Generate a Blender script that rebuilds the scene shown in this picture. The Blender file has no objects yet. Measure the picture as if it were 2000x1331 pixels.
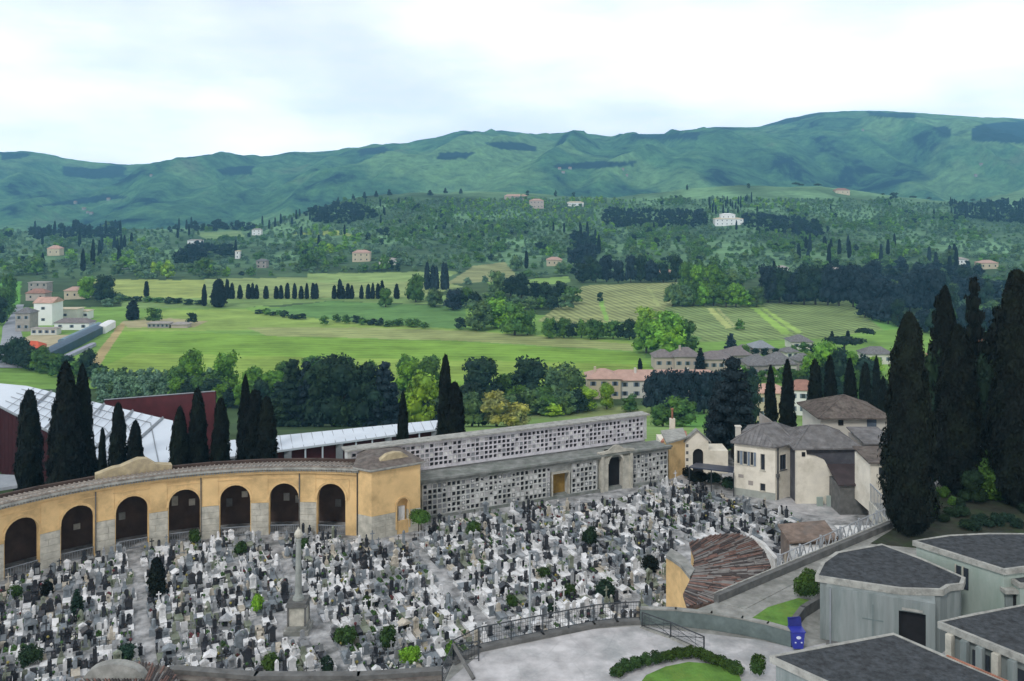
import bpy, math, random
import numpy as np
from mathutils import Vector, Matrix
random.seed(7)
RG = np.random.default_rng(11)
C = bpy.context.scene.collection
SC = bpy.context.scene
R = math.radians
# ------------------------------------------------------------------ camera, sky, sun, exposure
H = 32.0            # eye height above the cemetery ground (z = 0)
FP = 1800.0         # focal length in pixels of the 2000 px wide photograph
VH = 380.0          # pixel row of the horizon
cam = bpy.data.cameras.new('camera'); co = bpy.data.objects.new('camera', cam); C.objects.link(co)
co.location = (0, 0, H); co.rotation_euler = (R(90), 0, 0)
cam.sensor_width = 36; cam.lens = 36*FP/2000; cam.shift_y = -(665.5-VH)/2000
cam.clip_start = 0.5; cam.clip_end = 30000
SC.camera = co
w = bpy.data.worlds.new('World'); SC.world = w; w.use_nodes = True
nt = w.node_tree; nt.nodes.clear()
def N(t, ty, **k):
    n = t.nodes.new(ty)
    for a, b in k.items(): setattr(n, a, b)
    return n
out = N(nt, 'ShaderNodeOutputWorld'); bg = N(nt, 'ShaderNodeBackground'); bg.inputs[1].default_value = 0.1
sky = N(nt, 'ShaderNodeTexSky', sky_type='NISHITA', sun_disc=False)
SUN_EL, SUN_AZ = R(42), R(208)
sky.sun_elevation = SUN_EL; sky.sun_rotation = SUN_AZ; sky.altitude = 100
tc = N(nt, 'ShaderNodeTexCoord'); mp = N(nt, 'ShaderNodeMapping'); mp.inputs['Scale'].default_value = (1.0, 1.0, 3.2)
mp.inputs['Location'].default_value = (0.35, 0.1, 0.3)
mp.inputs['Rotation'].default_value = (0.0, R(8), 0)
no = N(nt, 'ShaderNodeTexNoise'); no.inputs['Scale'].default_value = 2.6; no.inputs['Detail'].default_value = 7; no.inputs['Roughness'].default_value = .5
rp = N(nt, 'ShaderNodeValToRGB')
e = rp.color_ramp.elements
e[0].position = .30; e[0].color = (9.4, 9.9, 11.4, 1); e[1].position = .60; e[1].color = (17.2, 16.6, 16.4, 1)
m_ = e.new(.42); m_.color = (11.8, 12.2, 13.3, 1)
m_ = e.new(.52); m_.color = (14.8, 14.8, 15.1, 1)
mx = N(nt, 'ShaderNodeMixRGB'); mx.inputs[0].default_value = .93
L = nt.links.new
L(tc.outputs['Generated'], mp.inputs[0]); L(mp.outputs[0], no.inputs['Vector']); L(no.outputs[0], rp.inputs[0])
sx_ = N(nt, 'ShaderNodeSeparateXYZ'); L(tc.outputs['Generated'], sx_.inputs[0])
hr = N(nt, 'ShaderNodeMapRange'); hr.inputs[1].default_value = 0.0; hr.inputs[2].default_value = .42; hr.inputs[3].default_value = 1.50; hr.inputs[4].default_value = .62; L(sx_.outputs[2], hr.inputs[0])
hv_ = N(nt, 'ShaderNodeVectorMath', operation='SCALE')
L(sky.outputs[0], mx.inputs[1]); L(rp.outputs[0], mx.inputs[2]); L(mx.outputs[0], hv_.inputs[0]); L(hr.outputs[0], hv_.inputs['Scale']); L(hv_.outputs[0], bg.inputs[0]); L(bg.outputs[0], out.inputs[0])
sl = bpy.data.lights.new('sun', 'SUN'); sl.energy = 1.5; sl.angle = R(10); sl.color = (1, .99, .97)
so = bpy.data.objects.new('sun', sl); C.objects.link(so)
sd = Vector((math.sin(SUN_AZ)*math.cos(SUN_EL), math.cos(SUN_AZ)*math.cos(SUN_EL), math.sin(SUN_EL)))
so.rotation_euler = sd.to_track_quat('Z', 'Y').to_euler()
vs = SC.view_settings; vs.view_transform = 'Standard'; vs.look = 'None'; vs.gamma = 1; vs.exposure = -0.06
SC.cycles.max_bounces = 6; SC.cycles.transparent_max_bounces = 12; SC.cycles.volume_bounces = 0
# ------------------------------------------------------------------ helpers
def P(u, v, Y): return Vector(((u-1000)/FP*Y, Y, H-(v-VH)/FP*Y))
def PG(u, v, z=0.0):
    Y = (H-z)*FP/(v-VH); return Vector(((u-1000)/FP*Y, Y, z))
def tag(o, label=None, cat=None, group=None, kind=None):
    if label: o['label'] = label
    if cat: o['category'] = cat
    if group: o['group'] = group
    if kind: o['kind'] = kind
    return o
def thing(name, label, cat, loc=(0,0,0), rz=0.0, group=None):
    o = bpy.data.objects.new(name, None); C.objects.link(o); o.location = loc; o.rotation_euler = (0,0,rz)
    o.empty_display_size = .3
    return tag(o, label, cat, group)
_O1 = ['', 'first','second','third','fourth','fifth','sixth','seventh','eighth','ninth','tenth','eleventh','twelfth','thirteenth','fourteenth','fifteenth','sixteenth','seventeenth','eighteenth','nineteenth']
_T = ['', '', 'twenty','thirty','forty','fifty','sixty','seventy','eighty','ninety']
_TO = ['', '', 'twentieth','thirtieth','fortieth','fiftieth','sixtieth','seventieth','eightieth','ninetieth']
def ordw(n):
    if n < 20: return _O1[n]
    if n < 100: return _TO[n//10] if n % 10 == 0 else _T[n//10]+' '+_O1[n%10]
    return 'hundred and '+(ordw(n-100) if n > 100 else '')
# ---- materials
MATS = {}
def mat(name, col, rough=.85, var=.25, scale=3.0, bump=0.0, bscale=None, spec=.3, coords='pos', rand=0.0, stain=None, stain_scale=.6, metal=0.0, zs=1.0, warm=0):
    """procedural: base colour * noise, optional per-object brightness, stains and bump"""
    if name in MATS: return MATS[name]
    m = bpy.data.materials.new(name); m.use_nodes = True; t = m.node_tree; b = t.nodes['Principled BSDF']
    b.inputs['Roughness'].default_value = rough; b.inputs['Specular IOR Level'].default_value = spec; b.inputs['Metallic'].default_value = metal
    if coords == 'pos': src = N(t, 'ShaderNodeNewGeometry').outputs['Position']
    else: src = N(t, 'ShaderNodeTexCoord').outputs['Object']
    mp = N(t, 'ShaderNodeMapping'); mp.inputs['Scale'].default_value = (1, 1, zs); t.links.new(src, mp.inputs[0]); src = mp.outputs[0]
    n = N(t, 'ShaderNodeTexNoise'); n.inputs['Scale'].default_value = scale; n.inputs['Detail'].default_value = 6; n.inputs['Roughness'].default_value = .6
    t.links.new(src, n.inputs['Vector'])
    r = N(t, 'ShaderNodeMapRange'); r.inputs[1].default_value = .3; r.inputs[2].default_value = .7
    r.inputs[3].default_value = 1-var; r.inputs[4].default_value = 1+var
    t.links.new(n.outputs[0], r.inputs[0])
    fac = r.outputs[0]
    if rand > 0:
        oi = N(t, 'ShaderNodeObjectInfo'); r2 = N(t, 'ShaderNodeMapRange'); r2.inputs[3].default_value = 1-rand; r2.inputs[4].default_value = 1+rand
        t.links.new(oi.outputs['Random'], r2.inputs[0]); mm = N(t, 'ShaderNodeMath', operation='MULTIPLY')
        t.links.new(fac, mm.inputs[0]); t.links.new(r2.outputs[0], mm.inputs[1]); fac = mm.outputs[0]
    vm = N(t, 'ShaderNodeVectorMath', operation='SCALE'); vm.inputs[0].default_value = col[:3]; t.links.new(fac, vm.inputs['Scale'])
    colout = vm.outputs[0]
    if stain:
        n2 = N(t, 'ShaderNodeTexNoise'); n2.inputs['Scale'].default_value = stain_scale; n2.inputs['Detail'].default_value = 8; n2.inputs['Roughness'].default_value = .7
        t.links.new(src, n2.inputs['Vector']); r3 = N(t, 'ShaderNodeMapRange'); r3.inputs[1].default_value = .48; r3.inputs[2].default_value = .68; r3.inputs[4].default_value = .75
        t.links.new(n2.outputs[0], r3.inputs[0]); mc = N(t, 'ShaderNodeMixRGB'); t.links.new(r3.outputs[0], mc.inputs[0]); t.links.new(colout, mc.inputs[1]); mc.inputs[2].default_value = (*stain, 1); colout = mc.outputs[0]
    t.links.new(colout, b.inputs['Base Color'])
    if bump:
        n3 = N(t, 'ShaderNodeTexNoise'); n3.inputs['Scale'].default_value = bscale or scale*3; n3.inputs['Detail'].default_value = 5
        t.links.new(src, n3.inputs['Vector']); bp = N(t, 'ShaderNodeBump'); bp.inputs['Distance'].default_value = bump; bp.inputs['Strength'].default_value = .8
        t.links.new(n3.outputs[0], bp.inputs['Height']); t.links.new(bp.outputs[0], b.inputs['Normal'])
    MATS[name] = m; return m
def leafmat(name, col, var=.35, isl=.35, clump=1.2, hue=(1.25, 1.1, .6)):
    if name in MATS: return MATS[name]
    m = bpy.data.materials.new(name); m.use_nodes = True; t = m.node_tree; b = t.nodes['Principled BSDF']
    b.inputs['Roughness'].default_value = .75; b.inputs['Specular IOR Level'].default_value = .15
    g = N(t, 'ShaderNodeNewGeometry'); oi = N(t, 'ShaderNodeObjectInfo')
    n = N(t, 'ShaderNodeTexNoise'); n.inputs['Scale'].default_value = 1/clump; n.inputs['Detail'].default_value = 3; t.links.new(g.outputs['Position'], n.inputs['Vector'])
    def mr(s, a, b_, c0=0, c1=1):
        r = N(t, 'ShaderNodeMapRange'); r.inputs[1].default_value = c0; r.inputs[2].default_value = c1; r.inputs[3].default_value = a; r.inputs[4].default_value = b_; t.links.new(s, r.inputs[0]); return r.outputs[0]
    def mul(a, b_):
        k = N(t, 'ShaderNodeMath', operation='MULTIPLY'); t.links.new(a, k.inputs[0]); t.links.new(b_, k.inputs[1]); return k.outputs[0]
    f = mul(mul(mr(n.outputs[0], 1-var, 1+var, .3, .7), mr(oi.outputs['Random'], .75, 1.25)), mr(g.outputs['Random Per Island'], 1-isl, 1+isl))
    mc = N(t, 'ShaderNodeMixRGB'); mc.inputs[1].default_value = (*col, 1); mc.inputs[2].default_value = (col[0]*hue[0], col[1]*hue[1], col[2]*hue[2], 1)
    n2 = N(t, 'ShaderNodeTexNoise'); n2.inputs['Scale'].default_value = .35/clump; t.links.new(g.outputs['Position'], n2.inputs['Vector'])
    t.links.new(mr(n2.outputs[0], 0, 1, .4, .6), mc.inputs[0])
    vm = N(t, 'ShaderNodeVectorMath', operation='SCALE'); t.links.new(mc.outputs[0], vm.inputs[0]); t.links.new(f, vm.inputs['Scale']); t.links.new(vm.outputs[0], b.inputs['Base Color'])
    MATS[name] = m; return m
# ---- mesh builder
class MB:
    def __init__(s, M=None): s.v = []; s.f = []; s.m = []; s.mats = []; s.M = M or Matrix.Identity(4); s.c = 0
    def use(s, m):
        if m not in s.mats: s.mats.append(m)
        s.c = s.mats.index(m); return s
    def add(s, vs, fs):
        b = len(s.v); s.v += [tuple(s.M @ Vector(p)) for p in vs]; s.f += [tuple(i+b for i in f) for f in fs]; s.m += [s.c]*len(fs); return s
    def box(s, x0, x1, y0, y1, z0, z1):
        return s.add([(x0,y0,z0),(x1,y0,z0),(x1,y1,z0),(x0,y1,z0),(x0,y0,z1),(x1,y0,z1),(x1,y1,z1),(x0,y1,z1)],
                     [(0,3,2,1),(4,5,6,7),(0,1,5,4),(1,2,6,5),(2,3,7,6),(3,0,4,7)])
    def cb(s, x, y, z, sx, sy, sz, rz=0):
        M = s.M; s.M = M @ Matrix.Translation((x,y,z)) @ Matrix.Rotation(rz, 4, 'Z'); s.box(-sx/2, sx/2, -sy/2, sy/2, 0, sz); s.M = M; return s
    def prism(s, poly, z0, z1):      # poly list of (x,y) CCW; z0/z1 scalars or lists
        n = len(poly); a = z0 if isinstance(z0, (list, tuple)) else [z0]*n; b = z1 if isinstance(z1, (list, tuple)) else [z1]*n
        ar = sum(poly[i][0]*poly[(i+1)%n][1]-poly[(i+1)%n][0]*poly[i][1] for i in range(n))
        if ar < 0: poly = poly[::-1]; a = a[::-1]; b = b[::-1]
        vs = [(p[0],p[1],a[i]) for i,p in enumerate(poly)]+[(p[0],p[1],b[i]) for i,p in enumerate(poly)]
        fs = [tuple(range(n-1,-1,-1)), tuple(range(n,2*n))]+[(i,(i+1)%n,n+(i+1)%n,n+i) for i in range(n)]
        return s.add(vs, fs)
    def slab(s, poly, y0, y1):       # poly in the x-z plane, extruded along y (front y0 < y1)
        n = len(poly); ar = sum(poly[i][0]*poly[(i+1)%n][1]-poly[(i+1)%n][0]*poly[i][1] for i in range(n))
        if ar < 0: poly = poly[::-1]
        vs = [(p[0],y0,p[1]) for p in poly]+[(p[0],y1,p[1]) for p in poly]
        fs = [tuple(range(n)), tuple(range(2*n-1,n-1,-1))]+[((i+1)%n,i,n+i,n+(i+1)%n) for i in range(n)]
        return s.add(vs, fs)
    def lathe(s, prof, cx=0, cy=0, n=10, cap=True):   # prof list of (r,z)
        vs = []; fs = []
        for r, z in prof:
            for k in range(n): a = 2*math.pi*k/n; vs.append((cx+r*math.cos(a), cy+r*math.sin(a), z))
        for j in range(len(prof)-1):
            for k in range(n): fs.append((j*n+k, j*n+(k+1)%n, (j+1)*n+(k+1)%n, (j+1)*n+k))
        if cap: fs.append(tuple(range(n-1,-1,-1))); fs.append(tuple((len(prof)-1)*n+k for k in range(n)))
        return s.add(vs, fs)
    def bar(s, a, b, r=.03, n=4, r2=None):
        a = Vector(a); b = Vector(b); d = b-a; l = d.length
        if l < 1e-6: return s
        M = s.M; s.M = M @ Matrix.Translation(a) @ d.to_track_quat('Z','Y').to_matrix().to_4x4(); s.lathe([(r,0),(r2 if r2 is not None else r,l)], n=n); s.M = M; return s
    def quad(s, *p): return s.add(p, [tuple(range(len(p)))])
    def build(s, name, parent=None, off=None, smooth=False):
        me = bpy.data.meshes.new(name)
        V = s.v
        if off is not None: V = [(p[0]-off[0], p[1]-off[1], p[2]-off[2]) for p in V]
        me.from_pydata(V, [], s.f)
        for m in s.mats: me.materials.append(m)
        if len(s.mats) > 1: me.polygons.foreach_set('material_index', s.m)
        if smooth: me.polygons.foreach_set('use_smooth', [True]*len(s.f))
        me.update()
        o = bpy.data.objects.new(name, me); C.objects.link(o)
        if parent: o.parent = parent
        return o
def part(mb, name, root, smooth=False, parent=None):
    """mesh in world coordinates hung under a root Empty (unrotated) at root.location"""
    return mb.build(name, parent or root, root.location, smooth)
def npmesh(name, V, F, mats, mi=None, attr=None, smooth=False):
    me = bpy.data.meshes.new(name); V = np.asarray(V, np.float32); F = np.asarray(F, np.int32); k = F.shape[1]
    me.vertices.add(len(V)); me.vertices.foreach_set('co', V.ravel()); me.loops.add(F.size); me.loops.foreach_set('vertex_index', F.ravel())
    me.polygons.add(len(F)); me.polygons.foreach_set('loop_start', np.arange(0, F.size, k, dtype=np.int32)); me.polygons.foreach_set('loop_total', np.full(len(F), k, np.int32))
    for m in mats: me.materials.append(m)
    if mi is not None: me.polygons.foreach_set('material_index', np.asarray(mi, np.int32))
    if smooth: me.polygons.foreach_set('use_smooth', np.ones(len(F), bool))
    if attr is not None:
        a = me.color_attributes.new('land', 'FLOAT_COLOR', 'POINT'); a.data.foreach_set('color', np.asarray(attr, np.float32).ravel())
    me.update(calc_edges=True); me.validate(); return me
def link(name, me, parent=None, loc=(0,0,0)):
    o = bpy.data.objects.new(name, me); C.objects.link(o); o.location = loc
    if parent: o.parent = parent
    return o
# ---- value noise
def _h(ix, iy, s): 
    n = (ix.astype(np.int64)*374761393 + iy.astype(np.int64)*668265263 + s*1442695041) & 0xffffffff
    n = ((n ^ (n >> 13))*1274126177) & 0xffffffff; n = n ^ (n >> 16); return (n & 0xffff)/65535.0
def vn(x, y, s=0):
    x = np.asarray(x, float); y = np.asarray(y, float); ix = np.floor(x); iy = np.floor(y); fx = x-ix; fy = y-iy; fx = fx*fx*(3-2*fx); fy = fy*fy*(3-2*fy)
    a = _h(ix,iy,s); b = _h(ix+1,iy,s); c = _h(ix,iy+1,s); d = _h(ix+1,iy+1,s)
    return (a+(b-a)*fx)*(1-fy)+(c+(d-c)*fx)*fy
def fbm(x, y, o=4, s=0):
    t = 0; a = .5
    for k in range(o): t = t+a*(vn(x, y, s+k)-.5)*2; x = np.asarray(x)*2.03+17; y = np.asarray(y)*2.03+9; a *= .5
    return t
def inpoly(px, py, poly):
    px = np.asarray(px, float); py = np.asarray(py, float); r = np.zeros(np.broadcast(px, py).shape, bool); n = len(poly)
    for i in range(n):
        x0, y0 = poly[i]; x1, y1 = poly[(i+1)%n]
        if y0 == y1: continue
        c = ((y0 > py) != (y1 > py)) & (px < (x1-x0)*(py-y0)/(y1-y0)+x0); r ^= c
    return r
# ------------------------------------------------------------------ terrain (valley floor and middle hills)
CR_U = [-900, 0, 300, 520, 600, 700, 800, 1000, 1200, 1350, 1450, 1600, 1700, 1800, 1900, 2000, 2900]
CR_V = [452, 452, 446, 440, 412, 388, 374, 380, 388, 368, 366, 368, 382, 394, 398, 396, 396]
def ground_v(u, Y):
    """row at which flat-looking terrain lies, a smooth function of bearing and distance; gives the height field below"""
    cr = np.interp(u, CR_U, CR_V)
    right = np.clip((u-1250)/100, 0, 1)
    ks = [95, 108, 125, 150, 200, 260, 330, 370, 430, 520, 640, 770, 950]
    zl = [-1.5, -6, -8, -10, -20, -35, -50]; zr = [-.3, -.3, -1.5, -9, -20, -35, -50]
    cols = []
    for i, k in enumerate(ks):
        if i < 7: v0 = VH+(H-zl[i])*FP/k; v1 = VH+(H-zr[i])*FP/k; cols.append(v0*(1-right)+v1*right)
        else: cols.append(np.full_like(np.asarray(u, float), [780, 723, 664, 611, 565, 532][i-7]))
    cols.append(cr+.66*(532-cr)); ks.append(1200)
    cols.append(cr+.30*(532-cr)); ks.append(1500)
    cols.append(cr+.0); ks.append(1800)
    rh = np.clip((u-1800)/250, 0, 4)
    cols.append(cr+26-rh*62); ks.append(2300)
    cols.append(cr+60-rh*30); ks.append(2800)
    ks = np.array(ks); A = np.stack(cols, -1); Y = np.asarray(Y, float)
    i = np.clip(np.searchsorted(ks, Y)-1, 0, len(ks)-2); t = np.clip((Y-ks[i])/(ks[i+1]-ks[i]), 0, 1)
    a = np.take_along_axis(A, np.asarray(i)[..., None], -1)[..., 0]; b = np.take_along_axis(A, np.asarray(i+1)[..., None], -1)[..., 0]
    # linear in height, not in rows
    za = H-(a-VH)/FP*ks[i]; zb = H-(b-VH)/FP*ks[i+1]
    z = za+(zb-za)*t
    x = (u-1000)/FP*Y
    z = z + fbm(x/160, Y/160, 4, 3)*np.clip((Y-640)/500, 0, 1)*14 + fbm(x/60, Y/60, 3, 8)*np.clip((Y-330)/300, 0, 1)*1.2
    return z
def gz(u, Y):
    u = np.atleast_1d(np.asarray(u, float)); Y = np.atleast_1d(np.asarray(Y, float)); u, Y = np.broadcast_arrays(u, Y)
    return ground_v(u.astype(float), Y)
_YG = np.concatenate([np.arange(100, 330, 5), np.geomspace(330, 2700, 420)])
def hit(u, v, ymin=300):
    z = gz(np.full(len(_YG), float(u)), _YG); vv = VH+(H-z)*FP/_YG
    ok = (vv <= v) & (_YG >= ymin); i = int(np.argmax(ok)) if ok.any() else len(_YG)-1
    if i > 0 and not ok[i-1] and _YG[i-1] >= ymin:
        a, b = vv[i-1], vv[i]; t = (a-v)/(a-b) if a != b else 1; Y = _YG[i-1]+(_YG[i]-_YG[i-1])*t
    else: Y = _YG[i]
    return float(Y)
def GP(u, v, ymin=300):
    Y = hit(u, v, ymin); return Vector(((u-1000)/FP*Y, Y, float(gz(u, Y)[0])))
G_BR = (.20,.34,.055); G_YL = (.30,.37,.09); G_MD = (.13,.26,.06); G_DK = (.09,.17,.05); G_TN = (.29,.32,.12); G_OL = (.10,.15,.07); SOIL = (.32,.27,.17)
FIELDS = [ # (polygon in plan, drawn as seen from the viewpoint), colour, stripe strength
 ([(-900,760),(-900,600),(150,600),(480,600),(905,600),(1300,640),(2900,650),(2900,760)], (.185,.32,.07), .25),
 ([(140,740),(232,642),(500,655),(900,668),(1240,690),(1300,745),(900,760)], G_BR, .35),
 ([(150,740),(260,690),(700,700),(1240,712),(1290,745)], (.25,.36,.07), .3),
 ([(225,648),(310,606),(470,604),(560,618),(905,645),(1240,668),(1240,676),(900,662),(500,645)], (.27,.38,.09), .3),
 ([(480,640),(700,640),(900,646),(1235,672),(1235,686),(900,666),(520,656)], (.30,.34,.13), .5),
 ([(495,607),(640,588),(910,600),(905,643),(780,636),(640,624)], (.13,.25,.075), .2),
 ([(230,580),(905,578),(905,598),(640,588),(470,602),(240,602)], (.2,.3,.1), .3),
 ([(170,545),(400,548),(400,582),(240,582)], (.32,.38,.11), .2),
 ([(400,545),(820,540),(905,560),(820,580),(400,585)], (.28,.35,.13), .3),
 ([(600,535),(900,530),(860,550),(600,552)], (.26,.36,.12), .2),
 ([(1050,628),(1140,558),(1328,551),(1312,602),(1300,625),(1120,632)], (.27,.30,.125), .8),
 ([(1300,600),(1480,592),(1665,587),(1755,640),(1600,662),(1350,668),(1290,660)], (.20,.27,.10), .8),
 ([(1380,603),(1392,602),(1432,640),(1418,642)], (.42,.47,.17), 0), ([(1398,602),(1404,602),(1440,640),(1434,641)], (.36,.40,.17), 0),
 ([(1463,598),(1473,597),(1548,652),(1528,654)], (.30,.47,.10), 0), ([(1478,596),(1485,596),(1568,650),(1556,652)], (.33,.48,.12), 0),
 ([(1655,588),(1672,590),(1760,642),(1725,645)], (.17,.36,.08), 0),
 ([(1168,585),(1176,585),(1190,628),(1182,628)], (.24,.42,.09), 0), ([(1262,560),(1268,560),(1290,600),(1283,600)], (.33,.38,.15), 0),
 ([(925,520),(985,512),(1010,540),(960,550),(870,555)], (.27,.29,.13), .4), ([(950,552),(1110,540),(1115,552),(965,562)], (.24,.38,.10), .2),
 ([(-900,552),(42,550),(38,600),(-900,605)], (.12,.30,.05), .1),
 ([(1900,592),(1968,612),(1950,655),(1900,642)], (.14,.28,.09), .1),
 ([(880,770),(1150,790),(1420,800),(1600,770),(1800,800),(1700,870),(880,870)], (.21,.32,.10), .3),
 ([(1060,790),(1270,800),(1270,815),(1000,812)], (.26,.31,.12), .2),
 ([(1300,795),(1420,810),(1400,840),(1300,830)], (.14,.32,.07), 0),
 ([(1415,560),(1500,575),(1415,590)], G_MD, 0),
 ([(640,445),(560,458),(700,462)], G_YL, 0), ([(380,455),(470,452),(480,464),(400,468)], (.2,.3,.12), 0),
 ([(150,740),(178,740),(248,632),(236,630)], (.42,.33,.16), 0),
 ([(235,628),(330,622),(405,628),(380,640),(250,640)], (.40,.36,.2), 0),
 ([(1250,668),(1300,640),(1370,660),(1330,700),(1260,700)], (.14,.26,.07), .1),
]
def build_terrain():
    us = np.concatenate([np.arange(-900, -10, 25), np.arange(-10, 2010, 3.0), np.arange(2015, 2900, 25)])
    ys = np.concatenate([np.linspace(95, 330, 26), np.arange(336, 380, 6), 1800/np.linspace(1800/380, 1800/960, 170)*1.0, np.geomspace(965, 2800, 210)])
    ys = np.unique(ys)
    U, Yg = np.meshgrid(us, ys); z = ground_v(U, Yg); X = (U-1000)/FP*Yg
    V = np.stack([X, Yg, z], -1).reshape(-1, 3); nu = len(us); ny = len(ys)
    i, j = np.meshgrid(np.arange(nu-1), np.arange(ny-1)); a = (j*nu+i).ravel(); F = np.stack([a, a+1, a+nu+1, a+nu], -1)
    vv = VH+(H-z)*FP/Yg
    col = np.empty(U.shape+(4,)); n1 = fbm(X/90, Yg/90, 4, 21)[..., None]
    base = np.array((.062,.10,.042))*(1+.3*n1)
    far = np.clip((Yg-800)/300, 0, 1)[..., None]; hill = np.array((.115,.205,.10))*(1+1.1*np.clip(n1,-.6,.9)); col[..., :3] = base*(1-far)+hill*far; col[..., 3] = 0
    ju = U+2.5*fbm(X/9, Yg/9, 2, 5); jv = vv+1.2*fbm(X/9, Yg/9, 2, 6)
    for poly, c, st in FIELDS:
        m = inpoly(ju, jv, poly); col[m, :3] = c; col[m, 3] = st
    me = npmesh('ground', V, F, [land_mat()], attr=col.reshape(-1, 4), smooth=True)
    tag(link('ground', me), kind='structure')
def land_mat():
    m = bpy.data.materials.new('land'); m.use_nodes = True; t = m.node_tree; b = t.nodes['Principled BSDF']; b.inputs['Roughness'].default_value = .95; b.inputs['Specular IOR Level'].default_value = .05
    at = N(t, 'ShaderNodeAttribute', attribute_name='land'); g = N(t, 'ShaderNodeNewGeometry')
    n = N(t, 'ShaderNodeTexNoise'); n.inputs['Scale'].default_value = .035; n.inputs['Detail'].default_value = 9; n.inputs['Roughness'].default_value = .68
    mp = N(t, 'ShaderNodeMapping'); mp.inputs['Scale'].default_value = (1, 1.6, 1); mp.inputs['Rotation'].default_value = (0, 0, R(-12)); t.links.new(g.outputs['Position'], mp.inputs[0]); t.links.new(mp.outputs[0], n.inputs['Vector'])
    r = N(t, 'ShaderNodeMapRange'); r.inputs[1].default_value = .3; r.inputs[2].default_value = .7; r.inputs[3].default_value = .62; r.inputs[4].default_value = 1.36; t.links.new(n.outputs[0], r.inputs[0])
    wv = N(t, 'ShaderNodeTexWave', wave_type='BANDS', bands_direction='Y'); wv.inputs['Scale'].default_value = .045; wv.inputs['Distortion'].default_value = 3.5; wv.inputs['Detail'].default_value = 3; wv.inputs['Detail Scale'].default_value = .6
    mp2 = N(t, 'ShaderNodeMapping'); mp2.inputs['Rotation'].default_value = (0, 0, R(6)); t.links.new(g.outputs['Position'], mp2.inputs[0]); t.links.new(mp2.outputs[0], wv.inputs['Vector'])
    s = N(t, 'ShaderNodeMath', operation='SUBTRACT'); s.inputs[1].default_value = .5; t.links.new(wv.outputs['Fac'], s.inputs[0])
    s2 = N(t, 'ShaderNodeMath', operation='MULTIPLY'); t.links.new(s.outputs[0], s2.inputs[0]); t.links.new(at.outputs['Alpha'], s2.inputs[1])
    s3 = N(t, 'ShaderNodeMath', operation='MULTIPLY'); s3.inputs[1].default_value = .45; t.links.new(s2.outputs[0], s3.inputs[0])
    ad = N(t, 'ShaderNodeMath', operation='ADD'); t.links.new(r.outputs[0], ad.inputs[0]); t.links.new(s3.outputs[0], ad.inputs[1])
    wr = N(t, 'ShaderNodeTexWave', wave_type='BANDS', bands_direction='X'); wr.inputs['Scale'].default_value = .06; wr.inputs['Distortion'].default_value = .6; wr.inputs['Detail'].default_value = 2
    mp3 = N(t, 'ShaderNodeMapping'); mp3.inputs['Rotation'].default_value = (0, 0, R(-14)); t.links.new(g.outputs['Position'], mp3.inputs[0]); t.links.new(mp3.outputs[0], wr.inputs['Vector'])
    gt = N(t, 'ShaderNodeMath', operation='GREATER_THAN'); gt.inputs[1].default_value = .7; t.links.new(at.outputs['Alpha'], gt.inputs[0])
    sw = N(t, 'ShaderNodeMath', operation='SUBTRACT'); sw.inputs[1].default_value = .5; t.links.new(wr.outputs['Fac'], sw.inputs[0]); sg = N(t, 'ShaderNodeMath', operation='MULTIPLY'); t.links.new(sw.outputs[0], sg.inputs[0]); t.links.new(gt.outputs[0], sg.inputs[1])
    s4 = N(t, 'ShaderNodeMath', operation='MULTIPLY'); s4.inputs[1].default_value = .5; t.links.new(sg.outputs[0], s4.inputs[0]); ad0 = ad; ad = N(t, 'ShaderNodeMath', operation='ADD'); t.links.new(ad0.outputs[0], ad.inputs[0]); t.links.new(s4.outputs[0], ad.inputs[1])
    vm = N(t, 'ShaderNodeVectorMath', operation='SCALE'); t.links.new(at.outputs['Color'], vm.inputs[0]); t.links.new(ad.outputs[0], vm.inputs['Scale']); t.links.new(vm.outputs[0], b.inputs['Base Color'])
    return m
build_terrain()
# ------------------------------------------------------------------ far ridge
RI_U = [-900,-300, 0, 40, 120, 250, 400, 550, 650, 800, 870, 930, 980, 1050, 1120, 1200, 1230, 1300, 1400, 1480, 1540, 1600, 1700, 1800, 1900, 2000, 2400, 2900]
RI_V = [330, 318, 300, 298, 313, 322, 313, 302, 294, 280, 270, 260, 255, 264, 258, 268, 262, 261, 248, 248, 231, 220, 216, 222, 228, 233, 250, 270]
RWOODS = [[(125,324),(185,330),(240,322),(245,345),(190,350),(128,346)],[(945,280),(1000,277),(1045,286),(1040,296),(985,294)],[(1080,322),(1150,316),(1240,314),(1235,324),(1150,330),(1085,330)],[(1895,250),(1945,240),(2010,238),(2010,280),(1900,278)],[(1825,250),(1850,248),(1860,268),(1830,270)],
 [(1470,246),(1545,231),(1600,220),(1590,228),(1530,243)],[(1690,216),(1790,222),(1785,232),(1700,226)],[(1225,262),(1300,262),(1370,256),(1360,272),(1240,272)],[(700,292),(760,286),(755,300),(700,306)],[(0,300),(60,300),(60,308),(0,312)],[(60,405),(200,380),(260,386),(160,398)],[(860,300),(930,298),(910,310),(850,312)],[(420,330),(500,325),(490,340),(430,342)]]
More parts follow.
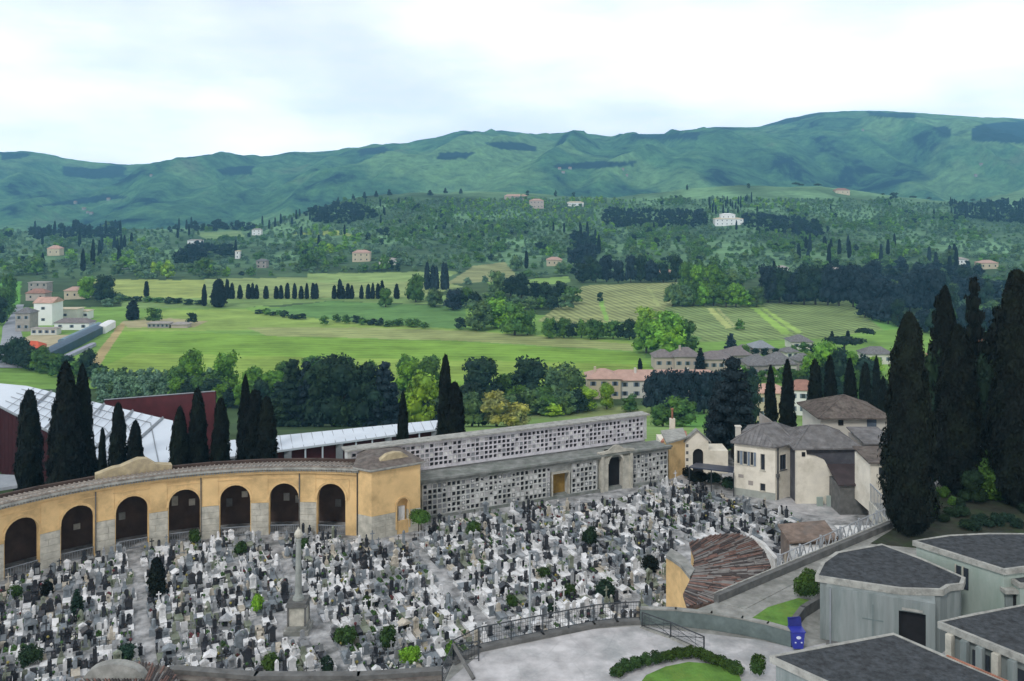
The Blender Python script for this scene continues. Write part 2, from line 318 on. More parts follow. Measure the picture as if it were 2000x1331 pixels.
def build_far():
    us = np.arange(-900, 2901, 5.0); ys = np.linspace(2700, 5800, 225); U, Yg = np.meshgrid(us, ys); X = (U-1000)/FP*Yg
    cr = np.interp(U, RI_U, RI_V); zc = H-(cr-VH)/FP*5000
    t = np.clip((Yg-2700)/2300, 0, 1); base = -135.0
    prof = t**1.15*(1-.0*t); z = base+(zc-base)*prof
    back = np.clip((Yg-5000)/800, 0, 1); z = z-back*260
    # spurs running down from the crest
    wx = X+420*fbm(X/1500, Yg/1500, 2, 31); sp = 1-np.abs(fbm(wx/620, Yg/1700+4, 4, 41))*2.1
    z = z+sp*165*np.sin(np.pi*np.clip(t, 0, 1))**1.3 + fbm(X/260, Yg/260, 4, 51)*38*np.sin(np.pi*np.clip(t*.96, 0, 1)) + fbm(X/70, Yg/70, 3, 61)*5
    V = np.stack([X, Yg, z], -1).reshape(-1, 3); nu = len(us); ny = len(ys); i, j = np.meshgrid(np.arange(nu-1), np.arange(ny-1)); a = (j*nu+i).ravel(); F = np.stack([a, a+1, a+nu+1, a+nu], -1)
    vv = VH+(H-z)*FP/Yg; jx = U+9*fbm(X/120, Yg/120, 3, 71); jy = vv+4*fbm(X/120, Yg/120, 3, 72); wd = np.zeros(U.shape)
    for pl_ in RWOODS: wd[inpoly(jx, jy, pl_)] = 1
    lt_ = np.clip((fbm(X/420, Yg/420, 4, 81)-.16)*6, 0, 1); cf = np.stack([wd, lt_, wd*0, wd*0+1], -1).reshape(-1, 4)
    m = bpy.data.materials.new('far_forest'); m.use_nodes = True; tt = m.node_tree; b = tt.nodes['Principled BSDF']; b.inputs['Roughness'].default_value = .95; b.inputs['Specular IOR Level'].default_value = .03
    g = N(tt, 'ShaderNodeNewGeometry'); n = N(tt, 'ShaderNodeTexNoise'); n.inputs['Scale'].default_value = .0032; n.inputs['Detail'].default_value = 11; n.inputs['Roughness'].default_value = .66; n.inputs['Distortion'].default_value = .6
    tt.links.new(g.outputs['Position'], n.inputs['Vector']); r = N(tt, 'ShaderNodeValToRGB'); e = r.color_ramp.elements
    e[0].position = .39; e[0].color = (.002,.008,.022,1); e[1].position = .74; e[1].color = (.17,.20,.11,1)
    k = e.new(.43); k.color = (.05,.125,.06,1); k = e.new(.56); k.color = (.12,.27,.10,1)
    tt.links.new(n.outputs[0], r.inputs[0]); 
    n2 = N(tt, 'ShaderNodeTexNoise'); n2.inputs['Scale'].default_value = .022; n2.inputs['Detail'].default_value = 8; n2.inputs['Roughness'].default_value = .75; tt.links.new(g.outputs['Position'], n2.inputs['Vector'])
    rr = N(tt, 'ShaderNodeMapRange'); rr.inputs[1].default_value = .3; rr.inputs[2].default_value = .7; rr.inputs[3].default_value = .35; rr.inputs[4].default_value = 1.65; tt.links.new(n2.outputs[0], rr.inputs[0])
    at_ = N(tt, 'ShaderNodeAttribute', attribute_name='land'); sp_ = N(tt, 'ShaderNodeSeparateColor'); tt.links.new(at_.outputs['Color'], sp_.inputs[0])
    mxa = N(tt, 'ShaderNodeMixRGB'); tt.links.new(sp_.outputs[1], mxa.inputs[0]); tt.links.new(r.outputs[0], mxa.inputs[1]); mxa.inputs[2].default_value = (.19,.35,.13,1)
    mxb = N(tt, 'ShaderNodeMixRGB'); tt.links.new(sp_.outputs[0], mxb.inputs[0]); tt.links.new(mxa.outputs[0], mxb.inputs[1]); mxb.inputs[2].default_value = (.015,.035,.045,1)
    vm = N(tt, 'ShaderNodeVectorMath', operation='SCALE'); tt.links.new(mxb.outputs[0], vm.inputs[0]); tt.links.new(rr.outputs[0], vm.inputs['Scale']); tt.links.new(vm.outputs[0], b.inputs['Base Color'])
    bp = N(tt, 'ShaderNodeBump'); bp.inputs['Distance'].default_value = 30; bp.inputs['Strength'].default_value = 1; tt.links.new(n2.outputs[0], bp.inputs['Height']); tt.links.new(bp.outputs[0], b.inputs['Normal'])
    tag(link('hills', npmesh('hills', V, F, [m], attr=cf, smooth=True)), kind='structure')
build_far()
# ------------------------------------------------------------------ materials for the built things
YEL = mat('ochre_plaster', (.72,.50,.24), .9, .14, .5, .01, 4, stain=(.36,.25,.12), stain_scale=.35)
YEL2 = mat('ochre_trim', (.64,.44,.21), .9, .2, 1.2, .01, 6)
CREAM = mat('cream_plaster', (.76,.71,.60), .9, .12, .6, .01, 5, stain=(.50,.46,.36), stain_scale=.5)
MARB = mat('weathered_marble', (.50,.48,.41), .6, .25, 1.6, .01, 6, stain=(.26,.26,.22), stain_scale=.9)
MARBW = mat('white_marble', (.68,.68,.66), .5, .15, 2.5, .004, 10, stain=(.40,.40,.38), stain_scale=1.4)
STONE = mat('grey_stone', (.27,.27,.25), .9, .35, 1.2, .03, 5, stain=(.14,.15,.13), stain_scale=.8)
STONED = mat('dark_stone', (.13,.13,.125), .9, .35, 1.5, .03, 5)
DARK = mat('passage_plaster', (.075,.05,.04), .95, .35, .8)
BLACK = mat('black_opening', (.012,.012,.014), .8, .3, 2)  # flat black standing in for the unlit inside of openings
TILE = mat('brown_roof_tiles', (.12,.10,.088), .9, .45, 1.8, .05, 6, stain=(.22,.20,.17), stain_scale=1.1)
TILER = mat('red_roof_tiles', (.42,.18,.12), .9, .3, 1.8, .04, 6, stain=(.36,.26,.2), stain_scale=.9)
TILEP = mat('pink_roof_tiles', (.50,.31,.24), .9, .2, .5, .04, 3)
TILEG = mat('grey_roof_tiles', (.17,.165,.165), .9, .4, 1.2, .04, 5, stain=(.12,.11,.10), stain_scale=.8)
GREYW = mat('grey_house_wall', (.33,.30,.27), .9, .2, .4)
WHITEW = mat('white_house_wall', (.60,.57,.50), .9, .12, .4)
MARO = mat('maroon_cladding', (.085,.018,.022), .7, .25, .6)
METW = mat('white_metal_roof', (.60,.66,.72), .4, .06, .3, spec=.5)
METG = mat('grey_metal', (.22,.24,.26), .5, .2, 1, spec=.5)
IRON = mat('dark_iron', (.035,.04,.045), .6, .3, 3, spec=.4)
GLASSD = mat('dark_window_glass', (.03,.035,.045), .15, .3, 1, spec=.6)
CONC = mat('board_marked_concrete', (.235,.265,.26), .9, .16, 2.2, .01, 5, stain=(.13,.165,.16), stain_scale=1.6, zs=.1)
CONCL = mat('concrete_rim', (.34,.34,.31), .9, .25, 1.5, .02, 5, stain=(.15,.15,.14), stain_scale=2.2)
GRAV = mat('roof_gravel', (.040,.044,.048), .95, .55, 3, .05, 16, stain=(.085,.095,.105), stain_scale=2.6)
GREENW = mat('pale_green_plaster', (.34,.40,.36), .9, .12, .5, .005, 4, stain=(.24,.31,.26), stain_scale=.9, zs=.2)
PAVE = mat('pale_paving', (.45,.44,.44), .8, .3, .9, .02, 3, stain=(.23,.25,.25), stain_scale=.32)
GROUNDC = mat('cemetery_gravel', (.34,.34,.34), .95, .6, .8, .03, 6, stain=(.05,.06,.055), stain_scale=.6)  # stained gravel, darkened further to put contact shade between tombs into the colour
LAWN = mat('lawn', (.10,.21,.035), .95, .35, 1.2, .05, 9, stain=(.16,.24,.04), stain_scale=.9)
SOILM = mat('dark_earth', (.035,.038,.026), .95, .4, 1.2, .05, 5, stain=(.03,.06,.015), stain_scale=.5)
RUST = mat('warm_terracotta', (.28,.13,.085), .9, .4, 2, .04, 6)
def joints(m, scale, col, wd=.025, amt=.5):
    t = m.node_tree; b = t.nodes['Principled BSDF']; src = b.inputs['Base Color'].links[0].from_socket
    g = N(t, 'ShaderNodeNewGeometry'); n = N(t, 'ShaderNodeTexNoise'); n.inputs['Scale'].default_value = 1.2; t.links.new(g.outputs['Position'], n.inputs['Vector'])
    ma = N(t, 'ShaderNodeMixRGB'); ma.inputs[0].default_value = .12; t.links.new(g.outputs['Position'], ma.inputs[1]); t.links.new(n.outputs['Color'], ma.inputs[2])
    v = N(t, 'ShaderNodeTexVoronoi', feature='DISTANCE_TO_EDGE'); v.inputs['Scale'].default_value = scale; t.links.new(g.outputs['Position'], v.inputs['Vector'])
    r = N(t, 'ShaderNodeMapRange'); r.inputs[1].default_value = 0; r.inputs[2].default_value = wd; r.inputs[3].default_value = amt; r.inputs[4].default_value = 0; t.links.new(v.outputs['Distance'], r.inputs[0])
    mx = N(t, 'ShaderNodeMixRGB'); t.links.new(r.outputs[0], mx.inputs[0]); t.links.new(src, mx.inputs[1]); mx.inputs[2].default_value = (*col, 1); t.links.new(mx.outputs[0], b.inputs['Base Color'])
joints(PAVE, .55, (.16,.17,.17), .03, .16)
def ring(th, r, c=(-20.0, 58.0)): return (c[0]+r*math.sin(th), c[1]+r*math.cos(th))
# ------------------------------------------------------------------ cemetery ground, lane, terrace
def structure(mb, name): return tag(mb.build(name), kind='structure')
mb = MB().use(GROUNDC); mb.prism([(-75,20),(70,20),(70,95.5),(62,118),(34,120),(17,108),(-9,97),(-45,97),(-75,90)], -9, 0); structure(mb, 'ground')
lane = [PG(1318,930,.004), PG(1420,950,.004), PG(1560,1002,.004), PG(1640,1015,.004), PG(1700,1000,.004), PG(1700,985,.004), PG(1560,975,.004), PG(1432,960,.004), PG(1345,915,.004), PG(1300,918,.004)]
mb = MB().use(PAVE); mb.prism([(p.x,p.y) for p in lane], -.05, .008); structure(mb, 'path')
ZT = 7.6
edge = [(-8,20), (-6.6,44.5), PG(862,1331,ZT)[:2], PG(885,1296,ZT)[:2], PG(935,1270,ZT)[:2], PG(1060,1244,ZT)[:2], PG(1160,1224,ZT)[:2], PG(1250,1217,ZT)[:2],
        PG(1320,1205,ZT)[:2], PG(1400,1175,ZT)[:2], PG(1740,1030,ZT)[:2], (44,88), (62,110), (110,110), (110,20)]
mb = MB().use(STONE); mb.prism(edge, -.5, ZT-.02); structure(mb, 'terrace')
mb = MB().use(PAVE)
pv = [(-7.5,21), PG(875,1331,ZT)[:2], PG(940,1275,ZT)[:2], PG(1160,1229,ZT)[:2], PG(1250,1223,ZT)[:2], PG(1480,1250,ZT)[:2], PG(1560,1268,ZT)[:2], PG(1640,1250,ZT)[:2], (30,48), (30,21)]
mb.prism(pv, ZT-.3, ZT+.004); structure(mb, 'pavement')
mb = MB().use(SOILM); mb.prism([PG(1740,1037,ZT)[:2], PG(1700,1062,ZT)[:2], PG(1790,1070,ZT)[:2], (30,62), (100,62), (100,109), (63,109), (45,87)], ZT-.3, ZT+.02); structure(mb, 'earth_bank')
mb = MB().use(STONE); mb.prism([PG(1405,1178,ZT)[:2], PG(1455,1190,ZT)[:2], PG(1560,1135,ZT)[:2], PG(1690,1072,ZT)[:2], PG(1736,1036,ZT)[:2]], ZT-.3, ZT+.008); structure(mb, 'path')
# dark kerb at the terrace edge
def strip(mb, pts, w, z0, z1):
    for a, b in zip(pts[:-1], pts[1:]):
        a = Vector(a[:2]); b = Vector(b[:2]); d = (b-a); n = Vector((-d.y, d.x)).normalized()*w/2; e = d.normalized()*w*.15; mb.prism([tuple(a-n-e), tuple(b-n+e), tuple(b+n+e), tuple(a+n-e)], z0, z1)
ke = [PG(*q, ZT) for q in [(885,1296),(935,1270),(1060,1244),(1160,1224),(1205,1219),(1250,1217)]]
root = thing('terrace_kerb', 'long dark stone kerb under the wire railing at the terrace edge', 'kerb', ke[0])
m1 = MB().use(STONED); strip(m1, ke, .42, ZT-.02, ZT+.2); part(m1, 'kerb_stone', root)
ke2 = [PG(1400,1175,ZT), PG(1740,1030,ZT)]
root = thing('parapet', 'pale capped parapet with dark side climbing along the terrace edge', 'parapet', ke2[0])
m1 = MB().use(STONED); strip(m1, ke2, .34, ZT-.6, ZT+.42); part(m1, 'wall', root)
m1 = MB().use(CONCL); q = [p+Vector((-.11,.14,0)) for p in ke2]; strip(m1, q, .09, ZT+.423, ZT+.47); part(m1, 'coping', root)
# ------------------------------------------------------------------ railings
def railing(pts, label, z, h=1.05, step=1.6, panel=True, cat='railing', name='railing', fine=.14, mesh_m=None):
    root = thing(name, label, cat, pts[0]); po = []; 
    rails = MB().use(IRON); wires = MB().use(IRON)
    for a, b in zip(pts[:-1], pts[1:]):
        a = Vector(a); b = Vector(b); a.z += z; b.z += z; d = b-a; n = max(1, round(d.length/step))
        for k in range(n+1):
            if k == n and b is not pts[-1] and (b-Vector((0,0,z))-Vector(pts[-1])).length > .01: continue
            po.append(a+d*k/n)
        rails.bar(a+Vector((0,0,h)), b+Vector((0,0,h)), .035, 5); rails.bar(a+Vector((0,0,.12)), b+Vector((0,0,.12)), .02, 4)
        nf = int(d.length/fine)
        for k in range(nf): p = a+d*(k+.5)/nf; wires.bar(p+Vector((0,0,.12)), p+Vector((0,0,h)), .011, 3)
        for q in (.35,.58,.8): wires.bar(a+Vector((0,0,h*q)), b+Vector((0,0,h*q)), .011, 3)
    part(rails, 'rail', root); part(wires, 'wire_mesh', root)
    for p in po: m = MB().use(IRON); m.cb(p.x, p.y, p.z, .07, .07, h+.02); part(m, 'post', root)
    return root
kz = Vector((0,0,.2))
railing([p+kz for p in ke], 'grey wire railing on dark kerb running along the front of the tombs', 0, 1.0)
rl = railing([PG(862,1331,ZT)+Vector((.1,-.6,0)), PG(885,1296,ZT), PG(935,1291,ZT)], 'dark corner railing with a slanting brace left of the bare paved terrace', 0, 1.0, cat='railing')
m = MB().use(STONED); m.bar(PG(885,1296,ZT)+Vector((0,0,1.0)), PG(925,1330,ZT)+Vector((0,0,.1)), .12, 4); part(m, 'brace', rl)
# curving solid parapet from the railing corner to the blue bin
pp = [PG(*q, ZT) for q in [(1252,1219),(1320,1221),(1390,1229),(1450,1239),(1500,1250),(1545,1263)]]
root = thing('curved_parapet', 'low curved grey-green parapet between railing corner and blue bin', 'parapet', pp[0])
PGN = mat('mossy_parapet', (.13,.165,.16), .85, .3, 1.4, .02, 5, stain=(.11,.14,.13), stain_scale=1.2)
m = MB().use(PGN); strip(m, pp, .22, ZT, ZT+.86); part(m, 'wall', root); m = MB().use(STONE); strip(m, pp, .32, ZT+.863, ZT+.95); part(m, 'coping', root)
r2 = [PG(*q, ZT) for q in [(1254,1226),(1310,1246),(1375,1275)]]
rr = railing(r2, 'short open iron railing with slanting braces beside the curved parapet', 0, .85, 1.5, fine=.75)
m = MB().use(IRON)
for a, b in zip(r2[:-1], r2[1:]): m.bar(a+Vector((0,0,.1)), b+Vector((0,0,.8)), .02, 4); m.bar(b+Vector((0,0,.1)), a+Vector((0,0,.8)), .02, 4)
part(m, 'brace', rr); m = MB().use(CONCL); strip(m, r2, .3, ZT, ZT+.07); part(m, 'kerb', rr)
# ------------------------------------------------------------------ curved ochre colonnade
BAY = R(8.9); RAD = 28.9; HW = 6.3
root = thing('colonnade', 'long curved ochre arcade with dark round arches and marble lower piers', 'arcade', (-36,82,0)); col = root
TH0 = R(6.0)
def archpts(a, hs, n=12): return [(a*math.cos(math.pi*k/n), hs+a*math.sin(math.pi*k/n)) for k in range(n, -1, -1)]   # left to right
SL = lambda k: 0
for k in range(9):
    th = TH0-BAY*k; x, y = ring(th, RAD*math.cos(BAY/2)); wl = RAD*math.sin(BAY/2)*2
    M = Matrix.Translation((x, y, 0)) @ Matrix.Rotation(-th, 4, 'Z')   # local +y points away from the centre; front face at y = 0
    a, hs = 1.36, 3.45
    if k == 0: wr = wl/2+.25
    else: wr = wl/2
    m = MB(M).use(YEL); ap = archpts(a, hs); h2 = wl/2
    poly = [(-h2,0),(-a,0)]+ap+[(a,0),(wr,0),(wr,HW),(-h2,HW)]
    # wall as strips so that no concave face is needed
    m.box(-h2, -a, 0, .55, 0, HW); m.box(a, wr, 0, .55, 0, HW)
    for (x0,z0),(x1,z1) in zip(ap[:-1], ap[1:]):
        m.add([(x0,0,z0),(x1,0,z1),(x1,0,HW),(x0,0,HW),(x0,.55,z0),(x1,.55,z1),(x1,.55,HW),(x0,.55,HW)], [(0,1,2,3),(5,4,7,6),(1,0,4,5)])
    part(m, 'arcade_bay', col)
    # raised moulding round the arch and frame above it
    m = MB(M).use(YEL2)
    a2 = a+.2
    for q in range(12):
        t0 = math.pi*q/12; t1 = math.pi*(q+1)/12; c = [(a*math.cos(t0), hs+a*math.sin(t0)), (a*math.cos(t1), hs+a*math.sin(t1)), (a2*math.cos(t1), hs+a2*math.sin(t1)), (a2*math.cos(t0), hs+a2*math.sin(t0))]; m.slab(c, -.06, -.003)
    m.box(-1.72, 1.72, -.05, -.004, 5.25, 5.36); m.box(-1.72, -1.62, -.05, -.004, 3.3, 5.25); m.box(1.62, 1.72, -.05, -.004, 3.3, 5.25)
    m.box(-a-.2, -a, -.09, -.005, 3.3, 3.45); m.box(a, a+.2, -.09, -.005, 3.3, 3.45)
    part(m, 'arch_moulding', col)
    # marble facing on the lower pier left of the arch (centred on the bay joint)
    Mp = Matrix.Translation((*ring(th-BAY/2, RAD*1.0), 0)) @ Matrix.Rotation(-(th-BAY/2), 4, 'Z')
    m = MB(Mp).use(MARB)
    hh = 3.02
    rows = 5
    for r_ in range(rows):
        z0 = .15+(hh-.15)*r_/rows; z1 = .15+(hh-.15)*(r_+1)/rows-.02; cut = random.uniform(-.3,.3)
        if random.random() < .75: m.box(-.80, cut-.01, -.13, .05, z0, z1); m.box(cut+.01, .80, -.13, .05, z0, z1)
        else: m.box(-.80, .80, -.13, .05, z0, z1)
    m.box(-.84, .84, -.16, .04, 0, .14); part(m, 'marble_pier_facing', col)
    m = MB(Mp).use(YEL); m.box(-.74, .74, -.10, .05, hh+.01, HW-.6); part(m, 'pilaster', col)
    if k % 2 == 0:
        m = MB(Mp).use(STONED); m.bar((-.80,-.16,.3), (-.80,-.16,6.0), .055, 5); part(m, 'drainpipe', col)
    for gx in (0,):
        g_ = MB(M).use(METG); g_.box(-a+.01, a-.01, .12, .18, .78, .86); g_.box(-a+.01, a-.01, .12, .18, .08, .14)
        for q in range(13): xx = -a+.1+q*(2*a-.2)/12; g_.box(xx-.015, xx+.015, .13, .17, .14, .78)
        part(g_, 'gate_grille', col)
    # dark passage behind
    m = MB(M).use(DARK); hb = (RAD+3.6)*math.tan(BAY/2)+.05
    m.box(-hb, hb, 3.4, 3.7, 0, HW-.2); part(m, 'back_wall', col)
    for sx in (-1, 1):
        if random.random() < .7:
            zc = random.uniform(1.4,2.6); m = MB(M).use(random.choice([MARB,STONED,STONE])); xx = sx*random.uniform(.3,.9); m.box(xx-.28, xx+.28, 3.3, 3.397, zc, zc+random.uniform(.5,.9)); part(m, 'memorial_tablet', col)
# cornice, dentils and tiled roof follow the arc
def arcstrip(mb, r0, r1, z0, z1, t0, t1, n, zo0=None, zo1=None):
    """ring segment; z0..z1 at inner radius r0, zo0..zo1 at outer radius"""
    zo0 = z0 if zo0 is None else zo0; zo1 = z1 if zo1 is None else zo1; vs = []; fs = []
    for k in range(n+1):
        t = t0+(t1-t0)*k/n; a = ring(t, r0); b = ring(t, r1); vs += [(a[0],a[1],z0),(b[0],b[1],zo0),(b[0],b[1],zo1),(a[0],a[1],z1)]
    for k in range(n):
        i = 4*k
        for j in range(4): fs.append((i+j, i+(j+1)%4, i+4+(j+1)%4, i+4+j))
    fs += [(3,2,1,0), (4*n,4*n+1,4*n+2,4*n+3)]
    mb.add(vs, fs)
T0, T1 = TH0-BAY*8.6, TH0+BAY*.5+.02
m = MB().use(YEL2); arcstrip(m, RAD-.28, RAD+.3, 5.78, 6.02, T0, T1, 60); part(m, 'cornice', col)
m = MB().use(CONCL)
nd = 170
for k in range(nd):
    t = T0+(T1-T0)*(k+.5)/nd; x, y = ring(t, RAD-.36); m.cb(x, y, 6.03, .16, .22, .2, -t)
part(m, 'dentils', col)
m = MB().use(CONCL); arcstrip(m, RAD-.62, RAD+.4, 6.24, 6.42, T0, T1, 60); part(m, 'eaves', col)
m = MB().use(mat('pale_roof_tiles', (.27,.235,.20), .9, .4, 1.5, .05, 5, stain=(.13,.11,.09), stain_scale=1.1)); arcstrip(m, RAD-.55, RAD+2.3, 6.423, 6.52, T0, T1, 60, 6.0, 6.1)
for k in range(110):
    t = T0+(T1-T0)*(k+.5)/110; a = ring(t, RAD-.6); b = ring(t, RAD+2.35); m.bar((a[0],a[1],6.55), (b[0],b[1],6.13), .07, 5)
part(m, 'roof', col)
m = MB().use(STONE); arcstrip(m, RAD+2.3, RAD+3.75, 5.6, 5.8, T0, T1, 40); arcstrip(m, RAD+3.75, RAD+4.2, -1, 5.0, T0, T1, 40); part(m, 'rear_wall', col)
# curved gable behind the eaves
x, y = ring(R(-28.5), RAD+2.6); M = Matrix.Translation((x, y, 0)) @ Matrix.Rotation(R(28.5), 4, 'Z')
m = MB(M).use(mat('sandy_stone', (.42,.35,.22), .9, .25, 1.5, .02, 5, stain=(.24,.21,.16), stain_scale=1)); g = [(-3.4,5.6),(3.2,5.6),(3.2,6.5),(1.8,6.75),(1.0,7.35),(.2,7.45),(-.6,7.2),(-1.3,6.95),(-2.0,6.9),(-3.0,6.6),(-3.4,6.5)]
m.slab(g, -.4, .5); part(m, 'gable', col)
# end pavilion
A = Vector((-14.55, 86.15)); B = Vector((-13.0, 85.3)); Cc = Vector((-8.75, 87.9)); nb = Vector((-.52,.85)); D = Cc+nb*5.5; E = A+Vector((-.4,5.6))
pav = thing('end_pavilion', 'ochre end pavilion with marble base and small arched niche', 'pavilion', (-12,87,0))
fp = [tuple(p) for p in (A, B, Cc, D, E)]
# walls without the niche area: build front (B->Cc) in pieces
m = MB().use(YEL); m.prism([tuple(A), tuple(B), tuple(B+nb*.5), tuple(E)], 2.15, HW); m.prism([tuple(Cc), tuple(D), tuple(E), tuple(Cc+nb*.5+Vector((-.3,-.2)))], 0, HW)
d = (Cc-B); Lw = d.length; ang = math.atan2(d.y, d.x); Mf = Matrix.Translation((B.x, B.y, 0)) @ Matrix.Rotation(ang, 4, 'Z')
m.M = Mf; n0, n1, nh = 2.55, 3.75, 2.75; cx_ = (n0+n1)/2; aa = (n1-n0)/2; ap = [(cx_+p[0], p[1]) for p in archpts(aa, nh, 10)]
m.box(0.0, n0, 0, .6, 2.15, HW); m.box(n1, Lw, 0, .6, 2.15, HW)
for (x0,z0),(x1,z1) in zip(ap[:-1], ap[1:]): m.add([(x0,0,z0),(x1,0,z1),(x1,0,HW),(x0,0,HW),(x0,.6,z0),(x1,.6,z1)], [(0,1,2,3),(1,0,4,5)])
part(m, 'wall', pav)
m = MB().use(MARB)
m.prism([tuple(A), tuple(B), tuple(B+nb*.5), tuple(E)], 0, 2.147)
m.M = Mf
for r_ in range(4):
    z0, z1 = r_*.535, (r_+1)*.535-.02; xs = [0.0]+sorted(random.uniform(.4,2.2) for _ in range(2))+[n0]
    for a_, b_ in zip(xs[:-1], xs[1:]): m.box(a_+.01, b_-.01, -.05, .6, z0, z1)
    m.box(n1, Lw-.01, -.05, .6, z0, z1)
part(m, 'marble_base', pav)
m = MB(Mf).use(YEL2); m.box(n0-.02, n1+.02, .5, .58, 0, 3.4); m.box(n0, n1, .02, .5, 0, 1.2); part(m, 'niche', pav)
m = MB(Mf).use(MARBW); m.box(n0+.28, n1-.28, .25, .49, 1.202, 2.5); part(m, 'niche_slab', pav)
m = MB(Mf).use(YEL2)
for q in range(10):
    t0 = math.pi*q/10; t1 = math.pi*(q+1)/10; a2 = aa+.16; m.slab([(cx_+aa*math.cos(t0), nh+aa*math.sin(t0)), (cx_+aa*math.cos(t1), nh+aa*math.sin(t1)), (cx_+a2*math.cos(t1), nh+a2*math.sin(t1)), (cx_+a2*math.cos(t0), nh+a2*math.sin(t0))], -.09, -.004)
m.box(n0-.16, n0, -.09, -.055, .5, nh); m.box(n1, n1+.16, -.09, -.055, .5, nh); part(m, 'niche_arch', pav)
m = MB().use(CONCL); cen = sum((Vector(p) for p in fp), Vector((0,0)))/5
big = [tuple(cen+(Vector(p)-cen)*1.13) for p in fp]; mid_ = [tuple(cen+(Vector(p)-cen)*1.06) for p in fp]
m.prism(mid_, HW, HW+.14); m.prism(big, HW+.143, HW+.3); part(m, 'cornice', pav)
m = MB().use(TILE); sm = [tuple(cen+(Vector(p)-cen)*.35) for p in fp]; vs = [(p[0],p[1],HW+.303) for p in big]+[(p[0],p[1],HW+.75) for p in sm]
m.add(vs, [(i,(i+1)%5,5+(i+1)%5,5+i) for i in range(5)]+[(5,6,7,8,9)]); part(m, 'roof', pav)
m = MB(Mf).use(MATS['sandy_stone']); g = [(1.0,6.62),(4.3,6.62),(4.1,6.95),(3.6,7.35),(2.8,7.5),(2.0,7.4),(1.4,7.05)]; m.slab(g, .9, 1.5); part(m, 'gable', pav)
m = MB().use(IRON); pA = (A+B)/2; m.bar((A.x+.1,A.y-.14,.2),(A.x+.1,A.y-.14,6.2),.06,5); part(m, 'drainpipe', pav)
# ------------------------------------------------------------------ columbarium: two tiers of niches
c0 = Vector((-8.9,90.5)); c1 = Vector((17.5,102.95)); dd = c1-c0; LW = dd.length; ang = math.atan2(dd.y, dd.x)
Mc = Matrix.Translation((c0.x, c0.y, 0)) @ Matrix.Rotation(ang, 4, 'Z')
Zl = 3.95; SB = 2.9; Zu = 6.85
cw = thing('columbarium', 'two-tiered grey and white burial wall pierced with rows of square niches', 'columbarium', (4,97,0))
WLAT = mat('white_lattice', (.62,.60,.63), .8, .1, .8, stain=(.30,.29,.31), stain_scale=.9)
LLAT = mat('grey_lattice', (.52,.53,.51), .85, .25, .9, .02, 5, stain=(.2,.21,.19), stain_scale=.8)
def xat(u):   # local x along the lower wall face seen at pixel column u
    k = (u-1000)/FP; return (k*c0.y-c0.x)/(math.cos(ang)-k*math.sin(ang))
xp0, xp1 = xat(1172), xat(1232); xo0, xo1 = xat(1186), xat(1214); xd0, xd1 = xat(1080), xat(1111)
# lower tier body with openings
m = MB(Mc).use(LLAT)
m.box(-.3, xd0, .35, SB+.5, 0, Zl-.4); m.box(xd1, xo0, .35, SB+.5, 0, Zl-.4); m.box(xo1, LW, .35, SB+.5, 0, Zl-.4); m.box(xd0, xd1, .35, 1.0, 2.6, Zl-.4)
m.box(xd0, xo1, SB+.1, SB+.5, 0, Zl-.41)
part(m, 'lower_body', cw)
m = MB(Mc).use(BLACK); m.box(xo0-.02, xo1+.02, .47, .59, 0, 4.3); part(m, 'portal_darkness', cw)  # black panel closes the arch in place of its unlit inside
m = MB(Mc).use(mat('ochre_recess', (.30,.19,.05), .9, .3, 1.2)); m.box(xd0, xd1, .9, 1.05, 0, 2.6); m.box(xd0-.005, xd0+.09, .36, .9, 0, 2.59); part(m, 'doorway', cw)
m = MB(Mc).use(MARB); m.box(xd0-.12, xd0+.0, -.04, .5, 0, 2.72); m.box(xd1, xd1+.12, -.04, .5, 0, 2.72); m.box(xd0, xd1, -.04, .5, 2.6, 2.74); part(m, 'door_frame', cw)
# lattice and plates
cell = .50
PL = {'w': MARBW, 'k': mat('dark_niche_plate', (.02,.02,.025), .4, .3, 3, spec=.4), 'g': mat('grey_niche_plate', (.24,.25,.26), .6, .25, 2), 'm': mat('mid_niche_plate', (.44,.43,.43), .6, .2, 2)}
def tier(x0, x1, y, z0, rows, gaps, latm, lw, name, probs, discs, zc):
    n = int((x1-x0)/cell); m = MB(Mc).use(latm); cx = []
    for i in range(n+1):
        x = x0+(x1-x0)*i/n
        if any(a-.1 < x < b+.1 for a, b in gaps):
            if m.v: part(m, name, cw); m = MB(Mc).use(latm)
            continue
        m.box(x-lw/2, x+lw/2, y, y+.34, z0, z0+rows*zc)
    for i in range(n):
        xa, xb = x0+(x1-x0)*i/n, x0+(x1-x0)*(i+1)/n
        if any(xb > a and xa < b for a, b in gaps): continue
        cx.append((xa+lw/2, xb-lw/2))
        for r_ in range(rows+1): m.box(xa+lw/2, xb-lw/2, y+.003, y+.337, z0+r_*zc-lw/2, z0+r_*zc+lw/2)
    if m.v: part(m, name, cw)
    res = []
    for i, (a, b) in enumerate(cx):
        for r_ in range(rows): 
            k = np.random.default_rng(i*31+r_*7+int(y*10)).choice(list(probs.keys()), p=list(probs.values())); res.append((a, b, z0+r_*zc+lw/2, z0+(r_+1)*zc-lw/2, k, y))
    return res
rs = tier(.15, LW-.15, 0, .30, 6, [(xd0-.2,xd1+.2),(xp0,xp1)], LLAT, .11, 'grey_lattice', {'w':.26,'k':.38,'g':.21,'m':.15}, True, .52)
rs2 = tier(-6.2, LW-1.4, SB, 4.22, 5, [], WLAT, .11, 'white_lattice', {'w':.14,'k':.62,'g':.12,'m':.12}, False, .47)
allp = rs+rs2; allp.sort(key=lambda q: q[5]*30+q[0])
rest = MB(Mc)
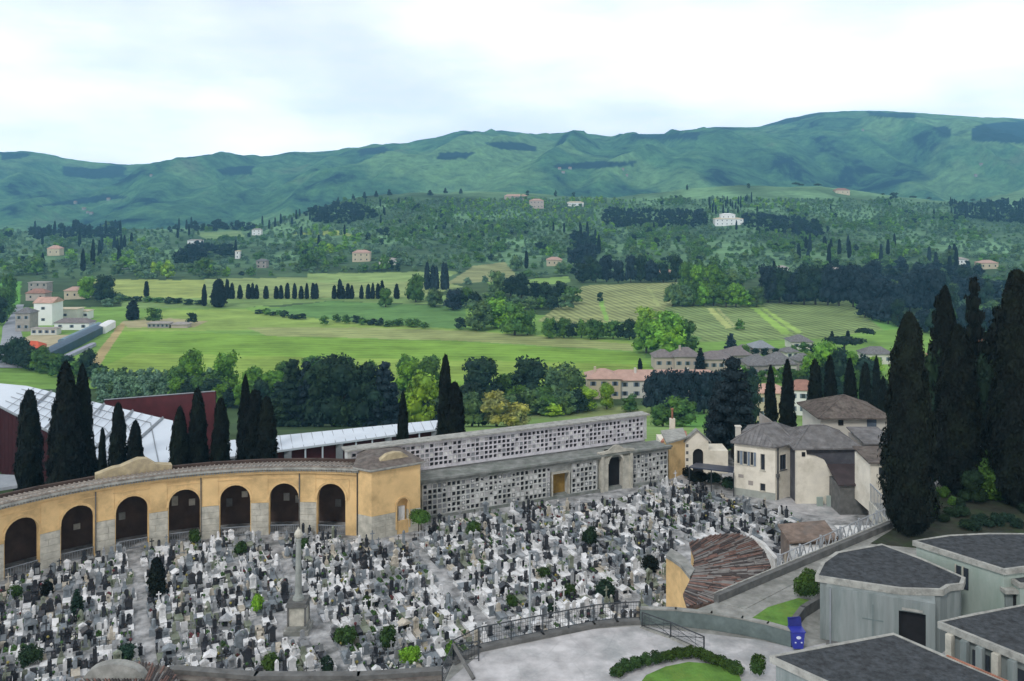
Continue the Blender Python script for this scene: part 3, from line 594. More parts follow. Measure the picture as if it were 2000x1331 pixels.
def plate(m, q, i):
    a, b, z0, z1, k, y = q; rr = random.Random(i); dpt = .05 if k != 'k' else .2
    m.use(PL[k]); s = rr.uniform(0,.06); m.box(a+s, b-s, y+dpt, y+dpt+.06, z0+s*.5, z1-s)
    if k != 'k' and rr.random() < .5 and y < 1: m.use(MARBW if k == 'g' else PL['k']); cx = (a+b)/2; cz = (z0+z1)/2; m.slab([(cx+.12*math.cos(t), cz+.12*math.sin(t)) for t in [j*math.pi/4 for j in range(8)]], y+dpt-.06, y+dpt-.003)
for i, q in enumerate(allp):
    if i < 100: m = MB(Mc); plate(m, q, i); part(m, 'niche_plate', cw)
    else: plate(rest, q, i)
tag(part(rest, 'niche_plates', cw), kind='stuff')
m = MB(Mc).use(LLAT); m.box(-6.6, LW-1.0, SB+.35, SB+1.1, Zl-.5, Zu-.05); m.box(-6.6, -6.2, SB, SB+.35, 4.1, Zu-.06); m.box(LW-1.4, LW-1.0, SB, SB+.35, 4.1, Zu-.06); part(m, 'upper_body', cw)
m = MB(Mc).use(WLAT); m.box(-6.2, LW-1.4, SB+.004, SB+.33, 3.99, 4.2); m.box(-6.2, LW-1.4, SB-.02, SB+.33, 6.6, 6.848); part(m, 'upper_frame', cw)
LEDG = mat('mossy_ledge', (.22,.23,.215), .95, .4, 1, .04, 4, stain=(.12,.15,.12), stain_scale=.9)
m = MB(Mc).use(LEDG); m.box(-.5, LW+.2, -.25, SB-.003, Zl-.38, Zl-.12); m.box(-.6, LW+.25, -.42, 0.1, Zl-.117, Zl+.08); m.box(-.2, LW, -.12, SB, .0, .3); part(m, 'ledge', cw)
m = MB(Mc).use(CONCL); m.box(-6.9, LW-.8, SB-.35, SB+1.3, Zu, Zu+.14)
for k in range(46): x = -6.7+k*.72; 
part(m, 'roof_slab', cw)
# stone portal
m = MB(Mc).use(MARB)
xc = (xo0+xo1)/2; ao = (xo1-xo0)/2; hs = 2.95
m.box(xp0, xo0, -.25, .6, 0, 4.1); m.box(xo1, xp1, -.25, .6, 0, 4.1)
ap = [(xc+p[0], p[1]) for p in archpts(ao, hs, 10)]
for (x0,z0),(x1,z1) in zip(ap[:-1], ap[1:]): m.add([(x0,-.25,z0),(x1,-.25,z1),(x1,-.25,4.45),(x0,-.25,4.45),(x0,.6,z0),(x1,.6,z1)], [(0,1,2,3),(1,0,4,5)])
m.slab([(xp0-.2,4.1),(xp1+.2,4.1),(xp1+.2,4.3),(xo1+.1,4.45),(xc+.4,4.85),(xc,4.95),(xc-.4,4.85),(xo0-.1,4.45),(xp0-.2,4.3)], -.45, -.253)
for s_ in (xp0-.02, xp1-.3): m.box(s_, s_+.32, -.4, -.253, 0, 4.09)
for q in range(10):
    t0 = math.pi*q/10; t1 = math.pi*(q+1)/10; a2 = ao+.22; m.slab([(xc+ao*math.cos(t0), hs+ao*math.sin(t0)), (xc+ao*math.cos(t1), hs+ao*math.sin(t1)), (xc+a2*math.cos(t1), hs+a2*math.sin(t1)), (xc+a2*math.cos(t0), hs+a2*math.sin(t0))], -.36, -.254)
part(m, 'portal', cw)
# ------------------------------------------------------------------ gate building at the right end of the columbarium
gb = thing('gate_building', 'ochre and cream gate building with arched black opening and red roof', 'building', (18.5,106,0))
g0 = PG(1302,938)+Vector((.25,.1,0)); g1 = PG(1338,925); g2 = PG(1386,928)+Vector((0,.6,0)); g3 = PG(1422,925)
m = MB().use(YEL); dirb = Vector((.1,1,0)); m.prism([(g0.x,g0.y),(g1.x,g1.y),(g1.x+.3,g1.y+4),(g0.x+.3,g0.y+5)], 0, 4.05); part(m, 'ochre_wing', gb)
m = MB().use(CONCL); m.prism([(g0.x-.3,g0.y-.3),(g1.x+.1,g1.y-.35),(g1.x+.5,g1.y+4),(g0.x-.1,g0.y+5)], 4.053, 4.25); part(m, 'wing_coping', gb)
d = (g2-g1); ang2 = math.atan2(d.y, d.x); Mg = Matrix.Translation(g1) @ Matrix.Rotation(ang2, 4, 'Z'); wg = d.length
m = MB(Mg).use(CREAM); xo, ra, hs2 = wg*.56, .62, 2.2; ap = [(xo+p[0], p[1]) for p in archpts(ra, hs2, 10)]
def topz(x): t = abs(x-wg*.5)/(wg*.5); return 4.9-1.2*t
m.slab([(0,0),(xo-ra,0),(xo-ra,topz(xo-ra)),(0,topz(0))], 0, .4); m.slab([(xo+ra,0),(wg,0),(wg,topz(wg)),(xo+ra,topz(xo+ra))], 0, .4)
for (x0,z0),(x1,z1) in zip(ap[:-1], ap[1:]): m.add([(x0,0,z0),(x1,0,z1),(x1,0,topz(x1)),(x0,0,topz(x0)),(x0,.4,z0),(x1,.4,z1),(x1,.4,topz(x1)),(x0,.4,topz(x0))], [(0,1,2,3),(1,0,4,5),(5,4,7,6),(3,2,6,7)])
m.box(.4, wg-.4, .4, 4, 0, 3.2)
part(m, 'gabled_front', gb)
m = MB(Mg).use(BLACK); m.box(xo-ra, xo+ra, .3, .38, 0, 2.9); part(m, 'arched_opening', gb)  # black panel set in the arch for its dark interior
m = MB(Mg).use(STONE)
for s_ in (0, 1):
    xa, xb = (-.25, wg*.5) if s_ == 0 else (wg*.5, wg+.25); za, zb = topz(xa)-.0, topz(xb); m.slab([(xa,za),(xb,zb),(xb,zb+.2),(xa,za+.2)], -.2, .6)
part(m, 'gable_coping', gb)
for j in range(4): m = MB(Mg).use(STONED); m.box(.1, .38, -.03, -.003, .6+j*.8, .95+j*.8); part(m, 'quoin', gb)
m = MB().use(CREAM); m.prism([(g2.x,g2.y),(g3.x,g3.y),(g3.x,g3.y+3),(g2.x,g2.y+3)], 0, 2.6); part(m, 'low_wing', gb)
rp_ = [P(1290,862,112), P(1346,862,112), P(1340,842,116), P(1312,838,116)]
m = MB().use(TILER); m.add([tuple(p) for p in rp_]+[(p.x,p.y,p.z-.2) for p in rp_], [(0,1,2,3),(7,6,5,4),(0,4,5,1),(1,5,6,2),(2,6,7,3),(3,7,4,0)]); part(m, 'red_roof', gb)
m = MB().use(CREAM); m.box(rp_[0].x+.1, rp_[1].x-.1, 112.1, 116, 0, rp_[0].z-.21); part(m, 'rear_block', gb)
pc = P(1313,840,113.5); ch = MB().use(CREAM); ch.cb(pc.x, pc.y, pc.z-.5, .62, .62, 1.9); cho = part(ch, 'chimney', gb); m = MB().use(RUST); m.lathe([(.13,pc.z+1.4),(.11,pc.z+2.4),(.2,pc.z+2.5),(.2,pc.z+2.65)], pc.x, pc.y, 8); m.build('chimney_pot', gb, gb.location)
# ------------------------------------------------------------------ houses by the lane
def wallface(root, M, w, h, openings, m_wall, name='wall', t=.3, z0=0, frame=None, glass=GLASSD, shut=None):
    """wall in the local x-z plane (front y=0) with real rectangular openings, frames and recessed panes"""
    xs = sorted({0, w, *[o[0] for o in openings], *[o[1] for o in openings]}); m = MB(M).use(m_wall)
    for xa, xb in zip(xs[:-1], xs[1:]):
        cut = sorted([(o[2], o[3]) for o in openings if o[0] <= xa and o[1] >= xb]); z = z0
        for a, b in cut: m.box(xa, xb, 0, t, z, a); z = b
        m.box(xa, xb, 0, t, z, h)
    part(m, name, root)
    for o in openings:
        f = MB(M).use(frame or MARB); x0, x1, a, b = o[:4]; f.box(x0, x0+.06, .06, .16, a, b); f.box(x1-.06, x1, .06, .16, a, b); f.box(x0+.06, x1-.06, .06, .16, b-.06, b); f.box(x0+.06, x1-.06, .06, .16, a, a+.06)
        if x1-x0 > .7: f.box((x0+x1)/2-.03, (x0+x1)/2+.03, .07, .15, a+.06, b-.06)
        f.box(x0-.08, x1+.08, -.06, .02, a-.08, a)
        fo = part(f, 'window' if a > .3 else 'door', root); g = MB(M).use(glass); g.box(x0+.02, x1-.02, .17, .2, a, b); g.build('pane', fo, root.location)
        if shut and a > .3:
            s = MB(M).use(shut); ww = (x1-x0)*.5; s.box(x0-ww, x0-.02, -.05, -.004, a, b); s.box(x1+.02, x1+ww, -.05, -.004, a, b); s.build('shutter', fo, root.location)
def hip(root, poly, z, rise, over, m_, name='roof', ridge=None):
    c = sum((Vector(p) for p in poly), Vector((0,0)))/len(poly); big = [c+(Vector(p)-c)*over for p in poly]
    m = MB().use(m_); n = len(big)
    if ridge is None: ridge = [c]
    rr = [(r[0], r[1], z+rise) for r in ridge]
    base = [(p.x,p.y,z) for p in big]; low = [(p.x,p.y,z-.14) for p in big]; vs = low+base+rr; fs = [tuple(range(n-1,-1,-1))]+[(i,(i+1)%n,n+(i+1)%n,n+i) for i in range(n)]
    for i in range(n):
        j = (i+1)%n
        di = min(range(len(rr)), key=lambda k: (Vector(rr[k][:2])-big[i]).length); dj = min(range(len(rr)), key=lambda k: (Vector(rr[k][:2])-big[j]).length)
        fs.append((n+i, n+j, 2*n+di) if di == dj else (n+i, n+j, 2*n+dj, 2*n+di))
    m.add(vs, fs)
    for i in range(n):
        di = min(range(len(rr)), key=lambda k: (Vector(rr[k][:2])-big[i]).length); m.bar(base[i], rr[di], .10, 5)
    if len(rr) > 1: m.bar(rr[0], rr[1], .12, 5)
    # rows of tiles
    for i in range(n):
        j = (i+1)%n; a, b = Vector(base[i]), Vector(base[j]); L_ = (b-a).length; mid = (a+b)/2
        di = min(range(len(rr)), key=lambda k: (Vector(rr[k][:2])-big[i]).length); dj = min(range(len(rr)), key=lambda k: (Vector(rr[k][:2])-big[j]).length); ra, rb = Vector(rr[di]), Vector(rr[dj]); k = max(2, int(L_/.42))
        for q in range(1, k):
            t = q/k; p = a+(b-a)*t
            # run towards the ridge perpendicular to the eave
            if di == dj: top = ra; s = min(t, 1-t)*2; e_ = p+(top-mid)*s
            else:
                l1 = (ra-a).dot((b-a).normalized())/L_; l2 = (rb-a).dot((b-a).normalized())/L_; l1 = max(l1,.02); l2 = min(l2,.98)
                s = 1 if l1 <= t <= l2 else (t/l1 if t < l1 else (1-t)/(1-l2)); rm = ra+(rb-ra)*(min(max((t-l1)/max(l2-l1,.01),0),1)); up = Vector((0,0,0)); perp = (rm-(a+(b-a)*(l1 if t<l1 else l2 if t>l2 else t))); e_ = p+perp*s
            m.bar(p+Vector((0,0,.02)), e_+Vector((0,0,.02)), .045, 3)
    return part(m, name, root)
WOODD = mat('dark_shutter', (.05,.06,.08), .7, .2, 2)
SHUTG = mat('grey_shutter', (.18,.22,.27), .7, .2, 2)
hA = PG(1434,966); hB = PG(1514,978); hC = PG(1554,970)+Vector((0,.4,0))
hh = thing('cream_house', 'cream two-storey house with grey hipped roof beside the lane', 'house', hA)
d = hB-hA; wa = d.length; Ma = Matrix.Translation(hA) @ Matrix.Rotation(math.atan2(d.y,d.x), 4, 'Z')
wallface(hh, Ma, wa, 5.5, [(.25,.62,3.3,4.75),(.9,1.4,3.3,4.75),(1.68,2.05,3.3,4.75),(2.75,3.25,2.95,4.7),(2.7,3.3,.75,1.6)], CREAM, shut=None)
mm_ = MB(Ma).use(SHUTG); 
for a_, b_ in ((.63,.88),(1.42,1.66),(2.07,2.3)): mm_.box(a_, b_, -.06, -.004, 3.3, 4.75)
part(mm_, 'shutters', hh)
m = MB(Ma).use(GREYW); m.box(.45, 1.0, -.04, -.004, 1.9, 2.25); m.box(1.5, 2.0, -.04, -.004, 1.25, 1.7); part(m, 'wall_plaques', hh)
m = MB(Ma).use(mat('damp_plaster', (.36,.38,.34), .9, .2, 1)); m.box(-.03, wa+.02, -.035, -.002, 0, .75); part(m, 'damp_base', hh)
d2 = hC-hB; wb = d2.length; Mb = Matrix.Translation(hB) @ Matrix.Rotation(math.atan2(d2.y,d2.x), 4, 'Z')
wallface(hh, Mb, wb, 5.5, [(.75,1.75,3.0,4.6)], CREAM, glass=GLASSD, frame=WOODD)
m = MB(Mb).use(STONED); m.box(.25, .5, -.08, -.004, 0, 5.45); m.box(.1,.45,-.25,-.01,2.4,2.75); part(m, 'downpipe', hh)
back = (d.normalized().cross(Vector((0,0,1))))*-7.0
pb = [hA, hB, hC, hC+Vector((1.2,5.5,0)), hA+back]; m = MB().use(CREAM); q0 = [p+Vector((0,.32,0)) for p in pb]; m.prism([(hA.x+.3,hA.y+.33),(hB.x,hB.y+.36),(hC.x-.3,hC.y+.3),(hC.x+1.2,hC.y+5.5),(hA.x+back.x,hA.y+back.y)], 0, 5.49); part(m, 'core', hh)
c_ = sum((Vector((p.x,p.y)) for p in pb), Vector((0,0)))/5
rf = hip(hh, [(p.x,p.y) for p in pb], 5.65, 1.35, 1.10, TILEG, ridge=[(c_.x-1,c_.y), (c_.x+1,c_.y+.8)])
m = MB().use(WHITEW); m.cb(hA.x+.9, hA.y+2.0, 5.6, .5, .5, 1.1); m.cb(hA.x+.9, hA.y+2.0, 6.7, .65, .65, .12); m.build('chimney', rf, hh.location)
m = MB().use(GREYW); m.add([(c_.x-.2,c_.y+1,6.2),(c_.x+.9,c_.y+1,6.2),(c_.x-.2,c_.y+3,6.2),(c_.x+.9,c_.y+3,6.2),(c_.x-.2,c_.y+1,7.6),(c_.x+.9,c_.y+1,6.9),(c_.x-.2,c_.y+3,7.6),(c_.x+.9,c_.y+3,6.9)], [(0,1,5,4),(2,6,7,3),(4,5,7,6),(0,4,6,2),(1,3,7,5)]); m.build('dormer', rf, hh.location)
# dark building with an irregular-edged cream slab before it
dk = thing('dark_house', 'dark grey house with irregular-edged cream facade and hipped roof', 'house', PG(1556,985)); 
e0 = PG(1556,985); e1 = PG(1690,985); DKW = mat('dark_plaster', (.085,.085,.10), .9, .3, .8, stain=(.16,.17,.18), stain_scale=.5)
m = MB().use(DKW); m.box(e0.x+.05, e1.x-.3, e0.y+.6, e0.y+7, 0, 5.6); part(m, 'wall', dk)
pl = [(0,0),(4.15,0),(4.1,1.6),(3.9,2.6),(3.4,3.6),(2.9,4.5),(2.1,4.85),(1.1,5.0),(1.0,5.55),(0,5.6)]
m = MB(Matrix.Translation((e0.x,e0.y,0))).use(CREAM); m.slab(pl, .1, .57); part(m, 'cream_facade', dk)
m = MB(Matrix.Translation((e0.x,e0.y,0))).use(BLACK); m.box(.55,.9,.04,.098,4.9,5.35); part(m, 'small_window', dk)
hip(dk, [(e0.x-.1,e0.y+.2),(e1.x-.3,e0.y+.4),(e1.x-.3,e0.y+7),(e0.x,e0.y+7)], 5.72, 1.5, 1.06, TILEG, ridge=[(e0.x+2.4,e0.y+3.6),(e1.x-3,e0.y+3.6)])
m = MB(Matrix.Translation((e0.x,e0.y,0))).use(GREENW)
for xa, hh_ in ((1.9,1.3),(2.9,1.5),(3.7,1.7)): m.box(xa, xa+.6, -.7, -.45, 0, hh_*.7)
part(m, 'leaning_slabs', dk)
# white tower house behind
tw = thing('tower_house', 'white house with broad brown pyramid roof behind the dark house', 'house', P(1605,900,112)-Vector((0,0,3.4)))
t0 = P(1603,860,111); t1 = P(1732,860,111); m = MB().use(WHITEW); m.box(t0.x, t1.x, 111, 118, -2, 5.0); part(m, 'wall', tw)
hip(tw, [(t0.x,110.8),(t1.x,110.8),(t1.x,118),(t0.x,118)], 5.2, 1.9, 1.14, TILE)
m = MB().use(BLACK); m.box(t0.x+2.1,t0.x+2.7,110.9,110.996,4.2,4.8); part(m, 'window', tw)
m = MB().use(mat('blue_grey_boards', (.10,.13,.17), .9, .3, 1)); m.box(t1.x-2.4,t1.x-1.3,110.85,110.995,0,4.9); part(m, 'boarded_bay', tw)  # boards in one even dark blue-grey on the white wall
# small annexes right of it
def shed(name, label, u0, u1, vt, vb, Y, dep, mw, mr, rise=.6, cat='shed', win=0):
    a = P(u0, vb, Y); b = P(u1, vb, Y); zt = P(u0, vt, Y).z; root = thing(name, label, cat, (a.x, Y, a.z)); m = MB().use(mw); m.box(a.x, b.x, Y, Y+dep, a.z-2.5, zt); part(m, 'wall', root)
    m = MB().use(mr); m.add([(a.x-.25,Y-.3,zt+.003),(b.x+.25,Y-.3,zt+.003),(b.x+.25,Y+dep,zt+rise),(a.x-.25,Y+dep,zt+rise),(a.x-.25,Y-.3,zt+.15),(b.x+.25,Y-.3,zt+.15),(b.x+.25,Y+dep,zt+rise+.15),(a.x-.25,Y+dep,zt+rise+.15)], [(0,3,2,1),(4,5,6,7),(0,1,5,4),(1,2,6,5),(2,3,7,6),(3,0,4,7)]); part(m, 'roof', root)
    for k in range(win):
        x = a.x+(b.x-a.x)*(k+.5)/win; m = MB().use(GLASSD); m.box(x-.3,x+.3,Y-.05,Y-.004,zt-1.1,zt-.4); part(m, 'window', root)
    return root
shed('shed', 'small pale shed with grey roof right of the maroon lean-to', 1700, 1745, 905, 950, 88, 4, CREAM, TILE, .4, win=1)
shed('lean_to', 'maroon roofed lean-to against the dark house', 1640, 1695, 948, 985, 92, 3, STONED, mat('maroon_roof', (.05,.038,.04), .8, .25, 1), 1.1)
shed('annex', 'grey annex with pale wall between tower house and cypress', 1690, 1745, 868, 930, 100, 5, GREYW, TILEG, .5, win=1)
# blue-black canopy and hedge bed beside the cream house
a = P(1345,930,100); root = thing('canopy', 'dark flat blue-black canopy left of the cream house', 'canopy', a)
m = MB().use(mat('blue_black_sheet', (.035,.045,.075), .4, .2, 1, spec=.5)); q = [P(1345,912,100), P(1432,922,97.5), P(1434,912,101), P(1360,904,103)]; m.add([tuple(p) for p in q]+[(p.x,p.y,p.z-.12) for p in q], [(0,1,2,3),(7,6,5,4),(0,4,5,1),(1,5,6,2),(2,6,7,3),(3,7,4,0)]); part(m, 'sheet', root)
for p in (q[0],q[1],(q[0]+q[1])/2): m = MB().use(IRON); m.cb(p.x+.1,p.y+.15,0,.1,.1,p.z-.13); part(m, 'post', root)
# ------------------------------------------------------------------ stairs and scrolled railing at the right
sp = [PG(1692,948,5.2), PG(1742,1032,ZT)]
st = thing('stairway', 'steep stair with pale stringers and iron balustrade beside the tall cypress', 'stairs', sp[1])
a = Vector((28.2,77,3.2)); b = Vector((28.6,68.3,ZT)); 
a = P(1700,985,78); b = P(1742,1032,69)
for off in (0, 1.6):
    m = MB().use(MARB); pa, pb_ = a+Vector((off,0,0)), b+Vector((off,0,0)); m.add([tuple(pa+Vector((-.12,0,-1.2))),tuple(pa+Vector((.12,0,-1.2))),tuple(pb_+Vector((.12,0,-1.2))),tuple(pb_+Vector((-.12,0,-1.2))),tuple(pa+Vector((-.12,0,.25))),tuple(pa+Vector((.12,0,.25))),tuple(pb_+Vector((.12,0,.25))),tuple(pb_+Vector((-.12,0,.25)))], [(0,3,2,1),(4,5,6,7),(0,1,5,4),(1,2,6,5),(2,3,7,6),(3,0,4,7)]); part(m, 'stringer', st)
    m = MB().use(METG); h_ = 1.7; m.bar(pa+Vector((0,0,h_)), pb_+Vector((0,0,h_)), .06, 5)
    for k in range(15): p = pa+(pb_-pa)*k/14; m.bar(p, p+Vector((0,0,h_)), .03, 4)
    part(m, 'balustrade', st)
m = MB().use(CONCL)
for k in range(16): p = a+(b-a)*(k+.5)/16; m.box(p.x+.12, p.x+1.48, p.y-.33, p.y+.33, p.z-1.2, p.z+.05)
part(m, 'steps', st)
# scrolled white-grey fence below the parapet
SCR = mat('pale_iron', (.36,.38,.40), .6, .2, 3)
f0, f1 = PG(1520,1125,6.0), PG(1735,1025,6.0)
root = thing('scrolled_fence', 'pale scrolled iron fence rising along the parapet towards the stair', 'fence', f0); d = f1-f0; n = 17
m = MB().use(SCR); m.bar(f0+Vector((0,0,1.35)), f1+Vector((0,0,1.35)), .05, 4); m.bar(f0+Vector((0,0,.3)), f1+Vector((0,0,.3)), .05, 4)
for k in range(n):
    a_ = f0+d*(k/n); b_ = f0+d*((k+1)/n); c_ = (a_+b_)/2; m.bar(a_+Vector((0,0,.3)), c_+Vector((0,0,1.3)), .045, 4); m.bar(b_+Vector((0,0,.3)), c_+Vector((0,0,1.3)), .045, 4)
    for j in range(8):
        t0_, t1_ = j*math.pi/4, (j+1)*math.pi/4; ex = d.normalized(); m.bar(c_+ex*.28*math.cos(t0_)+Vector((0,0,.72+.28*math.sin(t0_))), c_+ex*.28*math.cos(t1_)+Vector((0,0,.72+.28*math.sin(t1_))), .03, 3)
part(m, 'scrollwork', root)
for k in range(0, n+1, 3): m = MB().use(SCR); p = f0+d*(k/n); m.cb(p.x,p.y,0,.14,.14,p.z+1.5); part(m, 'post', root)
# white curving wall and pale boxes near the tiled roof
root = thing('white_wall', 'curved whitewashed wall at the right end of the tiled roof', 'wall', PG(1466,1100,2)); m = MB().use(MARBW)
w_ = [P(1464,1045,73), P(1485,1060,72), P(1512,1085,70.5)]; zt = [2.6,2.4,2.0]; w_ = [PG(1464,1048,3.6), PG(1488,1062,3.2), PG(1514,1092,2.6)]
for i in range(2):
    p, q = w_[i], w_[i+1]; m.add([(p.x,p.y,0),(q.x,q.y,0),(q.x,q.y,q.z),(p.x,p.y,p.z),(p.x+.3,p.y+.3,0),(q.x+.3,q.y+.3,0),(q.x+.3,q.y+.3,q.z),(p.x+.3,p.y+.3,p.z)], [(0,1,2,3),(5,4,7,6),(3,2,6,7),(0,3,7,4),(1,5,6,2)])
part(m, 'wall_panel', root)
a = PG(1548,1065,2.2); root = thing('chapel_block', 'low white tomb chapel with rusty roof above the parapet fence', 'chapel', a); m = MB().use(MARBW); m.box(a.x-.2,a.x+3.6,a.y-2.6,a.y+.2,0,2.2); part(m, 'wall', root)
m = MB().use(mat('dull_rust_slab', (.20,.15,.12), .9, .4, 1.5, stain=(.13,.12,.11))); m.add([(a.x-.4,a.y-.4,2.6),(a.x+3.8,a.y-.2,2.9),(a.x+3.8,a.y+3.2,3.2),(a.x-.4,a.y+3,2.9),(a.x-.4,a.y-.4,2.45),(a.x+3.8,a.y-.2,2.75),(a.x+3.8,a.y+3.2,3.0),(a.x-.4,a.y+3,2.7)], [(0,1,2,3),(7,6,5,4),(0,4,5,1),(1,5,6,2),(2,6,7,3),(3,7,4,0)]); m.box(a.x-.2,a.x+3.6,a.y+.21,a.y+2.8,0,2.6); part(m, 'roof', root)
a = PG(1652,1045,2.4); root = thing('white_canopy', 'flat white slab roof behind the scrolled fence', 'canopy', a); m = MB().use(MARBW); m.box(a.x-.3,a.x+3.6,a.y-1,a.y+2.0,2.3,2.5); part(m, 'slab', root)
for dx in (0,3.2): m = MB().use(STONE); m.cb(a.x+dx,a.y-.6,0,.25,.25,2.297); part(m, 'post', root)
# ------------------------------------------------------------------ tiled building below the terrace (mirror of the colonnade)
def roofthing(name, label, pix, z, apex_pix, za, walls, rm, cat='building', zb=0, fan=None):
    pts = [PG(u, v, z) for u, v in pix]; ap = PG(*apex_pix, za); root = thing(name, label, cat, (ap.x, ap.y, zb)); m = MB().use(rm); n = len(pts)
    vs = [tuple(p) for p in pts]+[(p.x,p.y,p.z-.2) for p in pts]+[tuple(ap)]; m.add(vs, [(i,(i+1)%n,2*n) for i in range(n)]+[((i+1)%n,i,n+i,n+(i+1)%n) for i in range(n)]+[tuple(range(2*n-1,n-1,-1))])
    part(m, 'roof', root); rb_ = random.Random(5); ms = [MB().use(RIB1), MB().use(RIB2), MB().use(RIB3)]
    if fan:
        Cf = PG(fan[0], fan[1], z); py_ = [(p.x, p.y) for p in pts]
        for ka in range(260):
            th = math.pi*2*ka/260; dr = Vector((math.cos(th), math.sin(th), 0)); rs_ = np.arange(.2, 14, .1); ins = inpoly(Cf.x+dr.x*rs_, Cf.y+dr.y*rs_, py_)
            j0 = 0
            while j0 < len(rs_):
                if not ins[j0]: j0 += 1; continue
                j1 = j0
                while j1+1 < len(rs_) and ins[j1+1] and j1-j0 < rb_.randint(8, 34): j1 += 1
                if rs_[j0] > 0 and (ka % 2 == 0 or rs_[j0] > 4.0) and rb_.random() < .92: rb_.choice(ms).bar(Cf+dr*rs_[j0]+Vector((0,0,.04)), Cf+dr*(rs_[j1]+.02)+Vector((0,0,.04+rb_.uniform(0,.03))), .055, 4)
                j0 = j1+1
    for i in range(n if not fan else 0):
        a_, b_ = pts[i], pts[(i+1)%n]; k = max(1, int((b_-a_).length/.34))
        for q in range(k):
            p = a_+(b_-a_)*q/k; cuts = sorted([0,1]+[rb_.random() for _ in range(3)])
            for c0_, c1_ in zip(cuts[:-1], cuts[1:]):
                if rb_.random() < .8: P0 = p+(ap-p)*c0_*.94+Vector((0,0,.04)); P1 = p+(ap-p)*c1_*.94+Vector((0,0,.04)); rb_.choice(ms).bar(P0, P1, .085*(1-.6*c0_), 4, .085*(1-.6*c1_))
    for mm__, nn_ in zip(ms, ('tile_rows','tile_rows','tile_rows')): part(mm__, nn_, root)
    c = Vector((ap.x, ap.y)); m = MB().use(walls); m.prism([tuple(c+(Vector((p.x,p.y))-c)*.93) for p in pts], zb, z-.2); part(m, 'wall', root); return root
RIB1 = mat('rib_red', (.19,.115,.095), .9, .4, 2); RIB2 = mat('rib_grey', (.21,.20,.19), .9, .3, 2); RIB3 = mat('rib_dark', (.07,.06,.058), .9, .4, 2)
TILEB = mat('faded_roof_tiles', (.13,.085,.07), .9, .5, 2.2, .05, 7, stain=(.22,.21,.19), stain_scale=1.6)
rt = roofthing('tiled_hall', 'curved hall with brown fan-tiled roof and ochre wall below the terrace', [(1346,1060),(1390,1046),(1436,1041),(1470,1052),(1494,1078),(1506,1106),(1460,1142),(1410,1174),(1342,1186),(1334,1160),(1352,1124),(1356,1090)], 5.0, (1400,1106), 5.02, YEL, TILEB, fan=(1268,1128))
q = [PG(1301,1086,5.0), PG(1312,1092,5), PG(1330,1105,5), PG(1348,1128,5)]
m = MB().use(YEL)
for i in range(3): a_, b_ = q[i], q[i+1]; m.prism([(a_.x,a_.y),(b_.x,b_.y),(b_.x+.4,b_.y+.9),(a_.x+.4,a_.y+.9)], 0, 4.9)
part(m, 'curved_wall', rt); m = MB().use(STONE)
for i in range(3): a_, b_ = q[i], q[i+1]; m.prism([(a_.x-.05,a_.y-.2),(b_.x-.05,b_.y-.2),(b_.x+.55,b_.y+1.1),(a_.x+.55,a_.y+1.1)], 4.903, 5.15)
part(m, 'wall_coping', rt)
# the same kind of roof peeping in at the lower edge
rb = roofthing('tiled_porch', 'brown tiled porch roof with round stone gable at the lower edge', [(120,1400),(160,1325),(205,1308),(268,1293),(330,1303),(400,1400)], 5.2, (268,1380), 5.22, YEL, TILE, fan=(240,1450))
a = PG(160,1330,5.2); m = MB(Matrix.Translation((a.x,a.y+.1,0))).use(STONE); m.slab([(0,4.2)]+[(1.7+1.7*math.cos(t), 5.1+.95*math.sin(t)) for t in [math.pi-k*math.pi/12 for k in range(13)]]+[(3.4,4.2)], 0, .6); part(m, 'round_gable', rb)
cp = [PG(340,1303,4.6), PG(500,1316,4.6), PG(700,1316,4.6), PG(862,1306,4.6)]
root = thing('low_cornice_wall', 'long low wall with dark stone cornice along the front of the tombs', 'wall', cp[0]); m = MB().use(STONED); strip(m, cp, .55, 4.35, 4.6); part(m, 'cornice', root); m = MB().use(STONE); strip(m, cp, .35, 0, 4.347); part(m, 'wall', root)
m = MB().use(TILE); strip(m, [p+Vector((0,-.55,0)) for p in cp], .55, 4.0, 4.35); part(m, 'tiles', root)
# ------------------------------------------------------------------ grey chapels on the terrace
def chapel(name, label, pix, z, wall_pix_scale=.94, wm=CONC, lip=.34, z0=ZT, rmat=GRAV, cat='chapel'):
    pts = [PG(u, v, z) for u, v in pix]; c = sum((Vector((p.x,p.y)) for p in pts), Vector((0,0)))/len(pts); root = thing(name, label, cat, (c.x,c.y,z0)); pl = [(p.x,p.y) for p in pts]
    inn = [tuple(c+(Vector(p)-c)*(1-.16/max((Vector(p)-c).length,.1)*1.3)) for p in pl]
    m = MB().use(CONCL); m.prism(pl, z-lip, z-.05); n = len(pl)
    ar = sum(pl[i][0]*pl[(i+1)%n][1]-pl[(i+1)%n][0]*pl[i][1] for i in range(n)); 
    for i in range(n):
        j = (i+1)%n; vs = [(*pl[i],z-.05),(*pl[j],z-.05),(*inn[j],z-.05),(*inn[i],z-.05),(*pl[i],z),(*pl[j],z),(*inn[j],z),(*inn[i],z)]
        m.add(vs, [(4,5,6,7),(0,1,5,4),(2,3,7,6)] if ar > 0 else [(7,6,5,4),(4,5,1,0),(6,7,3,2)])
    part(m, 'roof_rim', root)
    m = MB().use(rmat); m.prism(inn, z-.08, z-.02); part(m, 'gravel_roof', root)
    wl = [tuple(c+(Vector(p)-c)*wall_pix_scale) for p in pl]; m = MB().use(wm); m.prism(wl, z0, z-lip-.003); part(m, 'wall', root); return root, wl, c
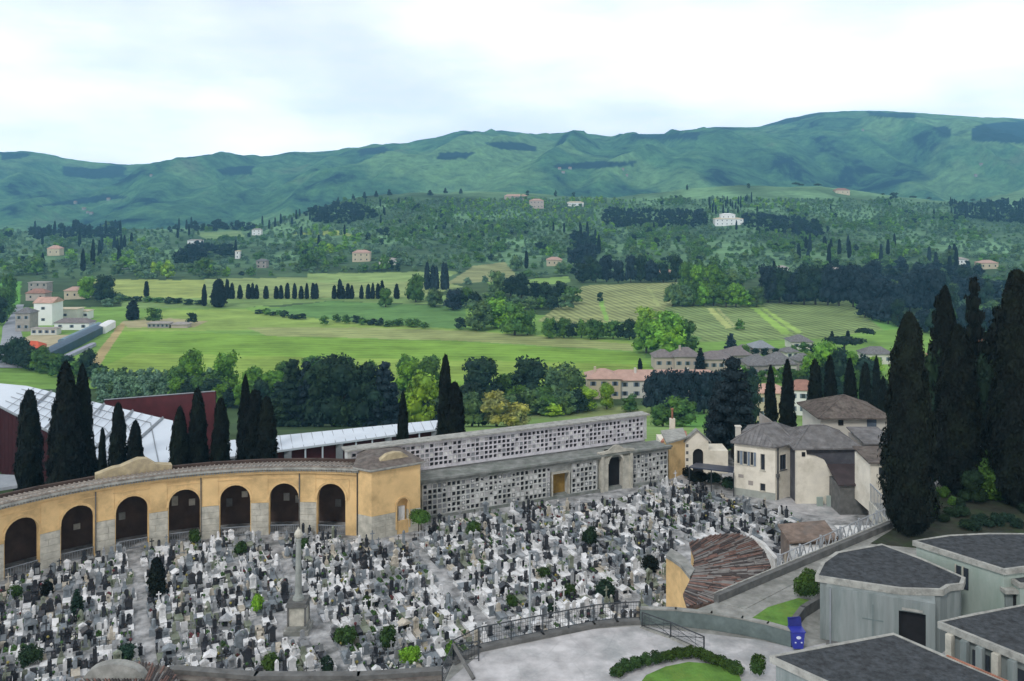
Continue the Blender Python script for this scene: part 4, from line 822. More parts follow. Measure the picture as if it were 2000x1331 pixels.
ch1, w1, _ = chapel('concrete_chapel', 'board-marked concrete burial chapel with dark doorway and grey gravel roof', [(1592,1124),(1604,1098),(1632,1078),(1722,1062),(1800,1090),(1886,1128),(1882,1140),(1856,1143),(1842,1152),(1760,1150),(1680,1138)], 11.1)
a, b = PG(1612,1140,10.75), PG(1752,1158,10.75)
def onwall(pa, pb, x0, x1, z0, z1, root, name, m_, t=.05, inset=0):
    d = Vector((pb.x-pa.x, pb.y-pa.y, 0)); M = Matrix.Translation((pa.x,pa.y,0)) @ Matrix.Rotation(math.atan2(d.y,d.x), 4, 'Z'); m = MB(M).use(m_); m.box(x0, x1, -t+inset, inset, z0, z1); return part(m, name, root)
f0 = Vector((*w1[0],0)); f1 = Vector((*w1[9],0)); f2 = Vector((*w1[8],0))
L1 = (f1-f0).length
g1_ = Vector((*w1[10],0)); onw = lambda *k: onwall(f0+Vector((0,-.25,0)), f1+Vector((0,-.25,0)), *k)
m = MB(Matrix.Translation((f0.x,f0.y-.62,0)) @ Matrix.Rotation(math.atan2((f1-f0).y,(f1-f0).x), 4, 'Z')).use(CONC); m.box(.12, 3.75, 0, 1.2, ZT, 10.75); m.box(3.75,5.05,0,1.2,10.1,10.75); m.box(5.05,5.5,0,1.2,ZT,10.75)
part(m, 'front_wall', ch1); m.M = m.M
Mx = Matrix.Translation((f0.x,f0.y-.62,0)) @ Matrix.Rotation(math.atan2((f1-f0).y,(f1-f0).x), 4, 'Z')
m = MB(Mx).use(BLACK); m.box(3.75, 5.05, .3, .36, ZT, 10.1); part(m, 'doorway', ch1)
m = MB(Mx).use(mat('scored_cross', (.15,.19,.19), .9, .1, 2)); m.box(2.45, 2.51, -.02, -.003, 8.0, 10.2); m.box(1.95, 3.0, -.02, -.003, 9.35, 9.41); part(m, 'cross', ch1)
m = MB(Mx).use(CONCL); m.box(3.9, 4.9, -.12, -.003, 10.2, 10.3); part(m, 'door_ledge', ch1)
m = MB(Mx).use(METG); m.box(.3, .38, -.09, -.003, ZT, 10.7); part(m, 'downpipe', ch1)
m = MB(Mx).use(STONED); m.box(.12, 5.5, -.04, -.003, ZT, ZT+.28); part(m, 'plinth', ch1)
ch2, w2, _ = chapel('green_chapel', 'pale green burial chapel with twin narrow windows behind the concrete one', [(1782,1056),(1850,1045),(1930,1041),(2120,1043),(2080,1098),(1962,1113),(1870,1084)], 11.6, .95, GREENW, .3)
g0_, g1_ = Vector((*w2[0],0)), Vector((*w2[6],0)); g2_ = Vector((*w2[5],0))
M2 = Matrix.Translation((g1_.x,g1_.y,0)) @ Matrix.Rotation(math.atan2((g2_-g1_).y,(g2_-g1_).x), 4, 'Z')
for k in range(2):
    m = MB(M2).use(GLASSD); x = -.15+k*.42; m.box(x, x+.26, -.06, -.01, 9.75, 10.95); wo = part(m, 'window', ch2)
    f = MB(M2).use(MARB); f.box(x-.07, x-.003, -.1, -.01, 9.7, 11.0); f.build('frame', wo, ch2.location)
ch3, w3, _ = chapel('small_chapel', 'small chapel with jutting door canopy at the right edge', [(1955,1118),(1990,1108),(2120,1098),(2120,1140),(1990,1140)], 11.0, .95, GREENW, .25)
a = PG(1948,1140,10.6); m = MB().use(CONCL); m.box(a.x,a.x+1.8,a.y-.8,a.y+.8,10.35,10.55); part(m, 'canopy', ch3); m = MB().use(BLACK); a = PG(1968,1150,10.3); m.box(a.x,a.x+.55,a.y-.62,a.y-.55,ZT,10.3); part(m, 'doorway', ch3); m = MB().use(CONC); m.box(a.x-.4,a.x+3,a.y-.54,a.y+1.2,ZT,10.34); part(m, 'porch', ch3)
ch4, w4, _ = chapel('columned_chapel', 'dark roofed chapel with white columns and openings below its rim', [(1831,1214),(1900,1198),(2000,1180),(2150,1160),(2150,1330),(2000,1283),(1900,1243)], 11.4, .90, CONC, .32)
a, b = Vector((*w4[0],0)), Vector((*w4[5],0)); M4 = Matrix.Translation((a.x,a.y-.15,0)) @ Matrix.Rotation(math.atan2((b-a).y,(b-a).x), 4, 'Z')
L4 = (b-a).length
for k in range(5): m = MB(M4).use(MARB if k in (0,3) else CONC); x = .15+k*L4/5; m.box(x, x+.3, -.4, -.1, ZT, 11.07); part(m, 'column', ch4)
for k in range(2): m = MB(M4).use(GLASSD); x = 1.3+k*1.7; m.box(x, x+.8, -.09, -.02, 9.6, 10.7); part(m, 'window', ch4)
ch5, w5, _ = chapel('front_chapel', 'nearest chapel with wide gravel roof and pale rim at the bottom', [(1503,1281),(1600,1262),(1745,1236),(1850,1281),(2040,1362),(2100,1480),(1700,1480),(1640,1345)], 11.7, .95, CONC, .3)
m = MB().use(MATS['warm_terracotta']); a_, b_ = PG(1850,1281,11.72), PG(2040,1362,11.72); strip(m, [a_, b_], .1, 11.70, 11.745); part(m, 'rusty_flashing', ch5)
ZC = ZT
# planting bed wall & lawn behind the curved parapet
lw = [PG(*q, ZT) for q in [(1468,1212),(1500,1190),(1560,1172),(1590,1178),(1548,1228),(1500,1224)]]
mb = MB().use(LAWN); mb.prism([(p.x,p.y) for p in lw], ZT-.2, ZT+.12); structure(mb, 'lawn')
bw = [PG(*q, ZT) for q in [(1548,1232),(1568,1205),(1608,1180)]]
root = thing('bed_wall', 'low dark kerb wall round the grass beside the concrete chapel', 'wall', bw[0]); m = MB().use(STONED); strip(m, bw, .3, ZT, ZT+.6); part(m, 'wall', root)
lw = [PG(*q, ZT) for q in [(1245,1345),(1262,1322),(1300,1305),(1345,1296),(1395,1300),(1440,1312),(1452,1345)]]
mb = MB().use(LAWN); mb.prism([(p.x,p.y) for p in lw]+[(8,44)], ZT-.2, ZT+.08); structure(mb, 'lawn')
kb = [PG(*q, ZT) for q in [(1195,1345),(1198,1325),(1225,1300),(1285,1284),(1345,1272),(1400,1282),(1440,1300)]]
# ------------------------------------------------------------------ blue bin
def bin_():
    b0 = PG(1556,1266,ZT); root = thing('waste_bin', 'blue wheeled waste bin with raised lid at the end of curved parapet', 'waste bin', b0)
    BL = mat('blue_plastic', (.025,.035,.32), .45, .15, 3, spec=.5); BD = mat('dark_blue_plastic', (.015,.02,.16), .5, .15, 3); W = mat('white_sticker', (.6,.65,.8), .6, .1, 3)
    m = MB(Matrix.Translation(b0)).use(BL); m.add([(-.26,-.3,.1),(.26,-.3,.1),(.26,.3,.1),(-.26,.3,.1),(-.33,-.36,.98),(.33,-.36,.98),(.33,.36,.98),(-.33,.36,.98)], [(0,3,2,1),(0,1,5,4),(1,2,6,5),(2,3,7,6),(3,0,4,7),(4,5,6,7)]); m.box(-.37,.37,-.4,.4,.983,1.04); part(m, 'body', root)
    m = MB(Matrix.Translation(b0)).use(BD); m.add([(-.36,.28,1.05),(.36,.28,1.05),(.36,.42,1.45),(-.36,.42,1.45),(-.36,.34,1.05),(.36,.34,1.05),(.36,.48,1.45),(-.36,.48,1.45)], [(0,1,2,3),(5,4,7,6),(3,2,6,7),(0,3,7,4),(1,5,6,2)]); m.bar((-.3,.3,1.47),(.3,.46,1.47),.03,5); part(m, 'lid', root)
    for sx in (-.28,.28): m = MB(Matrix.Translation(b0)).use(IRON); M = m.M; m.M = M @ Matrix.Translation((sx,.3,.1)) @ Matrix.Rotation(R(90),4,'Y'); m.lathe([(.1,-.04),(.1,.04)], n=12); part(m, 'wheel', root)
    m = MB(Matrix.Translation(b0)).use(W); m.slab([(.1*math.cos(t)*1.3,.72+.08*math.sin(t)) for t in [k*math.pi/6 for k in range(12)]], -.375, -.345); m.box(-.2,-.12,-.352,-.32,.42,.48); m.box(.12,.2,-.352,-.32,.42,.48); part(m, 'sticker', root)
bin_()
# ------------------------------------------------------------------ monument column, lamp pole
mo = PG(583,1232); root = thing('monument_column', 'tall tapering stone column on a square pedestal rising from the tombs', 'monument', mo)
m = MB(Matrix.Translation(mo)).use(STONE); m.box(-.9,.9,-.9,.9,0,.35); m.box(-.75,.75,-.75,.75,.353,.6); part(m, 'steps', root)
m = MB(Matrix.Translation(mo)).use(MARB); m.box(-.62,.62,-.62,.62,.603,2.0); part(m, 'pedestal', root)
m = MB(Matrix.Translation(mo)).use(STONED); m.box(-.78,.78,-.78,.78,2.003,2.15); m.box(-.7,.7,-.7,.7,2.153,2.32)
for sx in (-1,1):
    for sy in (-1,1): m.box(sx*.62-.06, sx*.62+.06, sy*.62-.06, sy*.62+.06, .603, 2.0)
part(m, 'pedestal_cap', root)
m = MB(Matrix.Translation(mo)).use(mat('column_stone', (.27,.29,.27), .8, .2, 2, .01, 6)); m.lathe([(.44,2.323),(.38,2.5),(.30,2.6),(.26,2.75),(.18,6.6),(.23,6.68),(.23,6.8)], n=16); part(m, 'shaft', root)
m = MB(Matrix.Translation(mo)).use(MARB); m.lathe([(.18,6.803),(.30,6.95),(.31,7.1),(.22,7.3),(.10,7.45),(.04,7.6)], n=12); part(m, 'finial', root)
def lamp(u, v, vt, label):
    p = PG(u, v); root = thing('lamp_post', label, 'lamp post', p); h = (v-vt)*p.y/FP
    m = MB(Matrix.Translation(p)).use(mat('pale_pole', (.42,.46,.48), .5, .1, 2)); m.lathe([(.16,0),(.15,.3),(.09,.32),(.06,h)], n=8); part(m, 'pole', root)
    m = MB(Matrix.Translation(p)).use(METG); m.box(-.12,.5,-.12,.12,h,h+.12); m.lathe([(.12,h),(.07,h+.1)], n=8); part(m, 'lamp_head', root)
lamp(1035, 1240, 1080, 'slim pale lamp post standing alone among the tombs')
# ------------------------------------------------------------------ long metal roofed halls behind the arcade
def plane_slab(mb, pts, t): 
    n = len(pts); vs = [tuple(p) for p in pts]+[(p[0],p[1],p[2]-t) for p in pts]; a = (Vector(pts[1])-Vector(pts[0])).cross(Vector(pts[2])-Vector(pts[1]))
    if a.z < 0: vs = vs[:n][::-1]+vs[n:][::-1]
    mb.add(vs, [tuple(range(n)), tuple(range(2*n-1,n-1,-1))]+[((i+1)%n,i,n+i,n+(i+1)%n) for i in range(n)])
r0 = [P(-90,742,142), P(52,754,141), P(338,822,124), P(334,906,104.5), P(216,906,104.5), P(110,848,116), P(0,792,130), P(-90,770,140)]
root = thing('maroon_hall', 'long hall with white seamed metal roof and maroon striped cladding', 'hall', (-60,118,-8))
zr = [2.6, 2.6, 1.5, 1.4, 1.4, 1.6, 2.0, 2.0]; pts = [Vector((p.x,p.y,z)) for p, z in zip(r0, zr)]
def onp(u, v, z): return PG(u, v, z)
pts = [onp(-120,738,2.4), onp(52,754,2.4), onp(338,822,1.6), onp(334,908,1.2), onp(216,908,1.2), onp(110,848,1.2), onp(0,792,1.2), onp(-120,740.5,1.2)]
m = MB().use(METW); plane_slab(m, [pts[0],pts[1],pts[6],pts[7]], .35); plane_slab(m, [pts[1],pts[2],pts[5],pts[6]], .35); plane_slab(m, [pts[2],pts[3],pts[4],pts[5]], .35); part(m, 'metal_roof', root)
m = MB().use(METG)
for k in range(1, 16):   # standing seams and raised ribs
    t = k/16; a = pts[1]+(pts[2]-pts[1])*t; q = t*2.2; b = pts[6]+(pts[5]-pts[6])*q if q < 1 else pts[5]+(pts[4]-pts[5])*min(1,(q-1)); m.bar(a+Vector((0,0,.07)), b+Vector((0,0,.07)), .05 if k % 3 else .2, 4)
for k in range(1, 5): t = k/5; m.bar(pts[6]+(pts[1]-pts[6])*t+Vector((0,0,.07)), pts[5]+(pts[2]-pts[5])*t+Vector((0,0,.07)), .06, 4); m.bar(pts[5]+(pts[2]-pts[5])*t+Vector((0,0,.07)), pts[4]+(pts[3]-pts[4])*t+Vector((0,0,.07)), .06, 4)
part(m, 'roof_seams', root)
m = MB().use(METG); ea = [pts[7],pts[6],pts[5],pts[4],pts[3]]
for a, b in zip(ea[:-1], ea[1:]): m.bar(a+Vector((0,-.12,-.15)), b+Vector((0,-.12,-.15)), .16, 5)
part(m, 'gutter', root)
m = MB().use(MARO); inn = [p+Vector((.35,.5,0)) for p in ea]
for a, b in zip(inn[:-1], inn[1:]): strip(m, [a, b], .3, -9, 1.0-.18)
part(m, 'cladding', root)
m = MB().use(mat('deep_maroon_fin', (.05,.012,.016), .8, .2, 1))
for a, b in zip(inn[:-1], inn[1:]):
    L_ = (b-a).length; k = int(L_/1.6)
    for q in range(k): p = a+(b-a)*(q+.3)/k; m.cb(p.x-.1, p.y-.25, -9, .5, .35, 9.7)
part(m, 'cladding_fins', root)
m = MB().use(MARO); a, b = P(204,782,138), P(420,765,132); m.add([(a.x,a.y,-9),(b.x,b.y,-9),(b.x,b.y,b.z),(a.x,a.y,a.z),(a.x,a.y+.5,-9),(b.x,b.y+.5,-9),(b.x,b.y+.5,b.z),(a.x,a.y+.5,a.z)], [(0,1,2,3),(5,4,7,6),(3,2,6,7),(0,3,7,4),(1,5,6,2),(4,5,1,0)]); part(m, 'high_wall', root)
m = MB().use(METG); m.bar(a+Vector((0,-.05,.05)), b+Vector((0,-.05,.05)), .1, 4); part(m, 'wall_coping', root)
m = MB().use(METG); q = [P(-40,925,97), P(28,928,96), P(34,948,93), P(-40,960,92)]; plane_slab(m, q, .3); q = [P(-40,945,96), P(20,948,95), P(22,952,95), P(-40,950,96)]; part(m, 'low_lean_roof', root)
root = thing('long_white_roof', 'low building with a long white metal roof and maroon posts', 'building', (-20,118,-7))
q = [onp(440,894,0), onp(866,836.5,0), onp(858,820.5,.5), onp(440,861,.5)]
m = MB().use(METW); plane_slab(m, q, .25); part(m, 'metal_roof', root)
m = MB().use(METG); a, b = q[0], q[1]
for k in range(22): t = k/21; m.bar(q[0]+(q[1]-q[0])*t+Vector((0,0,.04)), q[3]+(q[2]-q[3])*t+Vector((0,0,.04)), .035, 4)
part(m, 'roof_seams', root)
m = MB().use(MARO); strip(m, [a+Vector((.3,1.2,0)), b+Vector((0,1.2,0))], .3, -8, -.26); part(m, 'maroon_wall', root)
for k in range(13): p = a+(b-a)*(k+.4)/13; m = MB().use(METW if k % 3 else METG); m.cb(p.x, p.y+.25, -8, .18 if k % 3 else .9, .2, 7.73); part(m, 'post', root)
# ------------------------------------------------------------------ villas and village houses
def villa(label, u0, u1, vb, vt, dep, wm, rm, rise=2.2, rot=0.0, wins=3, floors=2, name='villa', cat='villa', chim=0, hiproof=True, ymin=300, sub=None, shutters=True):
    """u0..u1, base row vb, eave row vt seen from the viewpoint; dep in metres"""
    uc = (u0+u1)/2; Y = hit(uc, vb, ymin); s = Y/FP; g = float(gz(uc, Y)[0]); x = (uc-1000)*s; W_ = (u1-u0)*s; h = (vb-vt)*s
    root = thing(name, label, cat, (x, Y, g), R(rot)); b = MB().use(wm); b.box(-W_/2, W_/2, 0, dep, -3, h); b.build('wall', root)
    o = .6; m = MB().use(rm); y0, y1 = -o, dep+o; xa, xb = -W_/2-o, W_/2+o; rl_ = min(W_/2, dep/2)*.95 if hiproof else 0; zc = h+.02; zt = h+rise
    vs = [(xa,y0,zc),(xb,y0,zc),(xb,y1,zc),(xa,y1,zc),(xa+rl_,dep/2,zt),(xb-rl_,dep/2,zt),(xa,y0,zc-.25),(xb,y0,zc-.25),(xb,y1,zc-.25),(xa,y1,zc-.25)]
    m.add(vs, [(0,1,5,4),(1,2,5),(2,3,4,5),(3,0,4),(6,7,1,0),(7,8,2,1),(8,9,3,2),(9,6,0,3),(9,8,7,6)]); rf = m.build('roof', root)
    for k in range(chim): m = MB().use(wm); cx = -W_/4+k*W_/2.2; m.cb(cx, dep*.35, h, .9, .9, rise+1.0); m.build('chimney', rf)
    px = (u1-u0)/max(wins,1)
    if wins and s < 1.1:
        for f in range(floors):
            for k in range(wins):
                cx = -W_/2+W_*(k+.5)/wins; cz = h*(f+.52)/floors; ww, wh = min(1.3, W_/wins*.36), min(1.7, h/floors*.5); f_ = MB().use(GLASSD); f_.box(cx-ww/2, cx+ww/2, -.06, .02, cz-wh/2, cz+wh/2); wo = f_.build('window', root)
                if s < .35: f2 = MB().use(SHUTG); f2.box(cx-ww*.95, cx-ww/2-.01, -.08, .01, cz-wh/2, cz+wh/2); f2.box(cx+ww/2+.01, cx+ww*.95, -.08, .01, cz-wh/2, cz+wh/2); f2.build('shutter', wo)
    return root
W1 = mat('villa_white', (.62,.60,.54), .9, .08, .3); W2 = mat('villa_cream', (.56,.48,.34), .9, .1, .3); W3 = mat('villa_pinkish', (.45,.38,.33), .9, .12, .3); SL = mat('slate_brown_roof', (.19,.165,.16), .9, .25, .8, .05, 3); RDR = mat('clay_roof', (.30,.16,.12), .9, .25, .6, .05, 3); PKR = mat('pale_clay_roof', (.46,.30,.24), .9, .15, .4, .04, 3)
BW = mat('bright_villa_white', (.8,.8,.78), .8, .05, .2)
villa('cream left block of the villa with pale pink tiled roof', 1148, 1212, 780, 740, 13, W2, PKR, 3.0, 0, 3, 2, chim=1)
villa('long white villa under a pink tiled roof beside navy-dark trees', 1186, 1415, 778, 743, 12, W1, PKR, 3.2, 0, 10, 2, chim=3)
villa('slate roofed villa with round dark openings left of the dark conifer', 1278, 1316, 722, 698, 10, W3, SL, 3.0, 0, 2, 1, ymin=330)
villa('long slate roofed villa behind the pink roofs', 1318, 1368, 724, 697, 11, W3, SL, 3.6, 0, 3, 1, chim=1)
villa('grey roofed row house right of the dark conifer', 1372, 1432, 726, 702, 12, W3, SL, 3.0, 0, 4, 1)
villa('low grey house with broad roof at the village centre', 1428, 1470, 712, 694, 14, GREYW, SL, 3.2, 10, 3, 1, name='house', cat='house')
villa('grey house with round window behind the slender cypresses', 1462, 1510, 738, 714, 14, GREYW, TILEG, 4, 0, 2, 1, name='house', cat='house')
villa('wide grey roofed house above the slender cypress pair', 1500, 1556, 738, 712, 14, WHITEW, TILEG, 4.5, 0, 4, 1, name='house', cat='house')
villa('small white gabled house at the top of the village', 1546, 1588, 683, 668, 12, W1, TILEG, 3, 0, 2, 1, name='house', cat='house')
villa('pale house with round holes under the white gabled one', 1535, 1562, 700, 688, 8, W1, TILEG, 2, 20, 2, 1, name='house', cat='house')
villa('bluish roofed house on the upper village edge', 1472, 1512, 692, 680, 12, GREYW, METG, 3, 0, 0, 1, name='house', cat='house')
villa('little tan house left of the bluish roofed one', 1440, 1462, 695, 684, 9, W2, SL, 2.2, -15, 2, 1, name='house', cat='house')
v_ = villa('cream villa with white balconies behind the slender cypress pair', 1475, 1542, 822, 768, 10, W2, TILEP, 2.5, 0, 3, 2, chim=0)
v_ = villa('white villa with balconies right of the slender cypress pair', 1540, 1598, 812, 762, 9, BW, RDR, 3.0, -10, 3, 2)
villa('grey roofed house between umbrella pine and huge cypress', 1690, 1745, 712, 692, 10, W1, TILEG, 3, 0, 3, 1, name='house', cat='house')
villa('pale flat house half hidden left of the huge cypress', 1655, 1700, 790, 760, 8, GREYW, METW, .8, 5, 3, 1, name='house', cat='house')
villa('cream house with red roof between two right hand cypresses', 1795, 1822, 722, 700, 9, W2, RDR, 2.5, 0, 2, 1, name='house', cat='house')
villa('red roofed house in the gap by the right edge', 1905, 1950, 690, 672, 9, W3, TILER, 3.2, 0, 2, 1, name='house', cat='house')
villa('pink roofed house low in the right edge gap', 1892, 1940, 712, 696, 9, W2, TILER, 3.2, 0, 2, 1, name='house', cat='house')
villa('white tower-like house far in the right gap', 1925, 1938, 765, 735, 6, BW, METW, .5, 0, 1, 2, name='house', cat='house')
villa('small grey house with pale gable above the slender cypress pair', 1560, 1592, 725, 705, 9, GREYW, TILEG, 3, 12, 2, 1, name='house', cat='house')
villa('white house fragment among dark trees above the tower house', 1640, 1668, 772, 752, 7, BW, METG, 1, 0, 1, 1, name='house', cat='house')
villa('low slate house behind the left slate villa', 1400, 1440, 708, 696, 8, W3, SL, 2.5, 8, 2, 1, name='house', cat='house')
# left village
villa('white chapel-like house with lilac gabled roof in the left village', 66, 102, 636, 592, 14, BW, TILEP, 3.0, 0, 1, 2, name='house', cat='house', hiproof=False)
villa('low white farmhouse with dark roof and three square windows', 106, 174, 645, 631, 9, BW, SL, 2.4, 0, 3, 1, name='farmhouse', cat='farmhouse')
villa('white house with cream parapet behind the low farmhouse', 104, 150, 628, 604, 10, W1, W2, .6, 0, 1, 1, name='house', cat='house')
villa('small white house beside the low farmhouse right end', 150, 172, 624, 608, 8, BW, W2, .8, 0, 2, 1, name='house', cat='house')
villa('pink roofed villa above the left village', 125, 166, 585, 568, 10, W2, PKR, 2.6, 0, 3, 1)
villa('brown roofed house on the left village road', 50, 88, 588, 573, 10, W3, RDR, 3, 0, 2, 1, name='house', cat='house')
villa('ruined grey tower house at the top of the left village', 55, 92, 572, 552, 9, GREYW, GREYW, .5, 0, 3, 2, name='tower', cat='tower')
villa('grey barn with dark roof by the left road', 30, 58, 648, 612, 10, GREYW, TILEG, 3, 0, 2, 2, name='barn', cat='barn')
villa('white terrace wall house at the front of the left village', 60, 110, 655, 642, 6, W1, GREYW, .4, 0, 4, 1, name='house', cat='house')
villa('ruined farm shed alone in the near field', 288, 330, 641, 632, 7, GREYW, GREYW, .8, 0, 5, 1, name='shed', cat='shed')
villa('low stone shed right of the ruined farm shed', 334, 366, 641, 634, 7, W3, GREYW, 1.2, 0, 0, 1, name='shed', cat='shed')
# blue sheds, orange tent, fence
def longshed(label, a, b, hh_, wd, mt, rise=.8):
    A_, B_ = GP(*a), GP(*b); d = B_-A_; d2 = Vector((d.x,d.y,0)).normalized(); nrm = Vector((-d2.y,d2.x,0)); root = thing('market_shed', label, 'shed', A_, 0); m = MB().use(mt); cr = []
    for p in (A_, B_):
        for q in (0,.25,.5,.75,1): cr.append(p+nrm*wd*q+Vector((0,0,hh_+rise*math.sin(math.pi*q))))
    for i in range(4): m.add([tuple(cr[i]),tuple(cr[5+i]),tuple(cr[6+i]),tuple(cr[i+1])], [(0,1,2,3)])
    part(m, 'roof', root); m = MB().use(mt)
    lo = lambda p: (p.x,p.y,p.z-hh_-3)
    m.add([tuple(cr[0]),tuple(cr[5]),lo(cr[5]),lo(cr[0])], [(3,2,1,0)]); m.add([tuple(cr[4]),tuple(cr[9]),lo(cr[9]),lo(cr[4])], [(0,1,2,3)])
    for e_ in (0,5): m.add([tuple(cr[e_+i]) for i in range(5)]+[(cr[e_+4].x,cr[e_+4].y,cr[e_].z-hh_-3),(cr[e_].x,cr[e_].y,cr[e_].z-hh_-3)], [tuple(range(7))])
    part(m, 'wall', root); return root
BLS = mat('navy_sheet', (.025,.06,.10), .5, .3, .2, spec=.4); LBL = mat('pale_blue_sheet', (.16,.24,.30), .5, .3, .2); LIL = mat('lilac_sheet', (.34,.34,.42), .5, .3, .2)
longshed('long navy blue shed roof beside the near field', (97,706), (205,650), 4.0, 7, BLS)
longshed('pale blue shed roof along the village side of the navy shed', (128,676), (200,642), 3.2, 4, LBL)
longshed('lilac low shed strip on the field side of the navy shed', (112,711), (188,676), 1.6, 3, LIL, .3)
longshed('short white shed at the far end of the navy shed', (206,652), (226,640), 4.0, 6, BW)
a = GP(42,690); s = a.y/FP; root = thing('orange_tent', 'orange-red tent roof by the left road', 'tent', a); m = MB().use(mat('orange_canvas', (.55,.10,.045), .8, .2, .4)); w_, h_ = 34*s, 22*s
m.add([(a.x,a.y,a.z+h_*.5),(a.x+w_,a.y,a.z+h_*.5),(a.x+w_,a.y+8,a.z+h_*.6),(a.x,a.y+8,a.z+h_*.6),(a.x+w_*.3,a.y+4,a.z+h_),(a.x+w_*.7,a.y+4,a.z+h_*.95),(a.x,a.y,a.z),(a.x+w_,a.y,a.z),(a.x+w_,a.y+8,a.z),(a.x,a.y+8,a.z)], [(0,1,5,4),(1,2,5),(2,3,4,5),(3,0,4),(6,7,1,0),(7,8,2,1),(9,6,0,3)]); part(m, 'canvas', root)
fa, fb = GP(34,708), GP(98,706); root = thing('white_fence', 'white picket fence in front of the orange tent', 'fence', fa); d = fb-fa
for k in range(14): m = MB().use(BW); p = fa+d*k/13; m.cb(p.x,p.y,p.z-.3,.6,.3,3.1); part(m, 'post', root)
m = MB().use(BW); m.bar(fa+Vector((0,0,2.7)), fb+Vector((0,0,2.7)), .2, 4); m.bar(fa+Vector((0,0,1.2)), fb+Vector((0,0,1.2)), .15, 4); part(m, 'rail', root)
# road at the far left
ROAD = mat('pale_road', (.30,.31,.33), .9, .15, .2)
mb = MB().use(ROAD); rl_ = [GP(u, v) for u, v in [(18,720),(22,690),(24,660),(22,640),(30,618),(40,596)]]; rw = [11,10,9,8,5,4]
for i in range(5):
    a, b = rl_[i], rl_[i+1]; mb.add([(a.x-rw[i]/1.5,a.y,a.z+.35),(a.x+rw[i]/1.5,a.y,a.z+.35),(b.x+rw[i+1]/1.5,b.y,b.z+.35),(b.x-rw[i+1]/1.5,b.y,b.z+.35)], [(0,1,2,3)])
structure(mb, 'road')
mb = MB().use(mat('trodden_sand', (.42,.36,.22), .95, .25, .1)); q = [GP(*p) for p in [(30,700),(96,700),(135,672),(165,655),(60,656),(32,668)]]; mb.add([(p.x,p.y,p.z+.3) for p in q], [tuple(range(6))]); structure(mb, 'yard')
# hill villas
def hv(label, u0, u1, vb, vt, dep=12, wm=W1, rm=RDR, rise=3, wins=3, floors=2, cat='villa', **k): return villa(label, u0, u1, vb, vt, dep, wm, rm, rise, 0, wins, floors, cat=cat, name='villa', ymin=600, **k)
hv('white hilltop villa main block with raised centre', 1397, 1452, 441, 428, 16, BW, W2, 2.0, 6, 2)
hv('raised central turret of the white hilltop villa', 1409, 1436, 440, 419, 14, BW, BW, 1.5, 3, 2)
hv('wide pale roofed villa in the dark wood on the right', 1612, 1690, 548, 534, 16, W1, GREYW, 5, 6, 1)
hv('cream villa crowning the crest towards the right', 1632, 1660, 380, 372, 16, W2, RDR, 4, 3, 1)
hv('tan castle-like villa on the middle crest', 1034, 1062, 408, 392, 18, W3, TILEP, 3, 4, 2)
hv('long tan villa left of the castle-like one', 985, 1030, 392, 383, 14, W3, TILEP, 3, 4, 1)
hv('white villa right of the castle-like one', 1108, 1140, 404, 396, 12, BW, W2, 2, 3, 1)
hv('cream villa with pink roof beside the navy-dark round tree', 688, 722, 512, 494, 12, W2, PKR, 3, 3, 2)
hv('low white villa right of the pink roofed cream villa', 740, 775, 517, 508, 12, W1, GREYW, 2, 4, 1)
hv('small white villa among dark trees above the left valley', 492, 510, 460, 449, 10, BW, GREYW, 2, 2, 2)
hv('white angular villa on the left slope', 366, 394, 478, 470, 10, BW, GREYW, 1.5, 3, 1)
hv('tiny white tower villa on the left slope', 459, 468, 506, 491, 7, BW, W2, 1, 1, 2)
hv('grey villa under trees on the left slope', 500, 520, 524, 510, 10, GREYW, TILEG, 2, 2, 2)
hv('tan gabled villa at the far left slope', 92, 116, 500, 486, 12, W2, TILEP, 4, 2, 1)
hv('small white chapel right of the pale left villa', 237, 247, 526, 517, 7, BW, W2, 2, 1, 1)
hv('cream walled villa above the vineyard', 1068, 1098, 520, 508, 12, W2, PKR, 3, 3, 1)
hv('small white villa at the foot of the right hill', 1520, 1540, 530, 523, 10, BW, GREYW, 2, 2, 1)
hv('bright white villa behind the tight cypresses on the right', 1865, 1892, 517, 507, 12, BW, GREYW, 2, 3, 1)
hv('tan villa near the right edge of the slope', 1915, 1950, 526, 514, 12, W2, PKR, 2.5, 3, 1)
hv('low cream house above the striped field', 1285, 1315, 540, 531, 10, W2, PKR, 2, 3, 1)
hv('pale house among dark trees above the vineyard', 1338, 1360, 537, 529, 10, W1, GREYW, 2, 2, 1)
